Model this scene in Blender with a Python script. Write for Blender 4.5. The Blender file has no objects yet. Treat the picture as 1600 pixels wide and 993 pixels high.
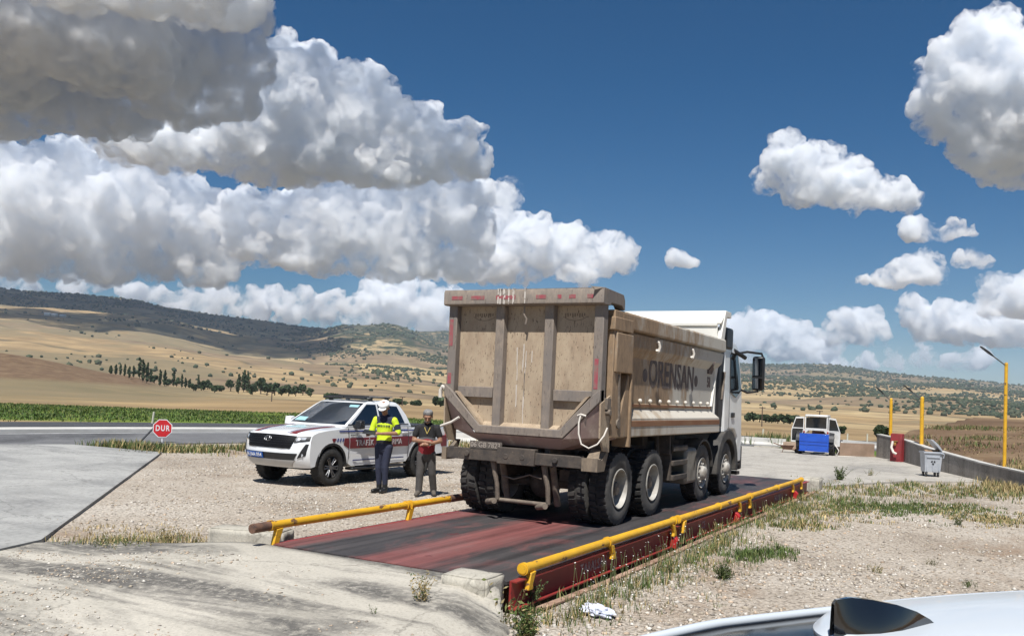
import bpy, bmesh, math, random
import numpy as np
from mathutils import Vector, Matrix, noise as mnoise
R_ = math.radians
SC = bpy.context.scene
COL = SC.collection
random.seed(7)
RNG = np.random.default_rng(7)

# ------------------------------------------------------------------ camera
CAM_H = 2.1
AX = np.array([[0.87648491, 0.02525993, -0.48076619],
               [0.47938909, 0.04604658, 0.87639364],
               [0.04427528, -0.99861987, 0.02824980]])   # world axes in camera axes (x right, y down, z forward)
cam_d = bpy.data.cameras.new('camera')
cam = bpy.data.objects.new('camera', cam_d)
COL.objects.link(cam)
m = Matrix.Identity(4)
for i in range(3):
    m[i][0] = AX[i][0]; m[i][1] = -AX[i][1]; m[i][2] = -AX[i][2]
m[2][3] = CAM_H
cam.matrix_world = m
cam_d.sensor_width = 36.0
cam_d.lens = 1389.39 / 1600 * 36.0
cam_d.shift_y = (577 - 496.5) / 1600
cam_d.clip_start = 0.05
cam_d.clip_end = 80000
SC.camera = cam

def pdir(u, v):
    d = AX @ np.array([u - 800.0, v - 577.0, 1389.39])
    return d / np.linalg.norm(d)

# ------------------------------------------------------------------ light
SUN_EL, SUN_AZ = R_(59), R_(163)           # azimuth clockwise from +Y
world = bpy.data.worlds.new('World'); SC.world = world
world.use_nodes = True
wn = world.node_tree.nodes; wl = world.node_tree.links
sky = wn.new('ShaderNodeTexSky'); sky.sky_type = 'NISHITA'; sky.sun_disc = False
sky.sun_elevation = SUN_EL; sky.sun_rotation = SUN_AZ
sky.altitude = 1100; sky.air_density = 1.0; sky.dust_density = 0.25; sky.ozone_density = 3.5
bg = wn['Background']; bg.inputs['Strength'].default_value = 0.046
hs = wn.new('ShaderNodeHueSaturation'); hs.inputs['Saturation'].default_value = 1.45; hs.inputs['Value'].default_value = 1.0
wl.new(sky.outputs[0], hs.inputs['Color']); wl.new(hs.outputs[0], bg.inputs[0])
sun_d = bpy.data.lights.new('sun', 'SUN'); sun_d.energy = 5.0; sun_d.angle = R_(0.53)
sun_d.color = (1.0, 0.978, 0.94)
sun = bpy.data.objects.new('sun', sun_d); COL.objects.link(sun)
sv = Vector((math.cos(SUN_EL) * math.sin(SUN_AZ), math.cos(SUN_EL) * math.cos(SUN_AZ), math.sin(SUN_EL)))
sun.rotation_euler = sv.to_track_quat('Z', 'Y').to_euler()
sun.location = (0, 0, 60)
SC.view_settings.view_transform = 'Standard'
SC.view_settings.look = 'None'
SC.view_settings.exposure = 0.42
SC.view_settings.gamma = 1.0
SC.view_settings.use_curve_mapping = False
SC.render.engine = 'CYCLES'
SC.cycles.max_bounces = 12
SC.cycles.diffuse_bounces = 3
SC.cycles.glossy_bounces = 3
SC.cycles.transmission_bounces = 6
SC.cycles.transparent_max_bounces = 24
SC.cycles.volume_bounces = 12
SC.cycles.use_denoising = True
SC.cycles.sample_clamp_indirect = 6

# ------------------------------------------------------------------ materials
MATS = {}
def new_mat(name):
    mt = bpy.data.materials.new(name); mt.use_nodes = True
    nt = mt.node_tree
    return mt, nt, nt.nodes, nt.links, nt.nodes['Principled BSDF']

def ramp(nt, pts, interp='LINEAR'):
    r = nt.nodes.new('ShaderNodeValToRGB'); cr = r.color_ramp; cr.interpolation = interp
    while len(cr.elements) < len(pts): cr.elements.new(0.5)
    for e, (p, c) in zip(cr.elements, pts):
        e.position = p; e.color = (*c, 1) if len(c) == 3 else c
    return r

def noise_node(nt, scale, detail=6, rough=0.55, vec=None, dist=0.0):
    n = nt.nodes.new('ShaderNodeTexNoise'); n.inputs['Scale'].default_value = scale
    n.inputs['Detail'].default_value = detail; n.inputs['Roughness'].default_value = rough
    n.inputs['Distortion'].default_value = dist
    if vec is not None: nt.links.new(vec, n.inputs['Vector'])
    return n

def coords(nt, kind='Object', scale=None, rot=None):
    tc = nt.nodes.new('ShaderNodeTexCoord')
    out = tc.outputs[kind]
    if scale or rot:
        mp = nt.nodes.new('ShaderNodeMapping')
        if scale: mp.inputs['Scale'].default_value = scale
        if rot: mp.inputs['Rotation'].default_value = rot
        nt.links.new(out, mp.inputs['Vector']); out = mp.outputs[0]
    return out

def mixc(nt, fac, a, b, mode='MIX'):
    mx = nt.nodes.new('ShaderNodeMix'); mx.data_type = 'RGBA'; mx.blend_type = mode
    for sock, v in ((mx.inputs[0], fac), (mx.inputs[6], a), (mx.inputs[7], b)):
        if isinstance(v, (int, float)): sock.default_value = v
        elif isinstance(v, tuple): sock.default_value = (*v, 1) if len(v) == 3 else v
        else: nt.links.new(v, sock)
    return mx.outputs[2]

def math_node(nt, op, a, b=None, clamp=False):
    n = nt.nodes.new('ShaderNodeMath'); n.operation = op; n.use_clamp = clamp
    for s, v in ((n.inputs[0], a), (n.inputs[1], b)):
        if v is None: continue
        if isinstance(v, (int, float)): s.default_value = v
        else: nt.links.new(v, s)
    return n.outputs[0]

def bump(nt, bsdf, height, strength=0.3, dist=0.02):
    b = nt.nodes.new('ShaderNodeBump'); b.inputs['Strength'].default_value = strength
    b.inputs['Distance'].default_value = dist
    nt.links.new(height, b.inputs['Height']); nt.links.new(b.outputs[0], bsdf.inputs['Normal'])

def mat(name, c, rough=0.6, metal=0.0, c2=None, scale=3.0, thr=(0.4, 0.65), spots=None, spot_scale=25, spot_thr=(0.6, 0.7),
        bmp=0.0, bscale=40, vec_scale=None, coat=0.0, spec=None):
    """painted / weathered surface: base colour, broad patches of a second colour, small spots of a third"""
    if name in MATS: return MATS[name]
    mt, nt, nd, lk, b = new_mat(name)
    vec = coords(nt, 'Object', vec_scale)
    col = None
    n1 = noise_node(nt, scale, 8, 0.62, vec)
    if c2 is None: c2 = tuple(x * 0.86 for x in c)
    r1 = ramp(nt, [(thr[0], c), (thr[1], c2)]); lk.new(n1.outputs['Fac'], r1.inputs[0]); col = r1.outputs[0]
    if spots:
        n2 = noise_node(nt, spot_scale, 6, 0.65, vec)
        r2 = ramp(nt, [(spot_thr[0], (0, 0, 0)), (spot_thr[1], (1, 1, 1))]); lk.new(n2.outputs['Fac'], r2.inputs[0])
        col = mixc(nt, r2.outputs[0], col, spots)
    lk.new(col, b.inputs['Base Color'])
    b.inputs['Roughness'].default_value = rough; b.inputs['Metallic'].default_value = metal
    if coat: b.inputs['Coat Weight'].default_value = coat; b.inputs['Coat Roughness'].default_value = 0.04
    if spec is not None: b.inputs['Specular IOR Level'].default_value = spec
    if bmp:
        n3 = noise_node(nt, bscale, 6, 0.6, vec); bump(nt, b, n3.outputs['Fac'], bmp, 0.02)
    MATS[name] = mt
    return mt

# ------------------------------------------------------------------ mesh helpers
class MB:
    def __init__(s): s.v = []; s.f = []; s.mi = []; s.cuts = []
    def add(s, vs, fs, mi=0, M=None):
        o = len(s.v); s.cuts.append((o, len(s.f)))
        for p in vs:
            p = Vector(p)
            s.v.append(tuple(M @ p) if M is not None else tuple(p))
        for f in fs: s.f.append(tuple(i + o for i in f)); s.mi.append(mi)
        return s
    def box(s, x0, x1, y0, y1, z0, z1, mi=0, M=None):
        v = [(x0, y0, z0), (x1, y0, z0), (x1, y1, z0), (x0, y1, z0), (x0, y0, z1), (x1, y0, z1), (x1, y1, z1), (x0, y1, z1)]
        return s.add(v, [(0, 3, 2, 1), (4, 5, 6, 7), (0, 1, 5, 4), (1, 2, 6, 5), (2, 3, 7, 6), (3, 0, 4, 7)], mi, M)
    def cyl(s, p0, p1, r0, r1=None, n=12, mi=0, caps=True):
        p0, p1 = Vector(p0), Vector(p1); r1 = r0 if r1 is None else r1
        d = (p1 - p0)
        if d.length < 1e-9: return s
        q = d.to_track_quat('Z', 'Y').to_matrix()
        a, b = q.col[0], q.col[1]
        vs = []
        for p, r in ((p0, r0), (p1, r1)):
            for k in range(n):
                t = 2 * math.pi * k / n
                vs.append(p + a * (r * math.cos(t)) + b * (r * math.sin(t)))
        fs = [(k, (k + 1) % n, n + (k + 1) % n, n + k) for k in range(n)]
        if caps: fs += [tuple(range(n - 1, -1, -1)), tuple(range(n, 2 * n))]
        return s.add(vs, fs, mi)
    def tube(s, pts, r, n=8, mi=0):
        pts = [Vector(p) for p in pts]
        rs = r if isinstance(r, (list, tuple)) else [r] * len(pts)
        rings = []; up = None
        for i, p in enumerate(pts):
            d = (pts[min(i + 1, len(pts) - 1)] - pts[max(i - 1, 0)])
            d = d.normalized() if d.length > 0 else Vector((0, 0, 1))
            if up is None:
                up = Vector((0, 0, 1)) if abs(d.z) < 0.9 else Vector((1, 0, 0))
            a = d.cross(up)
            if a.length < 1e-6: a = d.orthogonal()
            a.normalize(); b = a.cross(d).normalized(); up = b
            rings.append([p + a * (rs[i] * math.cos(2 * math.pi * k / n)) + b * (rs[i] * math.sin(2 * math.pi * k / n)) for k in range(n)])
        vs = [v for r_ in rings for v in r_]; fs = []
        for i in range(len(rings) - 1):
            for k in range(n):
                fs.append((i * n + k, i * n + (k + 1) % n, (i + 1) * n + (k + 1) % n, (i + 1) * n + k))
        fs += [tuple(range(n - 1, -1, -1)), tuple(range((len(rings) - 1) * n, len(rings) * n))]
        return s.add(vs, fs, mi)
    def lathe(s, prof, c=(0, 0, 0), axis='X', n=32, mi=0, close=False):
        """prof: list of (radius, along)"""
        vs = []
        for r, h in prof:
            for k in range(n):
                t = 2 * math.pi * k / n; a, b = r * math.cos(t), r * math.sin(t)
                p = {'X': (h, a, b), 'Y': (b, h, a), 'Z': (a, b, h)}[axis]
                vs.append((p[0] + c[0], p[1] + c[1], p[2] + c[2]))
        fs = []; m_ = len(prof)
        for i in range(m_ if close else m_ - 1):
            j = (i + 1) % m_
            for k in range(n):
                fs.append((i * n + k, i * n + (k + 1) % n, j * n + (k + 1) % n, j * n + k))
        return s.add(vs, fs, mi)
    def prism(s, poly, axis, a, b, mi=0, M=None):
        """poly: 2-D outline; extruded along axis from a to b"""
        def P(p, h): return {'X': (h, p[0], p[1]), 'Y': (p[0], h, p[1]), 'Z': (p[0], p[1], h)}[axis]
        n = len(poly)
        vs = [P(p, a) for p in poly] + [P(p, b) for p in poly]
        fs = [(k, (k + 1) % n, n + (k + 1) % n, n + k) for k in range(n)] + [tuple(range(n - 1, -1, -1)), tuple(range(n, 2 * n))]
        return s.add(vs, fs, mi, M)
    def sphere(s, c, r, n=12, m_=8, mi=0, sc=(1, 1, 1)):
        vs = []; fs = []
        for i in range(m_ + 1):
            t = math.pi * i / m_
            for k in range(n):
                p = 2 * math.pi * k / n
                vs.append((c[0] + r * sc[0] * math.sin(t) * math.cos(p), c[1] + r * sc[1] * math.sin(t) * math.sin(p), c[2] + r * sc[2] * math.cos(t)))
        for i in range(m_):
            for k in range(n):
                fs.append((i * n + k, (i + 1) * n + k, (i + 1) * n + (k + 1) % n, i * n + (k + 1) % n))
        return s.add(vs, fs, mi)
    def pieces(s, how):
        """split into one MB per added shape ('each') or per side of x = 0 ('side')"""
        ends = s.cuts[1:] + [(len(s.v), len(s.f))]; out = {}
        for k, ((v0, f0), (v1, f1)) in enumerate(zip(s.cuts, ends)):
            key = k if how == 'each' else (sum(p[0] for p in s.v[v0:v1]) > 0)
            q = out.setdefault(key, MB()); o = len(q.v); q.cuts.append((o, len(q.f)))
            q.v += s.v[v0:v1]; q.f += [tuple(i - v0 + o for i in f) for f in s.f[f0:f1]]; q.mi += s.mi[f0:f1]
        return list(out.values())
    def build(s, name, mats, parent=None, bevel=0.0, smooth=None, sub=0, weld=True, split=None):
        if split:
            return [q.build(name, mats, parent, bevel, smooth, sub, weld) for q in s.pieces(split)][0]
        me = bpy.data.meshes.new(name)
        me.from_pydata(s.v, [], s.f)
        if not isinstance(mats, (list, tuple)): mats = [mats]
        for mm in mats: me.materials.append(mm)
        me.polygons.foreach_set('material_index', s.mi)
        bm = bmesh.new(); bm.from_mesh(me)
        if weld: bmesh.ops.remove_doubles(bm, verts=bm.verts, dist=1e-5)
        bmesh.ops.recalc_face_normals(bm, faces=bm.faces)
        bm.to_mesh(me); bm.free()
        o = bpy.data.objects.new(name, me); COL.objects.link(o)
        if parent is not None: o.parent = parent
        if bevel:
            b = o.modifiers.new('bevel', 'BEVEL'); b.width = bevel; b.segments = 2; b.limit_method = 'ANGLE'; b.angle_limit = R_(40)
            b.harden_normals = False
        if sub:
            ss = o.modifiers.new('sub', 'SUBSURF'); ss.levels = sub; ss.render_levels = sub
        if smooth is None: smooth = bool(bevel or sub)
        if smooth:
            me.polygons.foreach_set('use_smooth', [True] * len(me.polygons))
            if not sub:
                try: me.set_sharp_from_angle(angle=R_(38))
                except Exception: pass
        me.update()
        return o

def np_mesh(name, V, F, mats, parent=None, smooth=True, mi=None):
    """V (n,3), F (m,k) arrays"""
    V = np.asarray(V, np.float32); F = np.asarray(F, np.int32); k = F.shape[1]
    me = bpy.data.meshes.new(name)
    me.vertices.add(len(V)); me.vertices.foreach_set('co', V.ravel())
    me.loops.add(F.size); me.loops.foreach_set('vertex_index', F.ravel())
    me.polygons.add(len(F)); me.polygons.foreach_set('loop_start', np.arange(0, F.size, k, dtype=np.int32))
    if not isinstance(mats, (list, tuple)): mats = [mats]
    for mm in mats: me.materials.append(mm)
    if mi is not None: me.polygons.foreach_set('material_index', np.asarray(mi, np.int32))
    me.update(calc_edges=True); me.validate()
    if smooth: me.polygons.foreach_set('use_smooth', np.ones(len(me.polygons), bool))
    o = bpy.data.objects.new(name, me); COL.objects.link(o)
    if parent is not None: o.parent = parent
    return o

def thing(name, label, cat, loc=(0, 0, 0), rz=0.0, group=None):
    o = bpy.data.objects.new(name, None); COL.objects.link(o)
    o.location = loc; o.rotation_euler = (0, 0, rz); o.empty_display_size = 0.2
    return tag(o, label, cat, group)
def tag(o, label, cat, group=None, kind=None):
    o['label'] = label; o['category'] = cat
    if group: o['group'] = group
    if kind: o['kind'] = kind
    return o
def struct(o):
    o['kind'] = 'structure'; return o
def copy_tree(o, parent=None):
    c = o.copy(); COL.objects.link(c)
    if parent is not None: c.parent = parent
    for ch in list(o.children): copy_tree(ch, c)
    return c

def text_mesh(s, size, depth=0.004, bold=0.0, spacing=1.0, align='CENTER', sx=1.0):
    """lettering as (verts, faces) lying in the XZ plane, facing -Y, centred"""
    cu = bpy.data.curves.new('lettering', 'FONT'); cu.body = s; cu.size = size; cu.extrude = depth; cu.offset = bold
    cu.space_character = spacing; cu.align_x = align; cu.align_y = 'CENTER'; cu.resolution_u = 3
    o = bpy.data.objects.new('lettering', cu); COL.objects.link(o)
    dg = bpy.context.evaluated_depsgraph_get(); dg.update()
    me = bpy.data.meshes.new_from_object(o.evaluated_get(dg))
    vs = [Vector((v.co.x * sx, -v.co.z, v.co.y)) for v in me.vertices]; fs = [tuple(p.vertices) for p in me.polygons]
    bpy.data.objects.remove(o); bpy.data.curves.remove(cu); bpy.data.meshes.remove(me)
    return vs, fs

def fbm(P, octv=5, lac=2.0, gain=0.5):
    """value noise on (n,2) or (n,3) numpy points, in about -1..1"""
    P = np.asarray(P, float); d = P.shape[1]; out = np.zeros(len(P)); amp = 1.0; tot = 0
    for o in range(octv):
        Q = P * lac ** o + 17.3 * o; I = np.floor(Q).astype(np.int64); Fr = Q - I; Fr = Fr * Fr * (3 - 2 * Fr)
        acc = np.zeros(len(P))
        for c in range(2 ** d):
            bits = [(c >> k) & 1 for k in range(d)]
            h = np.zeros(len(P), np.int64); w = np.ones(len(P))
            for k in range(d):
                h = h * 1000003 + (I[:, k] + bits[k]) * [73856093, 19349663, 83492791][k]
                w = w * (Fr[:, k] if bits[k] else 1 - Fr[:, k])
            h = (h ^ (h >> 13)) * 1274126177; h = h ^ (h >> 16)
            acc += w * ((h & 0xFFFF) / 32767.5 - 1)
        out += amp * acc; tot += amp; amp *= gain
    return out / tot
# ------------------------------------------------------------------ terrain
def gl(a0, a1, first, growth):
    out = [a0]; st = first
    while out[-1] < a1:
        out.append(out[-1] + st); st = max(first, (abs(out[-1])) * growth)
    return out
PX0, PX1, PY0, PY1 = -7.72, -3.9, 7.62, 23.7          # the weighbridge pit
xs = sorted(set([-v for v in gl(12, 9000, 0.45, 0.0135)] + gl(4, 9000, 0.6, 0.055) + list(np.arange(-11.6, 4, 0.4)) + [PX0, PX0 + .02, PX1, PX1 - .02]))
ys = sorted(set(gl(26, 9000, 0.45, 0.0135) + [-v for v in gl(2, 9000, 0.8, 0.07)] + list(np.arange(-1.6, 26, 0.4)) + [PY0, PY0 + .02, PY1, PY1 - .02]))
xs = np.array(xs); ys = np.array(ys)
GX, GY = np.meshgrid(xs, ys)
NX, NY = len(xs), len(ys)
P = np.stack([GX.ravel(), GY.ravel()], 1)
D = np.hypot(P[:, 0], P[:, 1]); AZ = np.degrees(np.arctan2(P[:, 0], P[:, 1]))
# ridge profiles, bearing by bearing: elevation above eye level in thousandths at a given distance
dist_k = np.array([46, 85, 150, 260, 400, 620, 900, 1500, 2100, 2800, 3500, 4600, 7000])
prof = {  # bearing : tan(elevation)*1000
    -75: [-46, -25, -20, -14, 14, 2, 12, 38, 56, 78, 96, 90, 60],
    -60: [-46, -33, -24, -15, 19, 4, 16, 43, 60, 80, 94, 88, 60],
    -58: [-46, -33, -24, -14, 17, 4, 17, 43, 58, 77, 91, 85, 60],
    -52: [-46, -33, -25, -17, 2, -2, 14, 38, 55, 76, 90, 84, 60],
    -50: [-46, -33, -25, -18, -8, -3, 13, 36, 54, 72, 85, 80, 55],
    -46: [-46, -31, -22, -18, -12, -4, 9, 27, 45, 64, 79, 74, 50],
    -42: [-46, -27, -20, -17, -12, -4, 8, 25, 42, 60, 73, 70, 45],
    -39.5: [-46, -26, -20, -16, -12, -4, 9, 28, 50, 73, 72, 66, 42],
    -36.5: [-46, -26, -20, -17, -12, -4, 12, 29, 52, 70, 66, 60, 40],
    -33: [-46, -26, -20, -17, -12, -5, 10, 26, 40, 48, 68, 60, 40],
    -27: [-46, -27, -21, -17, -12, -5, 8, 22, 30, 42, 58, 56, 40],
    -20: [-46, -28, -22, -17, -12, -5, 6, 18, 26, 38, 50, 50, 38],
    -14: [-46, -30, -22, -16, -10, -4, 5, 16, 27, 34, 44, 43, 33],
    -9: [-46, -30, -23, -17, -11, -5, 4, 14, 25, 35, 45, 42, 33],
    -5: [-46, -30, -23, -18, -13, -6, 1, 11, 20, 30, 37, 36, 28],
    1: [-46, -30, -24, -19, -14, -8, -2, 8, 14, 23, 29, 30, 24],
    12: [-46, -30, -24, -19, -14, -9, -4, 5, 10, 18, 24, 24, 20]}
az_k = np.array(sorted(prof)); TAB = np.array([prof[a] for a in az_k], float) / 1000
def terrain_z(P):
    P = np.asarray(P, float); D = np.hypot(P[:, 0], P[:, 1]); AZ = np.degrees(np.arctan2(P[:, 0], P[:, 1]))
    a = np.clip(AZ, az_k[0], az_k[-1])
    ia = np.clip(np.searchsorted(az_k, a) - 1, 0, len(az_k) - 2); fa = (a - az_k[ia]) / (az_k[ia + 1] - az_k[ia]); fa = fa * fa * (3 - 2 * fa) * .5 + fa * .5
    ld = np.log(np.clip(D, 46, 6999)); lk_ = np.log(dist_k)
    idd = np.clip(np.searchsorted(lk_, ld) - 1, 0, len(lk_) - 2); fd = (ld - lk_[idd]) / (lk_[idd + 1] - lk_[idd]); fd = fd * fd * (3 - 2 * fd) * .4 + fd * .6
    T = (TAB[ia, idd] * (1 - fd) + TAB[ia, idd + 1] * fd) * (1 - fa) + (TAB[ia + 1, idd] * (1 - fd) + TAB[ia + 1, idd + 1] * fd) * fa
    z = CAM_H + T * np.clip(D, 46, 7000)
    w = np.clip((D - 46) / 60, 0, 1); z = z * w + 0.0 * (1 - w) * (z * 0)
    far = np.clip((D - 250) / 900, 0, 1)
    z += far * 24 * fbm(P / 380, 5) * np.clip(D / 1500, 0.3, 1.3) * np.clip(1.9 - D / 2400, .45, 1)
    z += np.clip((D - 120) / 300, 0, 1) * 1.6 * fbm(P / 60 + 5, 4)
    back = np.clip((np.abs(AZ + 30) - 55) / 40, 0, 1)     # behind the camera the plain goes on
    return z * (1 - back) + back * w * 6 * fbm(P / 800, 4)
TAB[az_k <= -39, 9:] -= .009; TAB[az_k <= -39, 7:9] -= .003
Z = np.zeros(len(P))
mfar = D > 40
Z[mfar] = terrain_z(P[mfar])
near = D < 70
Z[near] += 0.02 * fbm(P[near] / 1.3, 4)
# higher red ground held back by the retaining wall on the right
WALL = [(-4.72, 42.6), (-3.35, 40.0), (-2.4, 36.9), (-0.5, 32.0), (1.0, 28.2), (2.6, 24.2), (4.6, 19.2)]
def seg_side(P):
    best = np.full(len(P), 1e9); side = np.zeros(len(P))
    for (x0, y0), (x1, y1) in zip(WALL[:-1], WALL[1:]):
        d = np.array([x1 - x0, y1 - y0]); L = np.hypot(*d); d = d / L
        r = P - [x0, y0]; t = np.clip(r @ d, 0, L); q = r - t[:, None] * d
        dd = np.hypot(q[:, 0], q[:, 1]); sd = d[0] * r[:, 1] - d[1] * r[:, 0]
        b = dd < best; best[b] = dd[b]; side[b] = sd[b]
    return best, side
bd, sd = seg_side(P)
hw = np.interp(P[:, 1], [19, 24, 28, 32, 36, 42], [0.05, 0.12, 0.36, 0.56, 0.72, 0.92])
RAISE = (sd > 0.12) & (bd > .55) & (bd < 60) & (P[:, 1] > 15) & (P[:, 0] > -4.9 + (P[:, 1] - 42) * 0.1)
mound = np.where(RAISE, hw * 0.93 + np.clip(bd, 0, 30) * 0.035, 0) * np.clip((60 - bd) / 25, 0, 1)
Z = np.where(RAISE, np.maximum(Z, mound + 0.04 * fbm(P / 2.5, 3)), Z)
pit = (P[:, 0] > PX0 + .01) & (P[:, 0] < PX1 - .01) & (P[:, 1] > PY0 + .01) & (P[:, 1] < PY1 - .01)
Z[pit] = -0.55
idx = np.arange(NX * NY).reshape(NY, NX)
F = np.stack([idx[:-1, :-1].ravel(), idx[:-1, 1:].ravel(), idx[1:, 1:].ravel(), idx[1:, :-1].ravel()], 1)

# land cover per vertex: R forest, G green crop, B bare brown/red soil, A site gravel
forest = np.zeros(len(P)); green = np.zeros(len(P)); soil = np.zeros(len(P)); site = np.zeros(len(P))
elev = (Z - CAM_H) / np.maximum(D, 1) * 1000
wob = fbm(P / 500 + 3, 4)
ridge = np.interp(AZ, [-75, -58, -50, -45, -41.5, -39.5, -36, -33, -27, -14, -9, -5, 1, 12], [84, 80, 76, 72, 52, 36, 34, 36, 40, 28, 30, 25, 18, 12])
forest = np.clip((elev + wob * 10 - ridge) / 16, 0, 1) * (D > 900)
green = np.clip((D - 44) / 2, 0, 1) * np.clip((np.interp(AZ, [-75, -58, -45, -30, -14, -9, -2, 3], [84, 80, 72, 66, 62, 58, 52, 46]) + 4 * fbm(P / 14, 3) - D) / 3, 0, 1) * (AZ < 0)
soil = np.clip((elev - np.interp(AZ, [-60, -56, -51, -48], [-8, -8, -10, 5]) ) / 4, 0, 1) * (D > 255) * (D < 520) * (AZ < -47)
soil = np.maximum(soil, RAISE * 1.0)
soil = np.maximum(soil, 0.85 * np.clip((47 + 3 * fbm(P / 6, 3) - D) / 3, 0, 1) * (AZ < -38) * (AZ > -47) * (D > 38))
site = np.clip((42 + 3 * fbm(P / 5 + 9, 3) - D) / 5, 0, 1) * (1 - RAISE)

mt, nt, nd, lk, b = new_mat('ground_cover')
att = nd.new('ShaderNodeAttribute'); att.attribute_name = 'cover'
sep = nd.new('ShaderNodeSeparateColor'); lk.new(att.outputs['Color'], sep.inputs[0])
pos = coords(nt, 'Object')
def fields(sc, rot, stretch):
    mp = nd.new('ShaderNodeMapping'); mp.inputs['Rotation'].default_value = (0, 0, rot); mp.inputs['Scale'].default_value = (sc, sc * stretch, 0)
    nn = noise_node(nt, 0.004, 3, 0.5, pos)
    va = nd.new('ShaderNodeVectorMath'); va.operation = 'MULTIPLY_ADD'; va.inputs[1].default_value = (160, 160, 0)
    lk.new(nn.outputs['Color'], va.inputs[0]); lk.new(pos, va.inputs[2]); lk.new(va.outputs[0], mp.inputs['Vector'])
    vo = nd.new('ShaderNodeTexVoronoi'); vo.inputs['Scale'].default_value = 1.0; vo.inputs['Randomness'].default_value = 0.85
    lk.new(mp.outputs[0], vo.inputs['Vector'])
    ve = nd.new('ShaderNodeTexVoronoi'); ve.feature = 'DISTANCE_TO_EDGE'; ve.inputs['Scale'].default_value = 1.0; ve.inputs['Randomness'].default_value = 0.85
    lk.new(mp.outputs[0], ve.inputs['Vector'])
    return vo, ve
vo, ve = fields(0.0030, 0.62, 1.7)
fcol = ramp(nt, [(0.0, (.40, .275, .13)), (.22, (.34, .235, .115)), (.38, (.26, .185, .105)), (.52, (.43, .315, .16)), (.74, (.185, .14, .09)), (.83, (.37, .26, .13)), (1, (.29, .20, .11))], 'CONSTANT')
sx_ = nd.new('ShaderNodeSeparateColor'); lk.new(vo.outputs['Color'], sx_.inputs[0]); lk.new(sx_.outputs[0], fcol.inputs[0])
nA = noise_node(nt, 0.02, 8, 0.6, pos); nB = noise_node(nt, 0.25, 6, 0.6, pos); nC = noise_node(nt, 3.0, 6, 0.6, pos)
mA = ramp(nt, [(.3, (.62, .6, .6)), (.7, (1.25, 1.25, 1.22))]); lk.new(nA.outputs['Fac'], mA.inputs[0])
c = mixc(nt, 1.0, fcol.outputs[0], mA.outputs[0], 'MULTIPLY')
edge = ramp(nt, [(0.0, (1, 1, 1)), (0.035, (0, 0, 0))]); lk.new(ve.outputs['Distance'], edge.inputs[0])
c = mixc(nt, math_node(nt, 'MULTIPLY', edge.outputs[0], 0.7), c, (.10, .088, .05))
# furrow lines that follow the slope
wv = nd.new('ShaderNodeTexWave'); wv.inputs['Scale'].default_value = 0.006; wv.inputs['Distortion'].default_value = 9; wv.inputs['Detail'].default_value = 4; wv.inputs['Detail Scale'].default_value = 0.4
mpw = nd.new('ShaderNodeMapping'); mpw.inputs['Rotation'].default_value = (0, 0, 0.9); lk.new(pos, mpw.inputs['Vector']); lk.new(mpw.outputs[0], wv.inputs['Vector'])
rw = ramp(nt, [(.0, (.86, .85, .84)), (.35, (1, 1, 1)), (.8, (1.05, 1.04, 1.02))]); lk.new(wv.outputs['Fac'], rw.inputs[0])
c = mixc(nt, 1.0, c, rw.outputs[0], 'MULTIPLY')
c = mixc(nt, 1.0, c, (.86, .885, .96), 'MULTIPLY')
# uncultivated grey-green pasture between the fields, higher up
nP = noise_node(nt, 0.0035, 7, 0.62, pos)
rP = ramp(nt, [(.52, (0, 0, 0)), (.58, (1, 1, 1))]); lk.new(nP.outputs['Fac'], rP.inputs[0])
past = ramp(nt, [(.3, (.23, .175, .10)), (.7, (.15, .125, .072))]); lk.new(nA.outputs['Fac'], past.inputs[0])
c = mixc(nt, rP.outputs[0], c, past.outputs[0])
# scrub forest
nF = noise_node(nt, 0.026, 9, 0.75, pos)
fth = math_node(nt, 'ADD', math_node(nt, 'MULTIPLY', sep.outputs[0], 0.22), math_node(nt, 'SUBTRACT', nF.outputs['Fac'], 0.66))
rF = ramp(nt, [(.0, (0, 0, 0)), (.05, (1, 1, 1))]); lk.new(fth, rF.inputs[0])
fc = ramp(nt, [(.35, (.022, .032, .018)), (.65, (.05, .058, .032))]); lk.new(nB.outputs['Fac'], fc.inputs[0])
c = mixc(nt, rF.outputs[0], c, fc.outputs[0])
# green crop
gc = ramp(nt, [(.3, (.045, .085, .018)), (.5, (.085, .14, .025)), (.62, (.15, .19, .03)), (.75, (.06, .10, .025))]); 
nG = noise_node(nt, 0.12, 8, 0.7, pos); lk.new(nG.outputs['Fac'], gc.inputs[0])
c = mixc(nt, sep.outputs[1], c, gc.outputs[0])
# bare soil
so = ramp(nt, [(.3, (.085, .054, .033)), (.5, (.145, .093, .055)), (.72, (.25, .18, .105))]); nS = noise_node(nt, 0.22, 10, 0.75, pos); lk.new(nS.outputs['Fac'], so.inputs[0])
c = mixc(nt, sep.outputs[2], c, so.outputs[0])
# gravel of the site
nH = noise_node(nt, 0.35, 8, 0.62, pos); nI = noise_node(nt, 22.0, 5, 0.7, pos)
gv = ramp(nt, [(.28, (.28, .232, .185)), (.48, (.42, .365, .30)), (.68, (.49, .44, .375))]); lk.new(nH.outputs['Fac'], gv.inputs[0])
gm = ramp(nt, [(.28, (.45, .44, .43)), (.5, (1, 1, 1)), (.72, (1.3, 1.28, 1.25))]); lk.new(nI.outputs['Fac'], gm.inputs[0])
gcol = mixc(nt, 1.0, gv.outputs[0], gm.outputs[0], 'MULTIPLY')
vg = nd.new('ShaderNodeTexVoronoi'); vg.inputs['Scale'].default_value = 26; lk.new(pos, vg.inputs['Vector'])
vr = ramp(nt, [(.0, (1.18, 1.18, 1.18)), (.55, (.95, .95, .95)), (.9, (.5, .48, .46))]); lk.new(vg.outputs['Distance'], vr.inputs[0])
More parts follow.
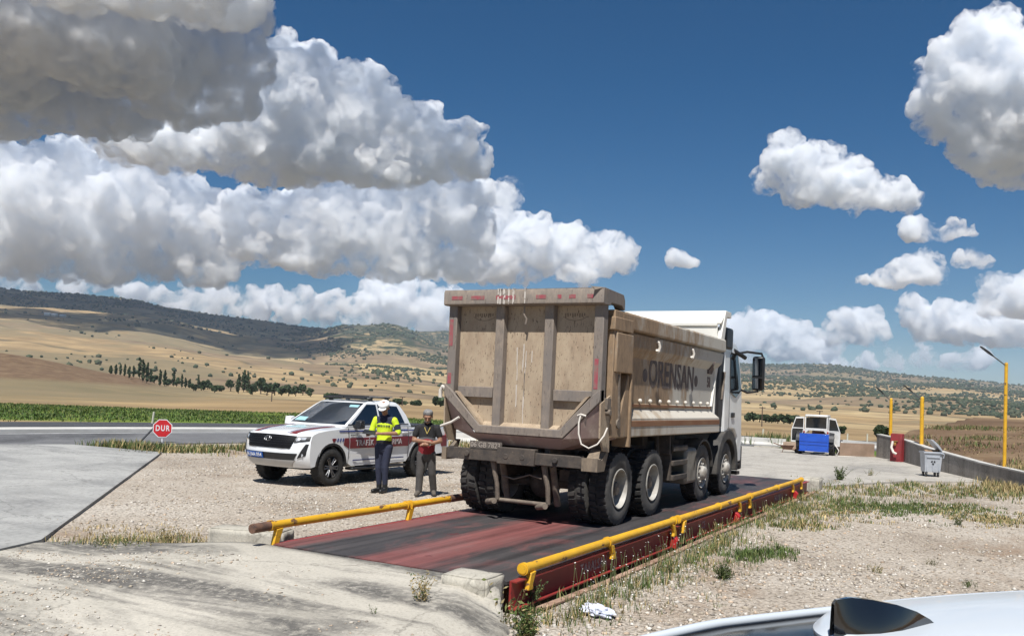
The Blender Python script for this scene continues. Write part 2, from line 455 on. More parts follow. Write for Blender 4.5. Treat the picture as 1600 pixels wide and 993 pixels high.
gcol = mixc(nt, 1.0, gcol, vr.outputs[0], 'MULTIPLY')
nD = noise_node(nt, 0.42, 9, 0.72, coords(nt, 'Object', (1, .55, 1), (0, 0, .5)), .5); rD = ramp(nt, [(.53, (0, 0, 0)), (.66, (.8, .8, .8))]); lk.new(nD.outputs['Fac'], rD.inputs[0])
gcol = mixc(nt, rD.outputs[0], gcol, mixc(nt, 1.0, (.27, .195, .135), gm.outputs[0], 'MULTIPLY'))
c = mixc(nt, att.outputs['Alpha'], c, gcol)
lk.new(c, b.inputs['Base Color']); b.inputs['Roughness'].default_value = 0.95; b.inputs['Specular IOR Level'].default_value = 0.15
hb = math_node(nt, 'MULTIPLY', math_node(nt, 'SUBTRACT', nI.outputs['Fac'], vg.outputs['Distance']), att.outputs['Alpha'])
hb2 = math_node(nt, 'ADD', hb, math_node(nt, 'MULTIPLY', nC.outputs['Fac'], 0.6))
bump(nt, b, hb2, 0.55, 0.035)
GROUND = mt
ground = struct(np_mesh('ground', np.c_[P, Z], F, GROUND))
ca = ground.data.color_attributes.new('cover', 'FLOAT_COLOR', 'POINT')
ca.data.foreach_set('color', np.stack([forest, green, soil, site], 1).astype(np.float32).ravel())
# ------------------------------------------------------------------ clouds: heaps of billows in the sky, lit by the sun
def vapour(name, px, mfp, lo, hi):
    """white water droplets: light wanders through them; MFP is the mean free path in metres, and the air between the billows is clear"""
    mt, nt, nd, lk, b = new_mat(name); nd.remove(b)
    vs = nd.new('ShaderNodeVolumeScatter'); vs.inputs['Color'].default_value = (1.0, .952, .895, 1)
    vs.inputs['Anisotropy'].default_value = 0.1
    p = coords(nt, 'Object'); n1 = noise_node(nt, 1 / (34 * px), 7, .72, p, .5)
    mr = nd.new('ShaderNodeMapRange'); mr.interpolation_type = 'SMOOTHSTEP'; mr.inputs[1].default_value = lo; mr.inputs[2].default_value = hi; mr.inputs[3].default_value = 0; mr.inputs[4].default_value = 1.0 / (mfp * px)
    lk.new(n1.outputs['Fac'], mr.inputs[0]); lk.new(mr.outputs[0], vs.inputs['Density'])
    ab = nd.new('ShaderNodeVolumeAbsorption'); ab.inputs['Color'].default_value = (.952, .968, .988, 1); lk.new(mr.outputs[0], ab.inputs['Density'])
    ad = nd.new('ShaderNodeAddShader'); lk.new(vs.outputs[0], ad.inputs[0]); lk.new(ab.outputs[0], ad.inputs[1])
    lk.new(ad.outputs[0], nd['Material Output'].inputs['Volume'])
    return mt
_ico = {}
def ico(sub):
    if sub not in _ico:
        bm = bmesh.new(); bmesh.ops.create_icosphere(bm, subdivisions=sub, radius=1.0)
        bm.verts.ensure_lookup_table()
        _ico[sub] = (np.array([v.co[:] for v in bm.verts]), np.array([[v.index for v in f.verts] for f in bm.faces])); bm.free()
    return _ico[sub]
_ctex = {}
def ctex(kind, size):
    key = (kind, round(size))
    if key not in _ctex:
        t = bpy.data.textures.new('billow', kind); t.noise_scale = size
        if kind == 'VORONOI':
            t.distance_metric = 'DISTANCE_SQUARED'; t.noise_intensity = 1.0; t.weight_1 = 1.0
        else: t.noise_depth = 4; t.noise_type = 'SOFT_NOISE'
        _ctex[key] = t
    return _ctex[key]
def make_cloud(label, lobes, D, base_v=None, seed=0, puff=14, flat=0.3, vox=2.2, amp=1.0, squash=1.0, mfp=5.0, shade=(), lo=.42, hi=.63):
    """lobes (u, v, r): bearings and sizes of the main billows as seen from the yard, D metres away"""
    rg = np.random.default_rng(seed); px = D / 1389.39
    C0 = np.array([0, 0, CAM_H]); allv = []; allf = []; off = 0
    lv, lf = ico(3)
    sph = []
    for lb in lobes:
        u, v, r = lb[:3]; k_ = lb[3] if len(lb) > 3 else 1.0
        d = pdir(u, v); c_ = C0 + d * (D * k_ + rg.uniform(-.4, .4) * r * px); R = r * px * k_
        sph.append((c_, R))
        for k in range(puff):
            n = rg.normal(size=3); n /= np.linalg.norm(n); n[2] = abs(n[2]) * 1.0 - 0.25; n /= np.linalg.norm(n)
            r2 = R * rg.uniform(.24, .5); sph.append((c_ + n * (R * rg.uniform(.72, .98)), r2))
            if rg.random() < .6:
                n2 = n + rg.normal(size=3) * .5; n2 /= np.linalg.norm(n2); n2[2] = abs(n2[2])
                sph.append((c_ + n * R * .85 + n2 * r2 * .9, r2 * rg.uniform(.35, .6)))
    for u, v, r, up in shade:      # unseen lobes added sunward, out of view, to shade the cloud's underside
        sph.append((C0 + pdir(u, v) * D + np.array(sv[:]) * up, r * px))
    zb = None
    if base_v is not None:
        um = np.mean([l[0] for l in lobes]); zb = (C0 + pdir(um, base_v) * D)[2]
    for c_, R in sph:
        V = lv * [R, R, R * squash] + c_
        allv.append(V); allf.append(lf + off); off += len(lv)
    V = np.concatenate(allv); F_ = np.concatenate(allf)
    o = np_mesh('cloud', V, F_, vapour('cloud_vapour', px, mfp, lo, hi))
    rm = o.modifiers.new('r', 'REMESH'); rm.mode = 'VOXEL'; rm.voxel_size = vox * px; rm.use_smooth_shade = True
    dg = bpy.context.evaluated_depsgraph_get(); dg.update()
    me = bpy.data.meshes.new_from_object(o.evaluated_get(dg)); old = o.data
    o.modifiers.clear(); o.data = me; bpy.data.meshes.remove(old)
    n = len(me.vertices); co = np.empty(n * 3, np.float32); me.vertices.foreach_get('co', co); co = co.reshape(-1, 3)
    if zb is not None:
        low = co[:, 2] < zb; co[low, 2] = zb + (co[low, 2] - zb) * flat
        me.vertices.foreach_set('co', co.ravel()); me.update()
    for kind, sz, st in (('VORONOI', 40, -17), ('VORONOI', 16, -8), ('CLOUDS', 16, 22), ('VORONOI', 7, -3), ('CLOUDS', 5, 6)):
        dm = o.modifiers.new('d', 'DISPLACE'); dm.texture = ctex(kind, sz * px); dm.texture_coords = 'LOCAL'
        dm.strength = st * px * amp; dm.mid_level = 0.4 if kind == 'VORONOI' else 0.5
    rm = o.modifiers.new('r', 'REMESH'); rm.mode = 'VOXEL'; rm.voxel_size = vox * px * .8; rm.use_smooth_shade = True
    dg = bpy.context.evaluated_depsgraph_get(); dg.update()
    me2 = bpy.data.meshes.new_from_object(o.evaluated_get(dg)); o.modifiers.clear(); o.data = me2; bpy.data.meshes.remove(me)
    me2.polygons.foreach_set('use_smooth', np.ones(len(me2.polygons), bool))
    tag(o, label, 'cloud', 'clouds in the blue sky')
    return o

make_cloud('huge dark grey cloud in the top left corner with a pale right flank',
    [(30, 20, 110, .9), (150, 40, 115, .9), (-100, 60, 140), (240, 60, 90, .95), (60, 130, 85, 1.1), (160, 140, 80, 1.1), (310, 60, 70), (370, 90, 40), (345, 135, 52), (-40, 190, 80, 1.1),
     (60, -120, 140, .72), (220, -90, 120, .74), (-120, -140, 160, .72), (330, -60, 90, .8), (0, -260, 170, .6), (200, -260, 150, .6), (-150, -300, 180, .6), (390, 40, 30), (400, 110, 22), (280, 180, 40)], 3000, 160, 1, flat=.3, vox=3.4, puff=9, mfp=3.5, shade=[(40, 60, 230, 1300), (200, 90, 220, 1350), (-120, 80, 240, 1300), (330, 60, 170, 1400)])
make_cloud('largest white cumulus heap with a grey flat base, left of the truck tail',
    [(460, 150, 66), (400, 190, 75), (330, 200, 70), (560, 180, 66), (640, 220, 58), (700, 235, 46), (740, 250, 28), (260, 230, 60), (480, 240, 60), (580, 260, 50), (200, 215, 46), (440, 110, 36), (490, 100, 28), (555, 130, 30), (240, 190, 40), (600, 270, 44), (430, 265, 50)], 4200, 268, 2, flat=.4, mfp=4, shade=[(u, 272 + .02 * (u - 400), 31, 1800) for u in range(170, 750, 40)])
make_cloud('bright cauliflower cloud at the left edge above the forested ridge',
    [(60, 320, 76), (140, 310, 72), (210, 320, 66), (280, 350, 60), (340, 380, 50), (20, 370, 70), (120, 380, 60), (240, 395, 40), (100, 265, 30), (200, 275, 34), (-60, 330, 80), (30, 290, 40), (320, 410, 40), (160, 420, 40), (60, 415, 40)], 6500, 432, 3, shade=[(u, 420, 27, 2900) for u in range(-60, 380, 38)])
make_cloud('long white cloud with a shaded belly below the largest heap',
    [(450, 360, 58), (520, 350, 60), (600, 345, 58), (680, 335, 56), (730, 310, 34), (400, 385, 40), (650, 385, 50), (560, 395, 46), (740, 370, 36), (480, 400, 44), (380, 340, 40), (560, 310, 30), (620, 300, 26), (690, 295, 28), (620, 415, 40), (720, 410, 34)], 6000, 424, 4, shade=[(u, 408, 29, 2700) for u in range(390, 760, 38)])
make_cloud('ragged white cloud reaching out above the truck box',
    [(790, 312, 22), (792, 295, 13), (785, 345, 30), (830, 380, 36), (870, 370, 14), (760, 440, 40), (700, 450, 36), (890, 390, 34), (770, 400, 44), (940, 400, 28), (975, 402, 24), (850, 410, 30), (720, 420, 30), (815, 440, 26), (900, 440, 26)], 8000, 425, 5)
make_cloud('pale cloud bank just above the ridge, left of the truck',
    [(590, 470, 30), (630, 470, 36), (680, 485, 40), (560, 490, 22), (650, 445, 18), (720, 490, 30), (610, 500, 30)], 11000, 520, 6)
make_cloud('low hazy cloud bank lying along the forested ridge',
    [(300, 475, 22), (350, 478, 24), (400, 480, 24), (450, 484, 22), (500, 490, 20), (250, 470, 18), (200, 462, 18), (120, 455, 18), (40, 450, 18), (520, 478, 20), (470, 466, 16), (330, 462, 16), (150, 446, 14), (0, 440, 20), (420, 462, 18)], 12000, 510, 7)
make_cloud('tall white cumulus at the right edge of the sky',
    [(1540, 110, 62), (1500, 150, 46), (1590, 160, 80), (1560, 210, 60), (1470, 190, 26), (1520, 85, 34), (1580, 250, 44), (1660, 150, 90), (1455, 160, 18)], 4300, 235, 8, flat=.8)
make_cloud('medium ragged cumulus alone in the blue, right of centre',
    [(1230, 260, 34), (1260, 280, 40), (1300, 285, 38), (1340, 300, 32), (1380, 310, 26), (1225, 230, 18), (1415, 322, 16), (1200, 285, 18), (1270, 235, 14), (1330, 260, 12)], 5200, 305, 9, flat=.7)
make_cloud('thin flat cloud below the medium cumulus, toward the right edge',
    [(1440, 415, 20), (1410, 428, 20), (1380, 434, 14), (1350, 436, 9), (1450, 435, 16)], 7000, 440, 10)
make_cloud('two joined small puffs under the medium cumulus',
    [(1430, 360, 14), (1490, 358, 15), (1510, 368, 12), (1460, 366, 9), (1415, 362, 8)], 6500, 370, 11)
make_cloud('tiny oval puff near the right edge of the sky', [(1505, 405, 11), (1520, 408, 12), (1535, 411, 7)], 7000, 413, 12)
make_cloud('tiny wisp of cloud in the blue above the truck cab', [(1055, 398, 10), (1068, 408, 11), (1048, 408, 8), (1078, 413, 6)], 7500, 414, 13)
make_cloud('rounded cloud bank rising behind the truck mirror',
    [(1180, 520, 32), (1220, 530, 30), (1260, 540, 26), (1150, 530, 34), (1290, 545, 18), (1120, 540, 30)], 11000, 560, 14)
make_cloud('small rounded cloud between the cab and the lamp posts', [(1320, 508, 22), (1350, 515, 22), (1370, 520, 15), (1300, 520, 16)], 9500, 532, 15)
make_cloud('long cloud stretched over the lamp posts at the right',
    [(1430, 490, 20), (1470, 500, 26), (1520, 508, 28), (1570, 515, 30), (1610, 520, 34), (1500, 530, 18), (1440, 510, 16)], 9000, 530, 16)
make_cloud('round cloud cut off by the right edge above the long one', [(1570, 460, 28), (1600, 470, 36), (1560, 480, 18), (1640, 465, 40)], 8000, 485, 17)
make_cloud('faint flat cloud low over the right hand hills',
    [(1300, 562, 14), (1350, 566, 15), (1400, 565, 16), (1440, 560, 15), (1480, 572, 14), (1250, 566, 12), (1530, 560, 14)], 14000, 572, 18)

# ------------------------------------------------------------------ the air of the valley
mt, nt, nd, lk, b = new_mat('valley_air'); nd.remove(b)
pv = nd.new('ShaderNodeVolumePrincipled'); pv.inputs['Color'].default_value = (.62, .78, 1.0, 1); pv.inputs['Density'].default_value = 7.5e-5; pv.inputs['Anisotropy'].default_value = 0.0
lk.new(pv.outputs[0], nd['Material Output'].inputs['Volume'])
zlo = float(Z.min()) - 1.5
o = MB().box(-9100, 9100, -9100, 9100, zlo, float(max(Z.max(), 60)) + 12).build('haze', mt); o['kind'] = 'stuff'; tag(o, 'thin blue haze in the air over the whole valley', 'haze', kind='stuff')
# ------------------------------------------------------------------ site surfaces
def G(u, v, z=0.0):
    d = pdir(u, v); t = (z - CAM_H) / d[2]; return (d[0] * t, d[1] * t)

def concrete(name, c, c2, dark, streak=(1, 1, 1), rot=0.0, dscale=0.8, dthr=(.52, .66), grit=30):
    mt, nt, nd, lk, b = new_mat(name)
    pos = coords(nt, 'Object')
    n1 = noise_node(nt, 0.7, 9, 0.65, pos); r1 = ramp(nt, [(.3, c2), (.6, c)]); lk.new(n1.outputs['Fac'], r1.inputs[0])
    st = coords(nt, 'Object', streak, (0, 0, rot))
    n2 = noise_node(nt, dscale, 8, 0.62, st, 0.6); r2 = ramp(nt, [(dthr[0], (0, 0, 0)), (dthr[1], (1, 1, 1))]); lk.new(n2.outputs['Fac'], r2.inputs[0])
    n4 = noise_node(nt, 9, 7, 0.75, pos); r4 = ramp(nt, [(.30, (0, 0, 0)), (.52, (1, 1, 1))]); lk.new(n4.outputs['Fac'], r4.inputs[0])
    c_ = mixc(nt, math_node(nt, 'MULTIPLY', math_node(nt, 'MULTIPLY', r2.outputs[0], r4.outputs[0]), .85), r1.outputs[0], dark)
    n3 = noise_node(nt, grit, 5, 0.75, pos); r3 = ramp(nt, [(.25, (.62, .6, .58)), (.48, (1, 1, 1)), (.75, (1.16, 1.15, 1.13))]); lk.new(n3.outputs['Fac'], r3.inputs[0])
    c_ = mixc(nt, 1.0, c_, r3.outputs[0], 'MULTIPLY')
    vo = nd.new('ShaderNodeTexVoronoi'); vo.feature = 'DISTANCE_TO_EDGE'; vo.inputs['Scale'].default_value = 0.33
    nw = noise_node(nt, 1.5, 5, 0.6, pos); va = nd.new('ShaderNodeVectorMath'); va.operation = 'ADD'; lk.new(pos, va.inputs[0]); lk.new(nw.outputs['Color'], va.inputs[1]); lk.new(va.outputs[0], vo.inputs['Vector'])
    rc = ramp(nt, [(0, (1, 1, 1)), (.006, (0, 0, 0))]); lk.new(vo.outputs['Distance'], rc.inputs[0])
    c_ = mixc(nt, math_node(nt, 'MULTIPLY', rc.outputs[0], .55), c_, tuple(x * .35 for x in c2))
    lk.new(c_, b.inputs['Base Color']); b.inputs['Roughness'].default_value = .92; b.inputs['Specular IOR Level'].default_value = .2
    bump(nt, b, math_node(nt, 'ADD', n3.outputs['Fac'], math_node(nt, 'MULTIPLY', n4.outputs['Fac'], .5)), .45, .02)
    return mt
YARD = concrete('yard_concrete', (.36, .355, .335), (.27, .268, .255), (.15, .15, .148), (.4, 1.2, 1), 0.9, .6, (.48, .68), 14)
RAMP = concrete('ramp_concrete', (.47, .435, .37), (.34, .315, .265), (.065, .062, .06), (.30, 1.6, 1), 0.42, .85, (.47, .60), 30)
FARY = concrete('far_concrete', (.40, .37, .325), (.31, .29, .25), (.2, .19, .175), (1.2, .3, 1), 0.5, .5, (.5, .66), 12)
BLOCK = concrete('block_concrete', (.48, .45, .38), (.36, .33, .275), (.2, .18, .15), (1, 1, .3), 0, 3, (.5, .7), 40)
WALLC = concrete('wall_concrete', (.33, .30, .265), (.22, .195, .17), (.12, .105, .09), (2, 2, .25), 0, 1.2, (.46, .7), 16)

def slab(name, poly, z0, z1, m):
    b = MB(); b.prism(poly, 'Z', z0, z1); return struct(b.build(name, m))
slab('concrete_yard', [(-20.6, 17.3), (-10.35, 6.95), (-9.6, 4.8), (-9.2, -4), (-14, -14), (-42, -14), (-38, 4), (-25.6, 12.6), (-24.9, 15.2), (-24.1, 17.0)], -.1, .055, YARD)

# approach ramp that climbs to the weighbridge deck
rows = [(-6, -9.0, -2.5), (-3, -9.2, -2.6), (0, -9.3, -2.75), (2, -9.4, -2.9), (3.5, -9.6, -3.05), (4.5, -9.9, -3.2), (5.3, -10.2, -3.3), (6, -10.4, -3.45), (6.5, -10.45, -3.55), (7, -10.3, -3.75), (7.3, -10.1, -3.95), (7.55, -9.9, -4.2), (7.77, -9.6, -4.28)]
yy = np.linspace(-6, 7.77, 90); L = np.interp(yy, [r[0] for r in rows], [r[1] for r in rows]); Rr = np.interp(yy, [r[0] for r in rows], [r[2] for r in rows])
L = L + .10 * fbm(np.c_[yy * 1.5, yy * 0], 4); Rr = Rr + .09 * fbm(np.c_[yy * 2, yy * 0 + 5], 4) * (yy < 7.6)
tt = np.linspace(0, 1, 90)
XX = L[:, None] * (1 - tt) + Rr[:, None] * tt; YY = np.repeat(yy[:, None], 90, 1)
climb = np.clip((YY - 3.2) / 4.55, 0, 1); climb = climb * climb * (3 - 2 * climb)
side = np.clip((XX + 9.6) / 2.2, 0, 1); side = side * side * (3 - 2 * side)
rs = np.clip((Rr[:, None] - XX) / .55, 0, 1); rs = np.where(YY > 7.35, np.clip((Rr[:, None] - XX) / .02, 0, 1), rs)
ZZ = .03 + .215 * climb * side * rs + .02 * fbm(np.c_[XX.ravel() / 1.2, YY.ravel() / 1.2], 4).reshape(XX.shape) * (1 - climb) + .006 * fbm(np.c_[XX.ravel() * 2, YY.ravel() * 2], 3).reshape(XX.shape)
ZZ[:, 0] = -.06; ZZ[:, -1] = -.06; ZZ[0] = -.06
bot = ZZ[-1].copy(); bot[:] = -.5
XX = np.vstack([XX, XX[-1]]); YY = np.vstack([YY, YY[-1]]); ZZ = np.vstack([ZZ, bot])
ii = np.arange(91 * 90).reshape(91, 90)
struct(np_mesh('approach_ramp', np.stack([XX, YY, ZZ], -1).reshape(-1, 3), np.stack([ii[:-1, :-1].ravel(), ii[:-1, 1:].ravel(), ii[1:, 1:].ravel(), ii[1:, :-1].ravel()], 1), RAMP))

slab('far_yard', [(-4.5, 23.9), (-3.9, 25.2), (-2.4, 29.2), (-1.5, 30.2), (-.35, 31.4), (-.42, 31.9), (-2.4, 36.9), (-3.4, 40.1), (-4.72, 42.6), (-9.4, 45), (-17, 45.5), (-17.5, 36), (-14, 30), (-10.5, 26.5), (-7.4, 24.4), (-7.3, 23.9)], -.1, .05, FARY)

# highway behind the yard: near carriageway, pale kerb strip, far dark carriageway
base = [(-25.5, -60), (-25.0, -20), (-24.3, 0), (-24.2, 12), (-23.8, 18), (-22.2, 26), (-18.8, 35), (-13.5, 43.5), (-7, 49.5), (2, 55), (14, 60), (40, 68)]
bp = []
for i in range(len(base) - 1):
    p0 = np.array(base[max(i - 1, 0)]); p1 = np.array(base[i]); p2 = np.array(base[i + 1]); p3 = np.array(base[min(i + 2, len(base) - 1)])
    for k in range(6):
        t = k / 6; bp.append(.5 * (2 * p1 + (p2 - p0) * t + (2 * p0 - 5 * p1 + 4 * p2 - p3) * t * t + (3 * p1 - p0 - 3 * p2 + p3) * t ** 3))
bp = np.array(bp); tg = np.gradient(bp, axis=0); tg /= np.linalg.norm(tg, axis=1)[:, None]; nrm = np.c_[-tg[:, 1], tg[:, 0]]
def strip(name, o0, o1, z0, z1, m, i0=0, i1=None):
    b = MB(); A = bp[i0:i1] + nrm[i0:i1] * o0; B_ = bp[i0:i1] + nrm[i0:i1] * o1; n = len(A)
    vs = [(*a, z) for z in (z0, z1) for a in A] + [(*a, z) for z in (z0, z1) for a in B_]
    fs = []
    for i in range(n - 1):
        fs += [(n + i, n + i + 1, 3 * n + i + 1, 3 * n + i), (i, i + 1, n + i + 1, n + i), (2 * n + i, 3 * n + i, 3 * n + i + 1, 2 * n + i + 1)]
    fs += [(0, n, 3 * n, 2 * n), (n - 1, 3 * n - 1, 4 * n - 1, 2 * n - 1)]
    b.add(vs, fs); return b.build(name, m)
ASPH = concrete('worn_asphalt', (.155, .155, .158), (.115, .115, .118), (.065, .065, .068), (1, 1, 1), .3, .15, (.48, .6), 10)
ASPD = mat('dark_asphalt', (.045, .046, .05), .85, c2=(.06, .06, .064), scale=.3)
KERB = mat('pale_kerb', (.58, .56, .52), .85, c2=(.45, .43, .39), scale=.8, bmp=.2)
struct(strip('road', 0, 6.0, -.1, .032, ASPH)); struct(strip('kerb', 6.0, 7.3, -.1, .15, KERB)); struct(strip('road_far_carriageway', 7.3, 13.2, -.1, .036, ASPD))
PAINT = mat('road_paint', (.62, .61, .58), .8, c2=(.4, .4, .38), scale=2)
struct(strip('road_line_marking', 5.4, 5.55, .031, .037, PAINT))

# ------------------------------------------------------------------ weighbridge
RUST = mat('rusty_steel', (.17, .085, .05), .85, c2=(.075, .045, .035), scale=6, spots=(.28, .14, .07), bmp=.3)
YEL = mat('yellow_paint', (.70, .39, .018), .5, c2=(.52, .27, .02), scale=4, thr=(.42, .7), spots=(.13, .065, .035), spot_scale=7, spot_thr=(.60, .64), bmp=.12, bscale=50, vec_scale=(1, .5, 1))
BEAMRED = mat('dark_red_paint', (.30, .032, .028), .5, c2=(.21, .026, .022), scale=1.5, spots=(.05, .02, .018), spot_scale=12, spot_thr=(.62, .75))
BRIGHTRED = mat('signal_red_paint', (.45, .018, .02), .5)
FADED = mat('faded_white_paint', (.50, .42, .38), .8, c2=(.32, .16, .14), scale=14, thr=(.35, .62))
def deck_mat():
    mt, nt, nd, lk, b = new_mat('deck_plate')
    pos = coords(nt, 'Object')
    sp = nd.new('ShaderNodeSeparateXYZ'); lk.new(pos, sp.inputs[0])
    n1 = noise_node(nt, 2.2, 10, .75, coords(nt, 'Object', (1, .12, 1)))
    x = math_node(nt, 'ADD', sp.outputs[0], math_node(nt, 'MULTIPLY', math_node(nt, 'SUBTRACT', n1.outputs['Fac'], .5), .8))
    tr = ramp(nt, [(0.0, (0, 0, 0)), (.10, (.25, .25, .25)), (.17, (1, 1, 1)), (.34, (1, 1, 1)), (.43, (.06, .06, .06)), (.62, (.04, .04, .04)), (.70, (1, 1, 1)), (1, (1, 1, 1))])
    lk.new(math_node(nt, 'DIVIDE', math_node(nt, 'ADD', x, 1.55), 3.1), tr.inputs[0])
    # further on, under and past the truck, the deck turns dark all over
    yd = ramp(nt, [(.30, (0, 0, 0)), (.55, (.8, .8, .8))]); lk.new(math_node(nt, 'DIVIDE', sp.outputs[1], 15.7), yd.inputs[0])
    wear_dark = math_node(nt, 'MAXIMUM', tr.outputs[0], yd.outputs[0])
    n2 = noise_node(nt, 2.2, 9, .68, coords(nt, 'Object', (1, .4, 1))); red = ramp(nt, [(.3, (.15, .046, .042)), (.55, (.21, .074, .067)), (.75, (.19, .10, .09))]); lk.new(n2.outputs['Fac'], red.inputs[0])
    n3 = noise_node(nt, 3.0, 9, .7, coords(nt, 'Object', (1, .25, 1))); blk = ramp(nt, [(.3, (.028, .026, .027)), (.6, (.055, .05, .05)), (.8, (.10, .075, .07))]); lk.new(n3.outputs['Fac'], blk.inputs[0])
    w2 = math_node(nt, 'MULTIPLY', wear_dark, math_node(nt, 'ADD', math_node(nt, 'MULTIPLY', n1.outputs['Fac'], .5), .72), True)
    n7 = noise_node(nt, 1.1, 9, .72, coords(nt, 'Object', (1, .6, 1)), .8); r7 = ramp(nt, [(.36, (.45, .45, .45)), (.50, (1, 1, 1)), (.66, (1.5, 1.5, 1.5))]); lk.new(n7.outputs['Fac'], r7.inputs[0])
    w2 = math_node(nt, 'MULTIPLY', math_node(nt, 'ADD', w2, .10), r7.outputs[0], True)
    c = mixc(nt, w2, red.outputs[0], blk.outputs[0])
    n4 = noise_node(nt, 1.6, 7, .65, coords(nt, 'Object', (1.3, .8, 1))); sp4 = ramp(nt, [(.66, (0, 0, 0)), (.69, (1, 1, 1))]); lk.new(n4.outputs['Fac'], sp4.inputs[0])
    c = mixc(nt, math_node(nt, 'MULTIPLY', sp4.outputs[0], .75), c, (.09, .018, .02))
    n5 = noise_node(nt, 1.0, 5, .6, coords(nt, 'Object', (11, .10, 1))); r5 = ramp(nt, [(.35, (.62, .62, .62)), (.5, (1, 1, 1)), (.68, (1.3, 1.27, 1.25))]); lk.new(n5.outputs['Fac'], r5.inputs[0]); c = mixc(nt, 1.0, c, r5.outputs[0], 'MULTIPLY')
    n6 = noise_node(nt, 28, 7, .8, pos); r6 = ramp(nt, [(.60, (0, 0, 0)), (.68, (.7, .7, .7))]); lk.new(n6.outputs['Fac'], r6.inputs[0]); c = mixc(nt, r6.outputs[0], c, (.20, .165, .14))
    lk.new(c, b.inputs['Base Color']); b.inputs['Roughness'].default_value = .62; b.inputs['Specular IOR Level'].default_value = .35
    bump(nt, b, n3.outputs['Fac'], .15, .02)
    return mt
wb = thing('weighbridge', 'red steel truck weighbridge with yellow pipe rails under the dump truck', 'weighbridge', (-5.78, 7.8, 0))
b = MB()
for y0, y1 in ((0, 5.22), (5.23, 10.45), (10.46, 15.7)):
    b.box(-1.55, -.003, y0, y1, .215, .25); b.box(.003, 1.55, y0, y1, .215, .25)
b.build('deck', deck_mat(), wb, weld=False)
b = MB()
b.box(1.552, 1.575, .05, 15.65, -.02, .235); b.box(1.552, 1.635, .05, 15.65, .236, .25); b.box(1.552, 1.63, .05, 15.65, -.035, -.021)
rb = b.build('side_beam', BEAMRED, wb)
MX = Matrix.Rotation(math.pi / 2, 4, 'Z')
def lettering(name, s, size, loc, mtl, parent, facing='X', bold=0.0, spacing=1.0, depth=.003, sx=1.0, tilt=0.0):
    vs, fs = text_mesh(s, size, depth, bold, spacing, sx=sx)
    R = {'X': MX, '-Y': Matrix.Identity(4), '-X': Matrix.Rotation(-math.pi / 2, 4, 'Z'), 'Y': Matrix.Rotation(math.pi, 4, 'Z')}[facing]
    if isinstance(facing, Matrix): R = facing
    b = MB(); b.add(vs, fs, 0, Matrix.Translation(loc) @ R @ Matrix.Rotation(tilt, 4, 'X'))
    return b.build(name, mtl, parent, weld=False)
lettering('lettering', 'TARALSAN', .17, (1.577, 2.12, .105), FADED, rb, bold=.002, spacing=1.05, sx=.93)
lettering('lettering', 'CE', .17, (1.577, 6.62, .105), FADED, rb, bold=.001, spacing=1.1)
lettering('lettering', 'TARALSAN', .17, (1.577, 12.3, .105), FADED, rb, bold=.002, spacing=1.05, sx=.93)
b = MB(); b.box(-1.575, -1.552, .05, 15.65, -.02, .235); b.box(-1.63, -1.552, .05, 15.65, .236, .25); b.build('side_beam', BEAMRED, wb)
b = MB(); b.box(-1.5, 1.5, .02, .04, -.3, .21); b.box(-1.2, -1.0, .1, 15.6, -.2, .2); b.box(1.0, 1.2, .1, 15.6, -.2, .2)
for y in (0.4, 5.2, 10.4, 15.3): b.box(-1.45, 1.45, y, y + .25, -.5, .1)
b.build('under_frame', RUST, wb)
def rail(x, z, secs, sgn, joint):
    for (y0, y1) in secs:
        b = MB(); b.cyl((x, y0, z), (x, y1, z), .049, n=20)
        for y in [y0 + .03, y1 - .03] + [j for j in joint if y0 < j < y1]:
            b.cyl((x, y - .022, z), (x, y + .022, z), .064, n=20)
        b.build('guard_rail', YEL, wb, smooth=True)
rail(1.6, .345, [(.22, 5.02), (5.16, 9.6), (9.62, 14.75)], 1, (2.45, 7.4, 12.0))
rail(-1.62, .455, [(-.02, 2.75), (2.79, 9.0), (9.02, 15.4)], -1, (6.0, 12.0))
b = MB(); b.cyl((-1.62, -.28, .45), (-1.62, .0, .455), .056, n=20); b.cyl((-1.62, 3.85, .455), (-1.62, 5.0, .455), .0565, n=20); b.build('guard_rail_dark', RUST, wb, smooth=True, split='each')  # dark brown over the rail's near tip and a stretch farther on
def bracket(x, y, z0, z1, sgn, flip=1):
    b = MB(); b.prism([(y - .012, z1 - .03), (y + .10 * flip, z1 - .02), (y + .035 * flip, z0 + .05), (y + .05 * flip, z0), (y - .06 * flip, z0), (y - .05 * flip, z0 + .05)], 'X', x - .02, x + .035)
    b.build('rail_bracket', YEL, wb, bevel=.006)
for y, f in ((.32, 1), (2.55, -1), (4.92, -1), (5.36, 1), (8.75, -1), (9.5, -1), (13.6, -1), (14.6, -1)): bracket(1.628, y, .13, .33, 1, f)
for y in (.08, 2.76, 6, 9, 12, 15): bracket(-1.6, y, .2, .44, -1)
for y in (4.96, 8.55, 13.9):
    b = MB(); b.prism([(1.58, -.02), (1.68, -.06), (1.70, .07), (1.645, .13), (1.58, .15)], 'Y', y - .06, y + .06); b.build('foot', BRIGHTRED, wb, bevel=.008)

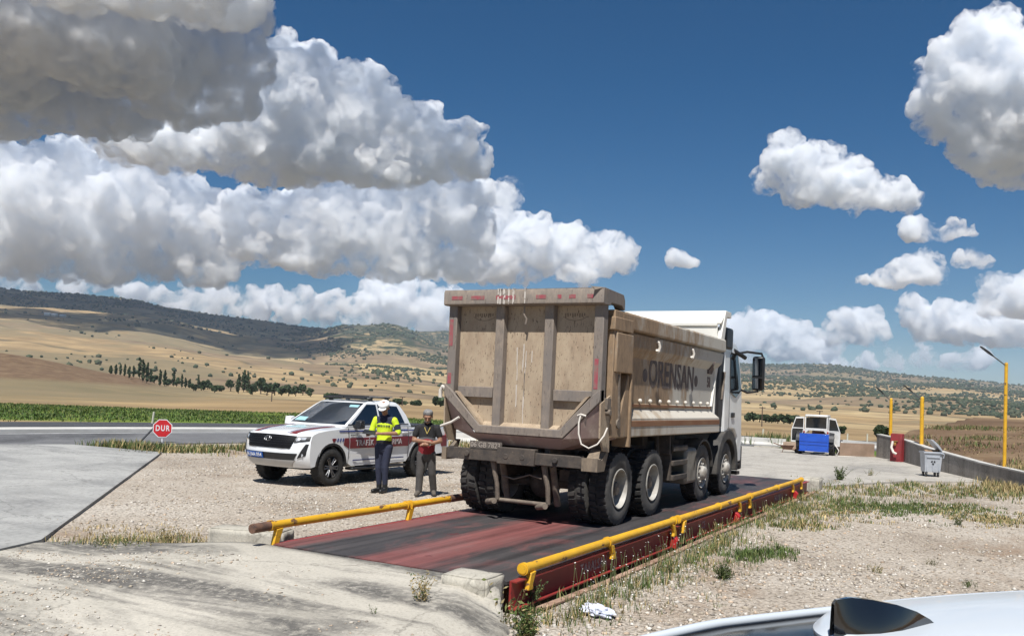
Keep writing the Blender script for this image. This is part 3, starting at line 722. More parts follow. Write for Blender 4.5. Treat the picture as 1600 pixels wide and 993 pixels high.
# rusty angle iron along the edge of the pit
b = MB(); pts = [(-3.90, 7.9), (-3.86, 9.4), (-3.88, 11.9), (-3.92, 14), (-3.9, 17), (-3.93, 20), (-3.98, 23.4)]
for (x0, y0), (x1, y1) in zip(pts[:-1], pts[1:]):
    d = Vector((x1 - x0, y1 - y0, 0)); L_ = d.length; M = Matrix.Translation((x0, y0, 0)) @ d.to_track_quat('Y', 'Z').to_matrix().to_4x4()
    b.box(-.045, .045, 0, L_ - .02, .012, .03, 0, M); b.box(-.05, -.035, 0, L_ - .02, -.14, .02, 0, M)
tag(b.build('edge_angle', mat('pale_rusty_steel', (.40, .27, .19), .8, c2=(.22, .12, .08), scale=5, bmp=.2)), 'long rusty steel edge strip beside the weighbridge pit', 'edge strip')

def rough_block(name, x0, x1, y0, y1, z0, z1, label, seed, rz=0):
    n = 9; rg = np.random.default_rng(seed); bm = bmesh.new(); bmesh.ops.create_cube(bm, size=1); bmesh.ops.bevel(bm, geom=bm.edges[:], offset=.035, segments=2, affect='EDGES')
    bmesh.ops.subdivide_edges(bm, edges=bm.edges[:], cuts=5, use_grid_fill=True)
    for v in bm.verts:
        p = Vector((v.co.x * (x1 - x0), v.co.y * (y1 - y0), v.co.z * (z1 - z0)))
        nn = mnoise.fractal(p * 6 + Vector((seed, 0, 0)), 1, 2, 4) * .012
        v.co = p + v.co.normalized() * nn
    me = bpy.data.meshes.new(name); bm.to_mesh(me); bm.free(); me.materials.append(BLOCK)
    o = bpy.data.objects.new(name, me); COL.objects.link(o); o.location = ((x0 + x1) / 2, (y0 + y1) / 2, (z0 + z1) / 2); o.rotation_euler.z = rz
    for p in me.polygons: p.use_smooth = True
    return tag(o, label, 'concrete block')
rough_block('concrete_block', -8.75, -7.75, 8.2, 8.55, -.1, .27, 'pale concrete block at the near left corner of the weighbridge', 3, .35)
rough_block('concrete_block', -4.72, -4.22, 7.34, 7.74, -.1, .34, 'chipped concrete block at the near right corner of the weighbridge', 5, .05)
rough_block('concrete_block', -4.42, -3.95, 23.6, 24.2, -.2, .32, 'concrete block at the far right corner of the weighbridge', 8)
rough_block('concrete_block', -8.0, -7.45, 23.6, 24.2, -.2, .3, 'concrete block at the far left corner of the weighbridge behind the truck', 9)
# ------------------------------------------------------------------ dump truck
def dusty(name, c, mud, yr, lo=.42, hi=.6, rough=.75, streak=(1, 1, .35), scale=2.0, extra=None):
    """paint under dry mud; the mud is thicker towards the rear of the box (yr: where it starts and ends along the truck)"""
    mt, nt, nd, lk, b = new_mat(name)
    pos = coords(nt, 'Object'); sp = nd.new('ShaderNodeSeparateXYZ'); lk.new(pos, sp.inputs[0])
    g = nd.new('ShaderNodeMapRange'); g.inputs[1].default_value = yr[0]; g.inputs[2].default_value = yr[1]; g.inputs[3].default_value = .22; g.inputs[4].default_value = -.2
    lk.new(sp.outputs[1], g.inputs[0])
    n1 = noise_node(nt, scale, 9, .66, coords(nt, 'Object', streak)); n2 = noise_node(nt, 14, 8, .7, coords(nt, 'Object', (1, 1, .4)))
    f = math_node(nt, 'ADD', math_node(nt, 'ADD', n1.outputs['Fac'], g.outputs[0]), math_node(nt, 'MULTIPLY', math_node(nt, 'SUBTRACT', n2.outputs['Fac'], .5), .35))
    r = ramp(nt, [(lo, (0, 0, 0)), (hi, (1, 1, 1))]); lk.new(f, r.inputs[0])
    mr = ramp(nt, [(.3, tuple(x * .62 for x in mud)), (.5, mud), (.72, tuple(min(1, x * 1.35) for x in mud))]); lk.new(n2.outputs['Fac'], mr.inputs[0])
    col = mixc(nt, math_node(nt, 'MULTIPLY', r.outputs[0], .93), c, mr.outputs[0])
    if extra:
        n3 = noise_node(nt, extra[1], 6, .7, coords(nt, 'Object', (1, 1, .25))); r3 = ramp(nt, [(extra[2], (0, 0, 0)), (extra[2] + .04, (1, 1, 1))]); lk.new(n3.outputs['Fac'], r3.inputs[0])
        col = mixc(nt, r3.outputs[0], col, extra[0])
    lk.new(col, b.inputs['Base Color']); b.inputs['Roughness'].default_value = rough; b.inputs['Specular IOR Level'].default_value = .3
    bump(nt, b, n2.outputs['Fac'], .18, .02)
    return mt
MUD = (.235, .165, .105)
SIDE = dusty('muddy_grey_paint', (.47, .44, .38), (.25, .165, .095), (1.4, 5.8), .42, .62)
BEAM = dusty('muddy_beam_paint', (.52, .48, .41), (.30, .225, .15), (0, 6), .5, .75, extra=((.16, .09, .055), 4, .68))
STRIPE = mat('rust_brown_stripe', (.20, .085, .035), .75, c2=(.25, .13, .065), scale=3, vec_scale=(1, .4, 1))
PANEL = dusty('dusty_tailgate_paint', (.40, .315, .22), (.28, .205, .14), (-1, 1), .40, .66, extra=((.13, .09, .06), 55, .585), streak=(1.6, 1, .7))
POST = dusty('grimy_post_paint', (.185, .16, .14), (.25, .20, .155), (-1, 1), .42, .7, extra=((.10, .08, .065), 30, .60))
POSTP = mat('worn_red_tape', (.30, .06, .075), .7, c2=(.22, .13, .11), scale=8, thr=(.45, .62))
HEADW = dusty('scratched_white_paint', (.70, .68, .62), (.42, .30, .2), (-20, 20), .6, .74, extra=((.2, .13, .09), 3.5, .66))
WHITEP = mat('white_truck_paint', (.74, .75, .74), .3, c2=(.66, .66, .63), scale=2, coat=.4)
BLACKP = mat('black_plastic', (.012, .012, .013), .45, c2=(.02, .02, .021), scale=6)
DUSTBLK = mat('dusty_black_plastic', (.035, .034, .033), .7, c2=(.09, .08, .068), scale=4)
CHASS = mat('muddy_chassis', (.045, .038, .033), .85, c2=(.10, .078, .06), scale=5, spots=(.15, .11, .08), bmp=.3)
TYRE = mat('truck_tyre', (.022, .021, .021), .9, c2=(.065, .058, .05), scale=5, thr=(.4, .75), bmp=.15)
TYRES = mat('dusty_sidewall', (.06, .057, .053), .9, c2=(.11, .10, .088), scale=4, thr=(.4, .7))
RIMP = mat('dusty_rim', (.42, .40, .36), .6, c2=(.26, .23, .19), scale=6)
HUBM = mat('muddy_hub', (.12, .095, .075), .8, c2=(.2, .16, .12), scale=9, bmp=.3)
GLASS = mat('dark_window_glass', (.012, .015, .018), .04, spec=.8)
ALU = mat('dented_aluminium_tank', (.26, .235, .20), .55, c2=(.17, .15, .125), scale=5, metal=.3, bmp=.15, bscale=8)
FADETXT = mat('weathered_letter_paint', (.085, .068, .065), .8, c2=(.17, .125, .10), scale=7, thr=(.42, .68))
PLATEW = mat('dirty_number_plate', (.12, .10, .085), .8, c2=(.07, .06, .05), scale=10)
CABLE = mat('pale_cable', (.62, .57, .50), .7)
tk = thing('dump_truck', 'muddy four axle dump truck standing on the weighbridge', 'dump truck', (-6.1, 11.4, .25))

# box: floor, two ribbed sides
prof_ = [(1.06, 1.30), (1.25, 1.29), (1.285, 1.31), (1.285, 1.45), (1.292, 1.455), (1.292, 1.535), (1.285, 1.54), (1.285, 1.575), (1.15, 1.715), (1.15, 1.745), (1.175, 1.75), (1.175, 1.79), (1.165, 1.80), (1.165, 2.50), (1.255, 2.63), (1.265, 2.655), (1.265, 2.845), (1.21, 2.86), (1.21, 2.875), (1.30, 2.89), (1.31, 2.91), (1.31, 3.10), (1.29, 3.13), (1.16, 3.14), (1.10, 3.10), (1.06, 1.5)]
def fy(z): return float(np.interp(z, [1.28, 1.6, 1.8, 2.55, 2.76, 3.14], [5.98, 5.92, 5.68, 5.95, 6.18, 6.12]))
b = MB()
for sg in (1, -1):
    b.prism([(sg * x, z) for x, z in prof_], 'Y', .62, 99)
b.box(-1.1, 1.1, .2, 99, 1.30, 1.42)
b.v = [(x, (fy(z) if y == 99 else y), z) for x, y, z in b.v]
body = b.build('tipper_body', [SIDE], tk, smooth=False)
me = body.data; me.materials.append(STRIPE); me.materials.append(BEAM)
for p in me.polygons:
    c = p.center
    if abs(c.x) > 1.286 and 1.45 < c.z < 1.54: p.material_index = 1
    elif abs(c.x) > 1.17 and 1.75 < c.z < 1.79: p.material_index = 1
    elif c.z < 1.73 and abs(c.x) > 1.0: p.material_index = 2
b = MB()   # white edge plate at the front of the side
for sg in (1, -1):
    ed = [(fy(z), z) for z in (1.80, 1.9, 2.2, 2.55, 2.76, 3.0, 3.12)]
    b.prism([(y - .012, z) for y, z in ed] + [(y + .03, z) for y, z in reversed(ed)], 'X', sg * 1.15, sg * 1.205)
b.build('front_edge_plate', HEADW, body, smooth=False, split='each')
t1 = lettering('lettering', 'ORENSAN', .655, (1.1665, 3.36, 2.285), FADETXT, body, bold=.018, spacing=1.0, sx=.80)
b = MB()
for y in (1.99, 4.70):
    b.cyl((1.165, y, 2.25), (1.169, y, 2.25), .105, n=24)
b.build('lettering', FADETXT, body, split='each')
lettering('lettering', '58', .27, (1.1675, 5.52, 2.25), FADETXT, body, bold=.01, sx=.8)
b = MB(); b.prism([(5.40, 2.42), (5.40, 2.50), (5.47, 2.50), (5.47, 2.60), (5.53, 2.66), (5.53, 2.56), (5.62, 2.52), (5.62, 2.42)], 'X', 1.166, 1.2); b.v = [(x + (z - 2.42) * .35 if z > 2.5 else x, y, z) for x, y, z in b.v]; b.build('lettering', FADETXT, body)
b = MB()
for y in (2.2, 4.02):
    b.tube([(1.27, y, 2.80), (1.30, y, 2.79), (1.315, y + .02, 2.72), (1.30, y + .01, 2.65), (1.30, y - .06, 2.63), (1.31, y - .10, 2.66)], .022, 8)
b.build('hook', CABLE, body, smooth=True, split='each')
b = MB()
for k in range(9): b.sphere((1.19, 1.75 + k * .46, 1.845), .034, 10, 6)
b.build('bolt_head', CABLE, body, smooth=True, split='each')

# rear corner: cover box over the tailgate ram, lock arm and posts
b = MB()
for sg in (1, -1):
    b.box(*sorted((sg * 1.10, sg * 1.31)), .30, .62, 1.3, 3.12); b.box(*sorted((sg * 1.18, sg * 1.345)), .34, .98, 2.235, 2.80)
    b.box(*sorted((sg * 1.18, sg * 1.335)), .26, .98, 2.83, 3.02); b.prism([(.62, 1.30), (1.06, 1.30), (1.06, 1.45), (.98, 2.2), (.92, 2.22), (.64, 1.55)], 'X', *sorted((sg * 1.19, sg * 1.30)))
    b.box(*sorted((sg * 1.05, sg * 1.33)), .98, 1.05, 1.15, 2.25)
b.build('corner_cover', SIDE, tk, bevel=.012, split='side')
b = MB()
for sg in (1, -1):
    b.cyl((sg * 1.30, .52, 2.2), (sg * 1.30, .58, 1.55), .035, n=10); b.cyl((sg * 1.25, .55, 1.5), (sg * 1.33, .55, 1.5), .07, n=12)
    b.box(*sorted((sg * 1.24, sg * 1.33)), .10, .24, 1.70, 1.86); b.cyl((sg * 1.2, .16, 1.66), (sg * 1.36, .16, 1.66), .045, n=12)
b.build('tailgate_lock', HUBM, tk, bevel=.006, split='side')

# tailgate
b = MB(); b.prism([(-1.14, 3.16), (1.14, 3.16), (1.14, 1.82), (.66, 1.36), (-.62, 1.36), (-1.14, 1.82)], 'Y', .10, .145)
b.add([(-.64, .098, 1.44), (.68, .098, 1.44), (.66, -.01, 1.386), (-.62, -.01, 1.386), (-.6, .12, 1.30), (.64, .12, 1.30)], [(0, 1, 2, 3), (3, 2, 5, 4)])
tg_ = b.build('tailgate', PANEL, tk)
b = MB()
for x in (-.39, .42): b.prism([(x - .085, .10), (x - .07, -.005), (x + .07, -.005), (x + .085, .10)], 'Z', 1.37, 3.16)
b.build('tailgate_rib', POST, tg_, bevel=.01, split='each')
b = MB()
for sg in (1, -1): b.box(*sorted((sg * 1.13, sg * 1.275)), -.02, .14, 1.78, 3.16)
b.build('tailgate_post', POST, tg_, bevel=.012, split='each')
fr = [(-1.285, 1.80), (-.69, 1.265), (.73, 1.265), (1.275, 1.80), (1.275, 1.98), (1.15, 1.88), (.67, 1.385), (-.64, 1.385), (-1.15, 1.88), (-1.285, 1.98)]
b = MB(); b.prism(fr, 'Y', -.055, .10); b.build('tailgate_frame', POST, tg_, bevel=.012)
b = MB()   # inner flange of the frame, in the tailgate panel's colour
b.prism([(-1.10, 1.875), (-.645, 1.388), (-.60, 1.388), (-1.04, 1.86)], 'Y', -.04, .098); b.prism([(1.11, 1.875), (.675, 1.388), (.63, 1.388), (1.05, 1.86)], 'Y', -.04, .098)
b.build('frame_flange', PANEL, tg_, split='each')
b = MB(); b.box(-1.09, -.485, .03, .10, 1.79, 1.95); b.box(.515, 1.12, .03, .10, 1.79, 1.95)
b.build('cross_bar', POST, tg_, bevel=.008, split='each')
b = MB()
b.prism([(-.10, 3.155), (-.13, 3.17), (-.13, 3.35), (-.11, 3.385), (.60, 3.36), (.66, 3.28), (.66, 3.14), (.63, 3.14), (.55, 3.20), (.15, 3.2), (.12, 3.155)], 'X', 1.17, 1.31)
b.prism([(-.10, 3.155), (-.13, 3.17), (-.13, 3.35), (-.11, 3.385), (.60, 3.36), (.66, 3.28), (.66, 3.14), (.63, 3.14), (.55, 3.20), (.15, 3.2), (.12, 3.155)], 'X', -1.31, -1.17)
b.prism([(-.10, 3.155), (-.13, 3.17), (-.13, 3.35), (-.11, 3.385), (.12, 3.385), (.14, 3.36), (.14, 3.155)], 'X', -1.17, 1.17)
lip = b.build('tailgate_lip', POST, tg_, bevel=.014)
b = MB()
for x0, x1 in ((-1.17, -.98), (-.83, -.60), (-.40, -.08), (.26, .42), (.60, .66), (.78, .88), (1.06, 1.15)): b.box(x0, x1, -.134, -.128, 3.235, 3.29)
b.box(-1.25, -1.19, -.024, -.018, 2.55, 2.95); b.box(-1.25, -1.19, -.024, -.018, 1.98, 2.14); b.box(1.16, 1.22, -.024, -.018, 1.98, 2.40)
b.build('reflective_tape', POSTP, tg_, split='each')
b = MB(); rg = random.Random(4)
for x in (-.36, -.33, -.27, -.26, -.19, -.11, -.10, .07):
    x += rg.uniform(-.01, .01); z = 3.39
    b.box(x - .012, x + .012, -.137, -.10, 3.383, 3.392)
    while z > 3.17:
        l = rg.uniform(.03, .12); w = rg.uniform(.005, .013); b.box(x - w, x + w, -.1345, -.131, max(3.165, z - l), z); z -= l + rg.uniform(0, .04)
for x, z0, z1 in ((-.14, 2.55, 2.1), (-.02, 2.60, 2.2), (.02, 2.5, 1.95), (.0, 2.2, 1.5), (-.12, 2.0, 1.7), (.12, 2.5, 2.35)):
    z = z0
    while z > z1:
        l = rg.uniform(.06, .2); w = rg.uniform(.003, .008); x += rg.uniform(-.006, .006); b.box(x - w, x + w, .096, .101, z - l, z); z -= l - .002
b.build('white_splash', mat('dried_white_paint', (.56, .51, .45), .8), tg_)
b = MB()
for x in (-.72, .78):
    for k in range(9): b.box(x - .16 + k * .037, x - .142 + k * .037, .096, .101, 2.99 + .01 * (k % 3), 3.05)
    b.tube([(x - .19, .099, 3.0), (x - .1, .099, 2.955), (x, .099, 2.94), (x + .1, .099, 2.955), (x + .19, .099, 3.0)], .004, 5)
b.build('faded_emblem', mat('faded_emblem_paint', (.21, .155, .105), .8), tg_, split='side')
b = MB(); b.tube([(.02, -.02, 3.15), (.03, -.04, 3.02), (.06, -.02, 2.96), (.05, -.02, 2.88)], .014, 8); b.build('strap_end', POST, tg_, smooth=True)
# chute floor under the tailgate
b = MB(); b.add([(-.70, -.05, 1.26), (.74, -.05, 1.26), (.62, .12, 1.10), (-.62, .12, 1.10), (-1.28, -.02, 1.79), (1.27, -.02, 1.79), (1.2, .16, 1.3), (-1.2, .16, 1.3), (1.27, .62, 1.28), (-1.28, .62, 1.28), (.62, .62, 1.08), (-.62, .62, 1.08)],
    [(0, 1, 2, 3), (0, 3, 7, 4), (1, 5, 6, 2), (4, 7, 9), (5, 8, 6), (3, 2, 10, 11), (7, 3, 11, 9), (2, 6, 8, 10)])
b.build('chute_floor', dusty('dusty_pink_primer', (.30, .215, .19), (.40, .33, .27), (-1, 1), .5, .7), tk)
for sg in (1, -1):
    b = MB(); b.prism([(-.03, 1.78), (.30, 1.9), (.32, 1.10), (.12, 1.12), (-.02, 1.3)], 'X', *sorted((sg * 1.265, sg * 1.29))); b.build('side_plate', PANEL, tk)
b = MB(); b.tube([(1.0, -.06, 1.60), (.99, -.09, 1.5), (1.0, -.10, 1.35), (1.05, -.11, 1.21), (1.16, -.10, 1.16), (1.27, -.06, 1.22), (1.33, .02, 1.34), (1.35, .08, 1.45)], .012, 8); b.tube([(.95, -.05, 1.60), (1.0, -.06, 1.62), (1.08, -.05, 1.60)], .014, 8)
b.tube([(-1.0, -.04, 1.48), (-1.12, -.06, 1.40), (-1.33, -.03, 1.33)], .02, 8); b.tube([(-1.25, -.02, 1.9), (-1.33, -.03, 1.93), (-1.36, -.03, 1.87), (-1.36, -.03, 1.76)], .03, 8)
b.build('safety_cable', CABLE, tk, smooth=True, split='each')

# headboard over the cab
b = MB(); b.box(-1.2, 1.2, 5.86, 5.92, 1.4, 3.45)
b.add([(-1.27, 5.86, 3.44), (1.27, 5.86, 3.44), (1.27, 6.22, 3.70), (-1.27, 6.22, 3.70), (-1.27, 5.92, 3.42), (1.27, 5.92, 3.42), (1.27, 6.26, 3.66), (-1.27, 6.26, 3.66)], [(0, 1, 2, 3), (7, 6, 5, 4), (1, 5, 6, 2), (0, 3, 7, 4), (3, 2, 6, 7), (0, 4, 5, 1)])
b.box(-1.27, 1.27, 6.20, 6.62, 3.60, 3.72); b.box(-1.2, 1.2, 5.83, 5.86, 3.38, 3.45)
for sg in (1, -1):
    b.prism([(5.84, 3.08), (5.98, 3.06), (6.12, 3.14), (6.28, 3.68), (6.14, 3.70)], 'X', *sorted((sg * 1.2, sg * 1.285)))
b.build('headboard', HEADW, tk, bevel=.01)

# chassis and rear end
b = MB()
for sg in (1, -1): b.box(*sorted((sg * .36, sg * .44)), .15, 7.4, .82, 1.10)
for y in (.6, 1.6, 2.9, 4.3, 5.8): b.box(-.36, .36, y, y + .14, .86, 1.05)
b.box(-.9, .9, .55, .75, 1.08, 1.28); b.box(-.8, .8, 3.0, 3.25, 1.08, 1.28); b.box(-.5, .5, 4.5, 5.6, 1.1, 1.3)
b.build('chassis_frame', CHASS, tk)
b = MB(); b.box(-1.205, 1.025, -.02, .07, .86, 1.03); b.box(-.32, .30, -.05, .07, .84, 1.08); b.box(-.30, .28, .07, .4, .88, 1.06)
for x in (-.84, -.17, .10, .62): b.cyl((x, -.056, .95), (x, -.02, .95), .042, n=14)
rbp = b.build('rear_bumper', CHASS, tk, bevel=.008)
b = MB(); b.box(-.80, -.255, -.025, -.005, 1.035, 1.145); pl = b.build('number_plate', PLATEW, rbp)
lettering('lettering', '06 GB 7823', .105, (-.53, -.028, 1.088), mat('grimy_letters', (.30, .26, .22), .8), pl, facing='-Y', bold=.002)
b = MB(); b.prism([(-.03, .835), (.22, .835), (.37, 1.13), (.31, 1.13), (.12, .99), (-.03, 1.02)], 'X', 1.03, 1.27); b.prism([(-.03, .835), (.22, .835), (.37, 1.13), (.31, 1.13), (.12, .99), (-.03, 1.02)], 'X', -1.29, -1.21)
b.build('mudguard_bracket', dusty('dusty_bracket', (.13, .11, .09), (.2, .155, .11), (-1, 1)), tk, split='each')
b = MB()
for x in (-.42, .42):
    b.tube([(x - .03, .1, .86), (x, .1, .70), (x + .03, .12, .55), (x + .03, .16, .30)], [.05, .04, .035, .035], 8); b.cyl((x + .03, .06, .28), (x - .16, .2, .24), .045, n=10); b.cyl((x, .3, .9), (x + .02, .5, .25), .05, n=10)
b.cyl((-.40, .18, .29), (.45, .18, .29), .03, n=10); b.tube([(-.3, .1, .66), (-.1, .1, .62), (.15, .12, .70), (.36, .1, .66)], .012, 6)
b.build('stabiliser', HUBM, tk, smooth=True)
AXY = (.95, 2.38, 5.22, 6.86)
for k, y in enumerate(AXY):
    b = MB(); b.cyl((-.95, y, .53), (.95, y, .53), .075, n=14)
    if k < 2: b.sphere((0, y, .53), .24, 16, 10, 0, (1, 1.1, 1)); b.box(-.62, -.45, y - .45, y + .45, .62, .78); b.box(.45, .62, y - .45, y + .45, .62, .78)
    else: b.box(-.6, .6, y - .07, y + .07, .44, .58)
    b.build('axle', CHASS, tk, smooth=True)

def tyre_mb(R, w, rim, lugs, ld):
    b = MB(); h = w / 2
    b.lathe([(rim, -h * .80), (rim + .03, -h * .92), ((R + rim) / 2, -h), (R - .06, -h * .97), (R - .015, -h * .86), (R - ld, -h * .78), (R - ld, h * .78), (R - .015, h * .86), (R - .06, h * .97), ((R + rim) / 2, h), (rim + .03, h * .92), (rim, h * .80)], n=56, close=True)
    for k in range(lugs):
        for sg in (1, -1):
            a = 2 * math.pi * (k + (.5 if sg > 0 else 0)) / lugs; da = 2 * math.pi / lugs * .30
            vs = []
            for rr_, e in ((R - ld - .004, 1), (R, .86)):
                for aa, xx in ((a - da * e, h * .10), (a + da * e, h * .16), (a + da * e + .03, h * .86), (a - da * e + .03, h * .86)):
                    vs.append((sg * xx, rr_ * math.sin(aa), rr_ * math.cos(aa)))
            for aa in (a - da + .03, a + da + .03): vs.append((sg * h * .985, (R - .075) * math.sin(aa), (R - .075) * math.cos(aa)))
            b.add(vs, [(4, 5, 6, 7), (0, 1, 5, 4), (1, 2, 6, 5), (3, 0, 4, 7), (7, 6, 9, 8), (2, 9, 6), (3, 7, 8)])
    return b
def truck_wheel(kind):
    r = bpy.data.objects.new('wheel', None); COL.objects.link(r)
    t = tyre_mb(.535, .30, .29, 30, .022).build('tyre', [TYRE, TYRES], r, smooth=True, weld=False)
    for p in t.data.polygons:
        c = p.center
        if math.hypot(c.y, c.z) < .50 and abs(c.x) > .13: p.material_index = 1
    b = MB()
    if kind == 'dual':
        b.lathe([(.292, .13), (.30, .145), (.285, .15), (.265, .10), (.25, -.02), (.17, -.05), (.13, -.05)], n=40)
        b.lathe([(.292, -.13), (.285, -.14), (.26, -.1), (.25, -.03)], n=40)
        b.build('rim', RIMP, r, smooth=True)
        b = MB(); b.lathe([(.15, -.05), (.145, .02), (.11, .05), (.09, .10), (0.001, .11)], n=24)
        for k in range(10): a = k * math.pi / 5; b.cyl((-.05, .19 * math.sin(a), .19 * math.cos(a)), (-.015, .19 * math.sin(a), .19 * math.cos(a)), .018, n=6)
        b.build('hub', HUBM, r, smooth=True)
    else:
        b.lathe([(.292, -.14), (.262, -.1), (.27, .10), (.292, .145), (.285, .15), (.262, .13), (.245, .09), (.19, .105), (.15, .12)], n=40)
        b.build('rim', RIMP, r, smooth=True)
        b = MB(); b.lathe([(.16, .11), (.13, .15), (.12, .20), (.09, .225), (.001, .23)], n=24)
        for k in range(10): a = k * math.pi / 5; b.cyl((.10, .175 * math.sin(a), .175 * math.cos(a)), (.15, .175 * math.sin(a), .175 * math.cos(a)), .02, n=6)
        b.build('hub', RIMP, r, smooth=True)
    return r
wd = truck_wheel('dual'); ws = truck_wheel('single'); first = {'d': True, 's': True}
def put(proto, key, x, y, rz, rx):
    o = proto if first[key] else copy_tree(proto); first[key] = False
    o.parent = tk; o.location = (x, y, .535); o.rotation_euler = (rx, 0, rz)
for y in AXY[:2]:
    for sg in (1, -1):
        put(wd, 'd', sg * 1.085, y, 0 if sg > 0 else math.pi, random.uniform(0, 6)); put(wd, 'd', sg * .755, y, math.pi if sg > 0 else 0, random.uniform(0, 6))
for y in AXY[2:]:
    for sg in (1, -1): put(ws, 's', sg * 1.05, y, 0 if sg > 0 else math.pi, random.uniform(0, 6))

def arch(y0, r0, r1, x0, x1, a0, a1, zc=.535, n=14):
    pts = []
    for rr_ in (r1, r0):
        seq = [a0 + (a1 - a0) * k / n for k in range(n + 1)]
        if rr_ == r0: seq.reverse()
        pts += [(y0 + rr_ * math.cos(a), zc + rr_ * math.sin(a)) for a in seq]
    return pts
for sg in (1, -1):
    b = MB(); xx = sorted((sg * .92, sg * 1.22))
    b.prism(arch(AXY[2], .60, .64, 0, 0, .15, 3.0), 'X', *xx); b.build('mudguard', DUSTBLK, tk)
    b = MB(); b.prism(arch(AXY[3], .60, .80, 0, 0, -.1, 3.25), 'X', *sorted((sg * .95, sg * 1.245))); b.build('wheel_arch', DUSTBLK, tk, bevel=.015)
# side: steps, tank
b = MB()
b.box(.95, 1.2, 3.25, 3.40, .95, 1.3)
for z in (.55, .80, 1.05): b.box(.95, 1.24, 3.35, 4.15, z - .05, z + .04)
b.box(1.0, 1.2, 3.3, 3.38, .5, 1.3); b.build('side_step', CHASS, tk, bevel=.01, split='each')
b = MB(); b.box(.6, 1.22, 4.15, 4.78, .38, 1.03); b.box(-1.22, -.6, 3.3, 4.7, .38, 1.03); b.build('fuel_tank', ALU, tk, bevel=.06, split='each')
b = MB(); b.tube([(1.0, 3.1, 1.3), (1.02, 3.12, 1.0), (1.05, 3.25, .6)], .04, 8); b.build('support_bar', CHASS, tk)

# cab
side_o = [(6.62, 1.22), (6.62, 3.02), (6.85, 3.18), (7.55, 3.16), (7.78, 3.02), (7.98, 2.2), (8.02, 1.25), (8.02, .62), (7.72, .62), (7.66, 1.15), (7.4, 1.32), (6.9, 1.34), (6.75, 1.22)]
b = MB()
for i_, (x0, x1) in enumerate(((-1.21, 1.21),)): b.prism(side_o, 'X', x0, x1)
b.v = [(x * (1 - .05 * max(0, z - 2.1)), y, z) for x, y, z in b.v]
cab = b.build('cab', WHITEP, tk, bevel=.04)
def wx(z): return 1.21 * (1 - .05 * max(0, z - 2.1))
for sg in (1, -1):
    b = MB(); q = [(7.02, 2.10), (7.02, 2.86), (7.14, 2.94), (7.66, 2.92), (7.86, 2.16), (7.45, 2.0)]
    vs = [(sg * (wx(z) + .004), y, z) for y, z in q] + [(sg * (wx(z) - .02), y, z) for y, z in q]; n_ = len(q)
    b.add(vs, [tuple(range(n_)), tuple(range(2 * n_ - 1, n_ - 1, -1))] + [(k, (k + 1) % n_, n_ + (k + 1) % n_, n_ + k) for k in range(n_)]); b.build('window', GLASS, cab)
    b = MB(); b.box(*sorted((sg * 1.205, sg * 1.235)), 7.10, 7.32, 1.58, 1.68); b.build('door_handle', BLACKP, cab, bevel=.01)
    b = MB(); b.box(*sorted((sg * 1.208, sg * 1.213)), 6.93, 6.942, 1.36, 3.0); b.build('door_seam', BLACKP, cab)
b = MB(); b.prism([(-1.05, 2.05), (1.05, 2.05), (.98, 2.92), (-.98, 2.92)], 'Y', 7.80, 8.0); b.v = [(x, (7.995 - (z - 2.05) * .24 if y > 7.9 else y), z) for x, y, z in b.v]; b.build('windscreen', GLASS, cab)
b = MB(); b.box(-1.2, 1.2, 7.98, 8.16, .45, .98); b.build('front_bumper', DUSTBLK, cab, bevel=.04)
b = MB(); b.box(-1.0, 1.0, 7.6, 7.98, 2.98, 3.10); b.build('sun_visor', BLACKP, cab, bevel=.03)
b = MB(); b.box(-1.1, 1.18, 6.16, 6.55, 1.35, 2.95); b.box(.60, 1.20, 6.58, 7.12, 2.98, 3.43); b.box(-1.1, .5, 6.2, 6.6, 2.96, 3.3)
b.prism([(6.70, 3.05), (7.25, 3.40), (7.34, 3.40), (7.36, 3.08)], 'X', -1.0, 1.06)
b.build('air_intake', BLACKP, tk, bevel=.05, split='each')
b = MB(); b.cyl((1.05, 6.35, 1.36), (1.05, 6.35, 1.62), .10, n=16); b.tube([(.95, 6.3, 1.9), (1.19, 6.4, 1.95), (1.2, 6.5, 2.5)], .03, 8); b.build('exhaust_stack', HUBM, tk, smooth=True)
b = MB(); b.box(1.36, 1.62, 8.10, 8.26, 2.18, 2.92); b.box(-1.62, -1.36, 8.10, 8.26, 2.18, 2.92); mr_ = b.build('mirror', BLACKP, tk, bevel=.05, split='each')
b = MB()
for sg in (1, -1):
    b.box(*sorted((sg * 1.39, sg * 1.59)), 8.085, 8.10, 2.50, 2.88); b.box(*sorted((sg * 1.39, sg * 1.59)), 8.085, 8.10, 2.22, 2.44)
b.build('mirror_glass', mat('mirror_glass', (.35, .35, .36), .03, metal=1.0), mr_, split='side')
b = MB()
for sg in (1, -1):
    b.tube([(sg * 1.1, 7.75, 2.95), (sg * 1.3, 7.9, 3.0), (sg * 1.55, 8.15, 2.98), (sg * 1.58, 8.18, 2.88)], .026, 8); b.tube([(sg * 1.15, 7.85, 2.2), (sg * 1.3, 8.0, 2.12), (sg * 1.5, 8.16, 2.16)], .024, 8)
b.cyl((1.08, 7.3, 3.04), (1.30, 7.75, 2.86), .045, n=10)
b.build('mirror_arm', BLACKP, tk, smooth=True, split='side')
b = MB(); b.box(1.0, 1.2, 7.75, 8.0, .35, .42); b.box(1.0, 1.2, 7.75, 8.0, .55, .60); b.build('cab_step', CHASS, tk)
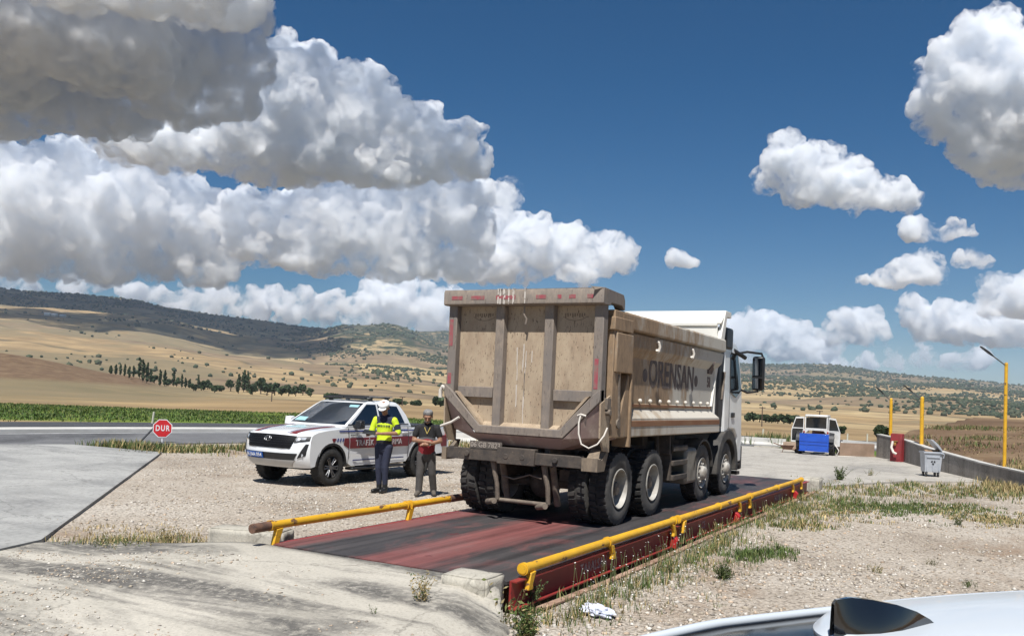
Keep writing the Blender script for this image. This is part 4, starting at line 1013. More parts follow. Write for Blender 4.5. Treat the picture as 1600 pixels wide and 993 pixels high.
# ------------------------------------------------------------------ traffic police pickup
CARW = mat('white_car_paint', (.78, .79, .79), .18, c2=(.74, .75, .75), scale=1.0, coat=1.0)
CGLASS = mat('tinted_car_glass', (.006, .010, .016), .03, c2=(.012, .018, .03), scale=1.5, spec=.9)
DECRED = mat('dark_red_decal', (.16, .012, .016), .35)
DECBLUE = mat('blue_decal', (.03, .045, .20), .35)
DECW = mat('white_decal', (.72, .72, .73), .4)
SILVER = mat('silver_plate', (.46, .46, .46), .4, metal=.5)
CTYRE = mat('car_tyre', (.018, .018, .018), .85, c2=(.045, .042, .038), scale=6)
CRIM = mat('dark_alloy', (.03, .03, .031), .35, metal=.6)
CRIMF = mat('machined_alloy', (.20, .20, .205), .35, metal=.8)
LAMPG = mat('headlamp_lens', (.55, .57, .60), .08, c2=(.25, .26, .28), scale=9, coat=1)
LAMPR = mat('red_tail_lamp', (.35, .012, .015), .15, coat=1)
PBLUE = mat('blue_number_plate', (.02, .11, .42), .35)
pk = thing('pickup_truck', 'white traffic police pickup with dark red side band parked on the gravel', 'pickup truck', (-13.26, 13.78, 0))
pk.scale = (1, 1.03, 1)
def arc(cy, cz, r, a0, a1, n=12): return [(cy + r * math.cos(a0 + (a1 - a0) * k / n), cz + r * math.sin(a0 + (a1 - a0) * k / n)) for k in range(n + 1)]
WY = (.97, 4.18); WZ = .39
out_ = [(.16, .40), (.05, .50), (.0, .62), (-.02, .74), (.0, .86), (.03, .97), (.06, 1.05), (.12, 1.105), (.22, 1.14), (.5, 1.185), (.9, 1.225), (1.25, 1.25), (1.5, 1.275), (2.2, 1.275), (3.0, 1.275), (3.80, 1.27), (3.83, 1.235), (4.6, 1.235), (5.36, 1.235), (5.41, 1.2), (5.435, .95), (5.42, .66), (5.25, .56)]
out_ += arc(WY[1], WZ + .03, .49, .22, math.pi - .18) + [(3.6, .40), (2.6, .385), (1.62, .385)] + arc(WY[0], WZ + .03, .49, .10, math.pi - .10) + [(.42, .43)]
def front_push(x, y):
    w = max(0, 1 - y / .62); return .30 * (abs(x) / .9) ** 3.0 * w
def bodyx(x, z): return x * (1 - .05 * max(0, z - .95) / .3 - .03 * max(0, .7 - z) / .3)
def bdef(x, y, z):
    e = abs(x) / .9
    zz = z
    if z > 1.0: zz -= .045 * e ** 2.5
    if .5 < z < 1.3 and .25 < y < 5.2 and e > .95: pass
    return (bodyx(x, z), y + front_push(x, y) - (.05 * e ** 4 if y > 5.2 else 0), zz)
b = MB(); sl = [-.90, -.885, -.84, -.72, -.5, -.25, 0, .25, .5, .72, .84, .885, .90]; n_ = len(out_)
cen = (2.6, .82); vs = []
for x in sl:
    ins = {.90: .978, .885: .99}.get(round(abs(x), 3), 1.0)
    for y, z in out_:
        zz = cen[1] + (z - cen[1]) * (ins if z > 1.0 or z < .5 else 1); vs.append(bdef(x, y, zz))
fs = []
for i in range(len(sl) - 1):
    for k in range(n_): fs.append((i * n_ + k, i * n_ + (k + 1) % n_, (i + 1) * n_ + (k + 1) % n_, (i + 1) * n_ + k))
fs += [tuple(range(n_)), tuple(range(len(sl) * n_ - 1, (len(sl) - 1) * n_ - 1, -1))]
b.add(vs, fs); cb = b.build('body', CARW, pk, smooth=True)
# cargo bed cut: dark liner, tailgate line
b = MB(); b.box(-.72, .72, 3.92, 5.30, 1.20, 1.245); b.build('bed_liner', BLACKP, pk)
# greenhouse
def ghf(z): return float(np.interp(z, [1.24, 1.30, 1.5, 1.7, 1.78, 1.81, 1.822], [1.38, 1.45, 1.79, 2.13, 2.30, 2.46, 2.62]))
def ghr(z): return float(np.interp(z, [1.24, 1.5, 1.7, 1.78, 1.81, 1.822], [3.80, 3.68, 3.52, 3.42, 3.30, 3.14]))
def ghw(z): return float(np.interp(z, [1.24, 1.3, 1.5, 1.7, 1.76, 1.80, 1.81, 1.822], [.845, .83, .77, .70, .675, .63, .58, .45]))
def ring(z):
    w = ghw(z); yf, yr = ghf(z), ghr(z); p = []
    for k in range(13): u = -1 + k / 6; p.append((u * w, yf - .10 * (1 - u * u) + .06, z))
    for k in range(1, 10): p.append((w, yf + .06 + (yr - yf - .06) * k / 10, z))
    for k in range(9): u = 1 - k / 4; p.append((u * w, yr + .03 * (1 - u * u), z))
    for k in range(1, 10): p.append((-w, yr + (yf + .06 - yr) * k / 10, z))
    return p
b = MB(); zs = [1.24, 1.30, 1.4, 1.5, 1.6, 1.7, 1.75, 1.78, 1.80, 1.81, 1.822]; vs = []; rn = len(ring(1.3))
for z in zs: vs += ring(z)
fs = [(i * rn + k, i * rn + (k + 1) % rn, (i + 1) * rn + (k + 1) % rn, (i + 1) * rn + k) for i in range(len(zs) - 1) for k in range(rn)] + [tuple(range((len(zs) - 1) * rn, len(zs) * rn))]
b.add(vs, fs); cabn = b.build('cabin', CARW, pk, smooth=True)
def patch(q, n, m_, fn):
    """q: four (a,b) corners; fn maps (a,b) -> point"""
    vs = []; fs = []
    for j in range(m_ + 1):
        t = j / m_
        for i in range(n + 1):
            s = i / n; a = [(1 - t) * ((1 - s) * q[0][k] + s * q[1][k]) + t * ((1 - s) * q[3][k] + s * q[2][k]) for k in (0, 1)]
            vs.append(fn(*a))
    for j in range(m_):
        for i in range(n): fs.append((j * (n + 1) + i, j * (n + 1) + i + 1, (j + 1) * (n + 1) + i + 1, (j + 1) * (n + 1) + i))
    return vs, fs
def solid(b, q, n, m_, fn, off, thick, mi=0):
    """thin shell standing OFF proud of a surface; fn(a, b, o) gives the point at offset o"""
    v1, f1 = patch(q, n, m_, lambda a, c: fn(a, c, off)); v2, f2 = patch(q, n, m_, lambda a, c: fn(a, c, off - thick)); N = len(v1)
    rim = [i for i in range(n)] + [j * (n + 1) + n for j in range(m_)] + [m_ * (n + 1) + i for i in range(n, 0, -1)] + [j * (n + 1) for j in range(m_, 0, -1)]
    b.add(v1 + v2, f1 + [tuple(N + i for i in reversed(f)) for f in f2] + [(rim[k], rim[(k + 1) % len(rim)], N + rim[(k + 1) % len(rim)], N + rim[k]) for k in range(len(rim))], mi)
def wsf(u, z, o):
    w = ghw(z); return (u * w, ghf(z) - .10 * (1 - u * u) + .06 - o, z + o * .5)
b = MB(); solid(b, [(-.93, 1.285), (.93, 1.285), (.90, 1.755), (-.90, 1.755)], 14, 10, wsf, .008, .02); wsn = b.build('windscreen', CGLASS, pk, smooth=True)
b = MB(); solid(b, [(-.86, 1.32), (-.42, 1.32), (-.46, 1.40), (-.84, 1.40)], 4, 2, wsf, .011, .002); b.build('windscreen_sticker', mat('pale_blue_paper', (.30, .52, .56), .4), wsn)
b = MB(); solid(b, [(.55, 1.66), (.85, 1.66), (.85, 1.71), (.52, 1.71)], 4, 1, wsf, .011, .002); b.build('windscreen_sticker', MATS['pale_blue_paper'], wsn)
for sg in (1, -1):
    def swf(y, z, o, sg=sg): return (sg * (ghw(z) + o), y, z)
    for q in ([(1.62, 1.30), (2.58, 1.30), (2.60, 1.735), (2.28, 1.735)], [(2.64, 1.30), (3.56, 1.32), (3.38, 1.70), (2.66, 1.735)]):
        b = MB(); solid(b, q, 6, 6, swf, .008, .02); b.build('window', CGLASS, pk, smooth=True)
    b = MB(); solid(b, [(1.50, 1.285), (3.70, 1.285), (3.70, 1.30), (1.52, 1.30)], 6, 1, swf, .012, .02); b.build('window_trim', BLACKP, pk)
# body side
def sdf(sg): return lambda y, z, o: (sg * (abs(bodyx(.90, z)) + o), y, z - (.045 if z > 1.0 else 0) * 0)
for sg in (1, -1):
    f = sdf(sg)
    for y in (1.50, 2.60, 3.66):
        b = MB(); solid(b, [(y - .006, .43), (y + .006, .43), (y + .006, 1.22), (y - .006, 1.22)], 1, 6, f, .003, .01); b.build('door_seam', mat('panel_gap', (.05, .05, .055), .6), cb)
    for y in (2.36, 3.42):
        b = MB(); b.box(*sorted((sg * .868, sg * .91)), y, y + .2, 1.075, 1.11); b.build('door_handle', CARW, cb, bevel=.01)
    b = MB(); solid(b, [(1.53, .775), (3.64, .775), (3.64, 1.005), (1.53, 1.005)], 6, 3, f, .005, .004); band = b.build('red_band', DECRED, cb)
    for q in ([(1.32, .86), (1.50, .775), (1.50, 1.005), (1.36, 1.005)], [(.95, .99), (1.0, .90), (1.09, 1.0), (1.0, 1.005)], [(3.68, .80), (3.90, .95), (3.96, 1.005), (3.68, 1.005)], [(4.90, 1.0), (5.05, .72), (5.28, .72), (5.28, 1.0)]):
        b = MB(); solid(b, q, 2, 2, f, .005, .004); b.build('red_band', DECRED, cb)
    for k in range(3):
        b = MB(); y = 1.10 + k * .085; solid(b, [(y, .93), (y + .035, .93), (y + .07, 1.005), (y + .035, 1.005)], 1, 2, f, .005, .004); b.build('blue_dash', DECBLUE, cb)
        b = MB(); y = 4.70 + k * .085; solid(b, [(y + .06, .78), (y + .095, .78), (y + .035, .90), (y, .90)], 1, 2, f, .005, .004); b.build('blue_dash', DECBLUE, cb)
    for q in ([(1.20, 1.135), (3.64, 1.135), (3.64, 1.165), (1.20, 1.165)], [(1.66, .50), (3.50, .50), (3.50, .525), (1.66, .525)], [(3.68, 1.13), (4.9, 1.13), (4.9, 1.155), (3.68, 1.155)]):
        b = MB(); solid(b, q, 6, 1, f, .005, .004); b.build('blue_line', DECBLUE, cb)
    lx = sg * (bodyx(.90, .89) + .007)
    lettering('lettering', 'TRAFİK  JANDARMA', .175, (lx, 2.55, .885), mat('grey_lettering', (.50, .47, .47), .5), cb, facing='X' if sg > 0 else '-X', bold=.002, spacing=1.05)
    lettering('lettering', 'POLATLI', .055, (sg * (bodyx(.9, 1.05) + .009), 1.66, 1.06), BLACKP, cb, facing='X' if sg > 0 else '-X', bold=.001)
    for wy in WY:
        b = MB(); b.prism(arc(wy, WZ + .03, .485, .02, math.pi - .02, 18) + arc(wy, WZ + .03, .44, math.pi - .02, .02, 18), 'X', *sorted((sg * .78, sg * .895))); b.build('arch_lining', BLACKP, pk)
    b = MB(); b.box(*sorted((sg * .70, sg * .93)), 1.62, 3.55, .30, .36); b.build('side_step', BLACKP, pk, bevel=.02)
    b = MB(); b.prism([(1.60, 1.20), (1.63, 1.38), (1.76, 1.40), (1.78, 1.21)], 'X', *sorted((sg * .93, sg * 1.10))); b.box(*sorted((sg * .83, sg * .95)), 1.66, 1.76, 1.24, 1.29); b.build('door_mirror', BLACKP if sg > 0 else CARW, pk, bevel=.03)
    b = MB(); solid(b, [(5.22, .98), (5.40, .98), (5.40, 1.20), (5.28, 1.20)], 2, 3, f, .012, .02); b.build('tail_lamp', LAMPR, pk)
    b = MB(); b.box(*sorted((sg * .55, sg * .88)), 5.30, 5.50, .44, .60); b.build('rear_bumper', BLACKP, pk, bevel=.03)
b = MB(); b.box(-.68, .68, .75, 4.9, .36, .62); b.box(-.6, .6, .5, 1.5, .34, .8); b.build('underbody', BLACKP, pk)
# face
def yfront(x, z):
    ys = [p for p in out_[:12]]
    y0 = float(np.interp(z, [p[1] for p in ys], [p[0] for p in ys])); return y0 + front_push(x, y0)
def fr_(x, z, o): return (bodyx(x, z), yfront(x, z) - o, z - (.045 * (abs(x) / .9) ** 2.5 if z > 1 else 0))
b = MB(); solid(b, [(-.56, .80), (.56, .80), (.66, 1.075), (-.66, 1.075)], 14, 8, fr_, .014, .02)
gr = b.build('grille', mat('black_grille', (.006, .006, .007), .6, bmp=.2, bscale=80, spec=.15), pk, smooth=True)
b = MB()
for k in range(5): solid(b, [(-.58 - k * .016, .83 + k * .048), (.58 + k * .016, .83 + k * .048), (.58 + k * .016, .838 + k * .048), (-.58 - k * .016, .838 + k * .048)], 10, 1, fr_, .019, .006)
b.build('grille_bar', CRIM, gr, split='each')
b = MB()
for rx, rz_ in ((.09, .055), (.045, .05), (.088, .02)):
    pts = [fr_(rx * math.cos(t), .985 + (rz_ * math.sin(t) if rx != .088 else .022 + rz_ * math.sin(t)), .022) for t in [2 * math.pi * k / 20 for k in range(21)]]; b.tube(pts, .007, 6)
b.build('emblem', CRIMF, gr, smooth=True)
for sg in (1, -1):
    def fs_(x, z, o, sg=sg): return fr_(sg * x, z, o)
    b = MB(); solid(b, [(.62, .925), (.88, .965), (.89, 1.10), (.66, 1.075)], 8, 4, fs_, .012, .03); hl = b.build('headlight', BLACKP, pk, smooth=True)
    b = MB(); solid(b, [(.665, .955), (.81, .985), (.83, 1.07), (.68, 1.055)], 6, 3, fs_, .017, .01); b.build('lens', LAMPG, hl, smooth=True)
    b = MB(); solid(b, [(.70, .60), (.84, .66), (.875, .90), (.83, .90)], 5, 5, fs_, .012, .03); fg = b.build('fog_lamp_pocket', BLACKP, pk, smooth=True)
    yb = yfront(sg * .79, .66); b = MB(); b.cyl((sg * .77, yb - .02, .67), (sg * .77, yb + .05, .67), .035, n=12); b.build('fog_lamp', LAMPG, fg)
b = MB(); solid(b, [(-.62, .53), (.62, .53), (.70, .70), (-.70, .70)], 12, 3, fr_, .010, .02); b.build('lower_intake', BLACKP, pk, smooth=True)
b = MB(); solid(b, [(-.55, .415), (.55, .415), (.66, .56), (-.66, .56)], 12, 3, fr_, .022, .03); b.build('skid_plate', SILVER, pk, smooth=True)
b = MB(); solid(b, [(-.60, .575), (-.08, .575), (-.08, .69), (-.60, .69)], 6, 1, fr_, .045, .02); npl = b.build('number_plate', PBLUE, pk)
vs, fs = text_mesh('66 JAA 054', .105, .001, .002); b = MB(); b.add([fr_(p.x - .34, p.z + .632, .048 - p.y) for p in vs], fs); b.build('lettering', DECW, npl, weld=False)
def hood(x, y, o):
    z = float(np.interp(y, [p[0] for p in out_[7:13]], [p[1] for p in out_[7:13]])) ; e = abs(x) / .9
    return (bodyx(x, z), y + front_push(x, y), z - .045 * e ** 2.5 + o)
for sg in (1, -1):
    b = MB(); solid(b, [(sg * .44, .14), (sg * .60, .14), (sg * .66, 1.36), (sg * .60, 1.36)], 2, 10, hood, .006, .004); b.build('hood_stripe', DECRED, cb)
    b = MB(); solid(b, [(sg * .38, .14), (sg * .40, .14), (sg * .56, 1.36), (sg * .55, 1.36)], 1, 10, hood, .006, .004); b.build('hood_line', DECBLUE, cb)
b = MB(); solid(b, [(-.25, .75), (.3, .75), (.3, .82), (-.25, .82)], 4, 1, hood, .006, .004); b.build('hood_line', MATS['pale_blue_paper'], cb)
# roof rack and light bar
b = MB()
for y in (2.55, 3.15):
    b.box(-.66, .66, y - .03, y + .03, 1.875, 1.905)
    for x in (-.58, .58): b.box(x - .03, x + .03, y - .05, y + .05, 1.80, 1.88)
b.build('roof_rack', BLACKP, pk, bevel=.008)
b = MB(); b.box(-.60, -.02, 2.30, 2.42, 1.845, 1.885); b.box(.02, .60, 2.30, 2.42, 1.845, 1.885); b.box(-.5, .5, 2.68, 2.95, 1.90, 1.925); b.build('light_bar', BLACKP, pk, bevel=.012, split='each')
b = MB(); b.box(-.62, .62, 2.44, 2.50, 1.86, 1.885); b.box(.50, .56, 2.6, 3.4, 1.90, 1.92); b.build('rack_bar', SILVER, pk, split='each')
def pk_wheel():
    r = bpy.data.objects.new('wheel', None); COL.objects.link(r)
    b = MB(); R, h = .39, .13
    b.lathe([(.235, -h * .85), (.26, -h), (.33, -h * 1.02), (.372, -h * .92), (.39, -h * .7), (.39, h * .7), (.372, h * .92), (.33, h * 1.02), (.26, h), (.235, h * .85)], n=48, close=True)
    for k in range(36):
        a = 2 * math.pi * k / 36
        for sg in (1, -1):
            b.add([(sg * xx, rr_ * math.sin(a + d), rr_ * math.cos(a + d)) for rr_ in (.385, .396) for xx, d in ((.015, -.05), (.015, .04), (.118, .075), (.118, -.015))], [(4, 5, 6, 7), (0, 1, 5, 4), (1, 2, 6, 5), (2, 3, 7, 6), (3, 0, 4, 7)])
    b.build('tyre', CTYRE, r, smooth=True, weld=False)
    b = MB(); b.lathe([(.236, .115), (.225, .12), (.215, .06), (.205, .03), (.001, .03)], n=40); b.lathe([(.236, -.11), (.2, -.1), (.2, .03)], n=40); rim = b.build('rim', CRIM, r, smooth=True)
    b = MB()
    for k in range(6):
        for d in (-.16, .16):
            a = k * math.pi / 3 + d; a2 = k * math.pi / 3 + d * 1.15
            p = [(.085, .06 * math.sin(k * math.pi / 3 + d * 1.8), .06 * math.cos(k * math.pi / 3 + d * 1.8)), (.105, .15 * math.sin(a), .15 * math.cos(a)), (.108, .215 * math.sin(a2), .215 * math.cos(a2))]; b.tube(p, [.016, .013, .013], 6)
        a0, a1 = k * math.pi / 3 - .19, k * math.pi / 3 + .19; b.tube([(.108, .214 * math.sin(a0 + (a1 - a0) * t / 4), .214 * math.cos(a0 + (a1 - a0) * t / 4)) for t in range(5)], .012, 6)
    b.cyl((.05, 0, 0), (.105, 0, 0), .05, n=16); b.build('spokes', CRIMF, rim, smooth=True)
    return r
w0 = pk_wheel(); fst = True
for wy in WY:
    for sg in (1, -1):
        o = w0 if fst else copy_tree(w0); fst = False; o.parent = pk; o.location = (sg * .775, wy, WZ); o.rotation_euler = (random.uniform(0, 6), 0, 0 if sg > 0 else math.pi)
# ------------------------------------------------------------------ people
SKIN = mat('tanned_skin', (.32, .17, .105), .55, c2=(.26, .13, .08), scale=12)
HIVIS = mat('hi_vis_fabric', (.62, .78, .02), .7, c2=(.50, .66, .02), scale=7, bmp=.25, bscale=16)
NAVY = mat('navy_fabric', (.016, .02, .042), .85, c2=(.024, .028, .055), scale=6, bmp=.3, bscale=14)
BOOT = mat('black_boot', (.012, .012, .012), .5)
REFL = mat('grey_reflective_band', (.12, .13, .13), .5)
POLOB = mat('black_polo', (.014, .013, .014), .85, bmp=.25, bscale=14)
POLOG = mat('grey_polo_band', (.085, .085, .09), .85)
POLOR = mat('red_polo', (.26, .016, .024), .85, c2=(.20, .012, .018), scale=6, bmp=.25, bscale=14)
GREYT = mat('grey_trousers', (.075, .068, .064), .9, c2=(.055, .05, .047), scale=5, bmp=.35, bscale=12)
SHOE = mat('dusty_shoe', (.10, .085, .07), .8)
GREYHAIR = mat('grey_hair', (.22, .21, .20), .8, c2=(.12, .115, .11), scale=40, bmp=.4)
DARKHAIR = mat('dark_hair', (.02, .017, .015), .7)
CAPW = mat('white_cap', (.74, .74, .72), .6)
def cone_mesh(p0, p1, r0, r1, n=14):
    b = MB(); b.cyl(p0, p1, r0, r1, n); b.sphere(p0, r0, n, 8); b.sphere(p1, r1, n, 8); return b
def person(label, loc, rz, segs, mats_by, parts, scale=1.0):
    """segs: (p0, p1, r0, r1, tag, squash-y); one skin grown over all of them"""
    B = MB()
    for p0, p1, r0, r1, tg_, sq in segs:
        c_ = cone_mesh(p0, p1, r0, r1); cy = (p0[1] + p1[1]) / 2
        B.add([(x, cy + (y - cy) * sq, z) for x, y, z in c_.v], c_.f)
    names = sorted(set(mats_by.values()), key=lambda m_: m_.name)
    o = B.build('person', names, None, weld=False)
    rm = o.modifiers.new('r', 'REMESH'); rm.mode = 'VOXEL'; rm.voxel_size = .0075; rm.use_smooth_shade = True
    sm = o.modifiers.new('s', 'SMOOTH'); sm.factor = .5; sm.iterations = 4
    dg = bpy.context.evaluated_depsgraph_get(); dg.update()
    me = bpy.data.meshes.new_from_object(o.evaluated_get(dg)); o.modifiers.clear(); old = o.data; o.data = me; bpy.data.meshes.remove(old)
    me.materials.clear()
    for m_ in names: me.materials.append(m_)
    C_ = np.array([p.center[:] for p in me.polygons]); best = np.full(len(C_), 1e9); lab = np.zeros(len(C_), int)
    for p0, p1, r0, r1, tg_, sq in segs:
        a, d = np.array(p0, float), np.array(p1, float) - np.array(p0, float); L2 = max(d @ d, 1e-9)
        t = np.clip((C_ - a) @ d / L2, 0, 1); q = a + t[:, None] * d; dv = C_ - q; dv[:, 1] /= sq
        dist = np.linalg.norm(dv, axis=1) - (r0 + (r1 - r0) * t); k = dist < best; best[k] = dist[k]; lab[k] = names.index(mats_by[tg_])
    me.polygons.foreach_set('material_index', lab.astype(np.int32)); me.polygons.foreach_set('use_smooth', np.ones(len(me.polygons), bool))
    o.location = loc; o.rotation_euler = (0, 0, rz); o.scale = (scale,) * 3
    tag(o, label, 'person')
    for nm, mb_, mt_ in parts:
        mb_.build(nm, mt_, o, smooth=True)
    return o, me
def hand(wr, dirv, up, side):
    """palm, four unequal curled fingers and a thumb, as skeleton segments"""
    w, d, u = Vector(wr), Vector(dirv).normalized(), Vector(up).normalized(); s_ = d.cross(u).normalized() * side; out = [(tuple(w), tuple(w + d * .075), .026, .034, 'hand', 1)]
    for k, ln in enumerate((.066, .075, .07, .055)):
        base = w + d * .08 + s_ * (.03 - .02 * k); mid = base + d * ln * .5 - u * .008; tip = mid + d * ln * .3 - u * ln * .4
        out += [(tuple(base), tuple(mid), .0095, .009, 'hand', 1), (tuple(mid), tuple(tip), .009, .0075, 'hand', 1)]
    tb = w + d * .03 + s_ * .03; tm = tb + s_ * .025 + d * .03; out += [(tuple(tb), tuple(tm), .012, .0105, 'hand', 1), (tuple(tm), tuple(tm + d * .03 - u * .01), .0105, .009, 'hand', 1)]
    return out
def head(c, nod):
    """skull, jaw, nose, ears and lips as segments; nod tips it forward"""
    R = Matrix.Translation(c) @ Matrix.Rotation(nod, 4, 'X'); P_ = lambda x, y, z: tuple(R @ Vector((x, y, z)))
    S = [(P_(0, .015, .045), P_(0, -.01, .02), .092, .086, 'head', 1), (P_(0, -.03, -.03), P_(0, -.045, -.075), .066, .046, 'head', 1),
         (P_(0, -.098, .012), P_(0, -.118, -.022), .010, .015, 'head', 1), (P_(.088, .012, .01), P_(.09, .016, -.03), .014, .010, 'head', 1), (P_(-.088, .012, .01), P_(-.09, .016, -.03), .014, .010, 'head', 1),
         (P_(-.02, -.092, -.052), P_(.02, -.092, -.052), .009, .009, 'head', 1), (P_(-.035, -.086, .035), P_(.035, -.086, .035), .012, .012, 'head', 1)]
    return S, P_
def eyes(P_):
    b = MB()
    for sg in (1, -1): b.sphere(P_(sg * .033, -.088, .016), .011, 8, 6)
    return ('eyes', b, BOOT)
# traffic officer
H, PH = head((.0, -.075, 1.665), .62)
S = H + [((0, .01, 1.50), (0, -.04, 1.60), .058, .056, 'neck', 1),
     ((0, 0, .98), (0, .0, 1.12), .158, .150, 'shirt', .68), ((0, 0, 1.12), (0, .0, 1.30), .150, .172, 'shirt', .68), ((0, .0, 1.32), (0, .005, 1.40), .170, .160, 'dark', .66), ((-.15, .01, 1.44), (.15, .01, 1.44), .062, .062, 'dark', .9), ((0, .01, 1.43), (0, 0, 1.52), .09, .06, 'dark', .9),
     ((-.19, .01, 1.43), (-.235, -.0, 1.30), .066, .062, 'shirt', 1), ((-.235, 0, 1.30), (-.26, -.02, 1.19), .062, .058, 'shirt', 1), ((-.26, -.02, 1.17), (-.20, -.22, 1.16), .043, .032, 'arm', 1),
     ((.19, .01, 1.43), (.25, .02, 1.30), .066, .062, 'shirt', 1), ((.25, .02, 1.30), (.28, .01, 1.20), .062, .058, 'shirt', 1), ((.28, .01, 1.18), (.03, -.25, 1.17), .043, .031, 'arm', 1),
     ((0, 0, .90), (0, .0, .99), .155, .158, 'trouser', .7), ((-.09, 0, .90), (-.085, -.02, .50), .098, .066, 'trouser', 1), ((-.085, -.02, .50), (-.07, .03, .16), .068, .054, 'trouser', 1),
     ((.09, 0, .90), (.06, -.03, .50), .098, .066, 'trouser', 1), ((.06, -.03, .50), (.06, .0, .16), .068, .054, 'trouser', 1),
     ((-.07, .03, .17), (-.07, .03, .06), .056, .052, 'boot', 1), ((-.07, .03, .05), (-.13, -.15, .045), .046, .042, 'boot', 1), ((.06, 0, .17), (.06, 0, .06), .056, .052, 'boot', 1), ((.06, 0, .05), (.04, -.18, .045), .046, .042, 'boot', 1)]
S += hand((-.20, -.23, 1.16), (-.1, -1, -.1), (.0, 0, 1), 1) + hand((.02, -.26, 1.17), (-1, -.4, .05), (0, -.3, 1), 1)
cap = MB(); M_ = Matrix.Translation((.0, -.075, 1.665)) @ Matrix.Rotation(.62, 4, 'X')
c2 = MB(); c2.lathe([(.104, .045), (.106, .065), (.116, .098), (.105, .118), (.06, .128), (.001, .13)], (0, .01, 0), 'Z', 24); c2.prism([(-.075, -.085), (-.08, -.12), (-.045, -.165), (0, -.178), (.045, -.165), (.08, -.12), (.075, -.085)], 'Z', .055, .065)
cap.add([tuple(M_ @ Vector(p)) for p in c2.v], c2.f)
belt = MB(); belt.lathe([(.160, -.025), (.164, 0), (.160, .025)], (0, 0, 1.0), 'Z', 28); belt.v = [(x, y * .70, z) for x, y, z in belt.v]
chk = MB()
for k in range(9):
    a = -2.35 + k * .19; chk.add([(r_ * math.cos(a + d), r_ * math.sin(a + d) * .69, z) for r_ in (.166, .182) for d, z in ((0, 1.30), (.10, 1.30), (.10, 1.335), (0, 1.335))], [(0, 1, 2, 3), (7, 6, 5, 4), (0, 4, 5, 1), (1, 5, 6, 2), (2, 6, 7, 3), (3, 7, 4, 0)])
arm_b = MB(); arm_b.cyl((.24, .02, 1.35), (.262, .018, 1.25), .068, .066, 16)
off, _ = person('officer in bright yellow jacket and white cap reading a black notebook', (-10.93, 14.66, 0), .30, S,
    dict(head=SKIN, neck=SKIN, shirt=HIVIS, dark=NAVY, arm=SKIN, hand=SKIN, trouser=NAVY, boot=BOOT),
    [('cap', cap, CAPW), ('belt', belt, BOOT), ('checker_band', chk, NAVY), ('arm_patch', arm_b, NAVY), eyes(PH)], 1.03)
bk = MB(); bk.box(-.13, .13, -.09, .09, 0, .022); bkk = bk.build('notebook', BLACKP, None, bevel=.006)
bkk.location = (-11.03, 14.30, 1.215); bkk.rotation_euler = (.35, .1, .45); tag(bkk, 'black notebook held by the officer in yellow', 'notebook')
# man in black and red polo shirt
H, PH = head((-.0, -.07, 1.585), .45)
S = H + [((0, .02, 1.42), (0, -.03, 1.52), .062, .058, 'neck', 1),
     ((0, -.01, .92), (0, -.02, 1.02), .165, .168, 'red', .75), ((0, -.02, 1.0), (0, -.02, 1.05), .168, .172, 'red', .74), ((0, -.01, 1.10), (0, 0, 1.14), .172, .172, 'grey', .70), ((0, 0, 1.18), (0, .01, 1.33), .172, .160, 'black', .68), ((-.15, .02, 1.36), (.15, .02, 1.36), .064, .064, 'black', .9), ((0, .02, 1.36), (0, .0, 1.44), .09, .065, 'black', .9),
     ((-.19, .02, 1.35), (-.235, .0, 1.22), .070, .066, 'black', 1), ((-.235, 0, 1.22), (-.26, -.01, 1.11), .05, .046, 'arm', 1), ((-.26, -.01, 1.11), (.0, -.24, 1.10), .044, .031, 'arm', 1),
     ((.19, .02, 1.35), (.24, .02, 1.22), .070, .066, 'black', 1), ((.24, .02, 1.22), (.265, .0, 1.11), .05, .046, 'arm', 1), ((.265, 0, 1.11), (.02, -.25, 1.04), .044, .031, 'arm', 1),
     ((0, 0, .84), (0, .0, .93), .160, .165, 'trouser', .75), ((-.09, 0, .84), (-.11, -.03, .46), .102, .078, 'trouser', 1), ((-.11, -.03, .46), (-.12, -.02, .12), .078, .070, 'trouser', 1),
     ((.09, 0, .84), (.13, .02, .46), .102, .078, 'trouser', 1), ((.13, .02, .46), (.17, .14, .12), .078, .068, 'trouser', 1),
     ((-.12, -.02, .08), (-.16, -.17, .045), .050, .043, 'shoe', 1), ((.17, .14, .08), (.19, -.0, .045), .050, .043, 'shoe', 1)]
S += hand((-.0, -.245, 1.10), (1, -.25, .0), (0, -.4, 1), -1) + hand((.01, -.255, 1.04), (-1, -.2, .08), (0, -.3, 1), 1)
M_ = Matrix.Translation((0, -.07, 1.585)) @ Matrix.Rotation(.45, 4, 'X')
hr = MB(); c2 = MB(); c2.lathe([(.092, .02), (.099, .05), (.099, .085), (.085, .122), (.05, .142), (.001, .146)], (0, .02, 0), 'Z', 20)
c2.v = [(x, y + (.012 if z < .06 and y < -.05 else 0), max(z, .062) if y < -.04 else (z - .05 if (z < .03 and y > .03) else z)) for x, y, z in c2.v]; hr.add([tuple(M_ @ Vector(p)) for p in c2.v], c2.f)
bd_ = MB(); c2 = MB()
for k in range(9):
    a = -math.pi / 2 + (k - 4) * .34; c2.sphere((.066 * math.cos(a), -.035 + .062 * math.sin(a), -.072), .013, 8, 6)
bd_.add([tuple(M_ @ Vector(p)) for p in c2.v], c2.f)
wt = MB(); wt.cyl((.045, -.222, 1.05), (.068, -.20, 1.057), .036, .036, 14)
lan = MB(); lan.tube([(-.06, .0, 1.43), (-.05, -.105, 1.36), (0, -.125, 1.25)], .007, 6); lan.tube([(.06, .0, 1.43), (.05, -.105, 1.36), (0, -.125, 1.25)], .007, 6)
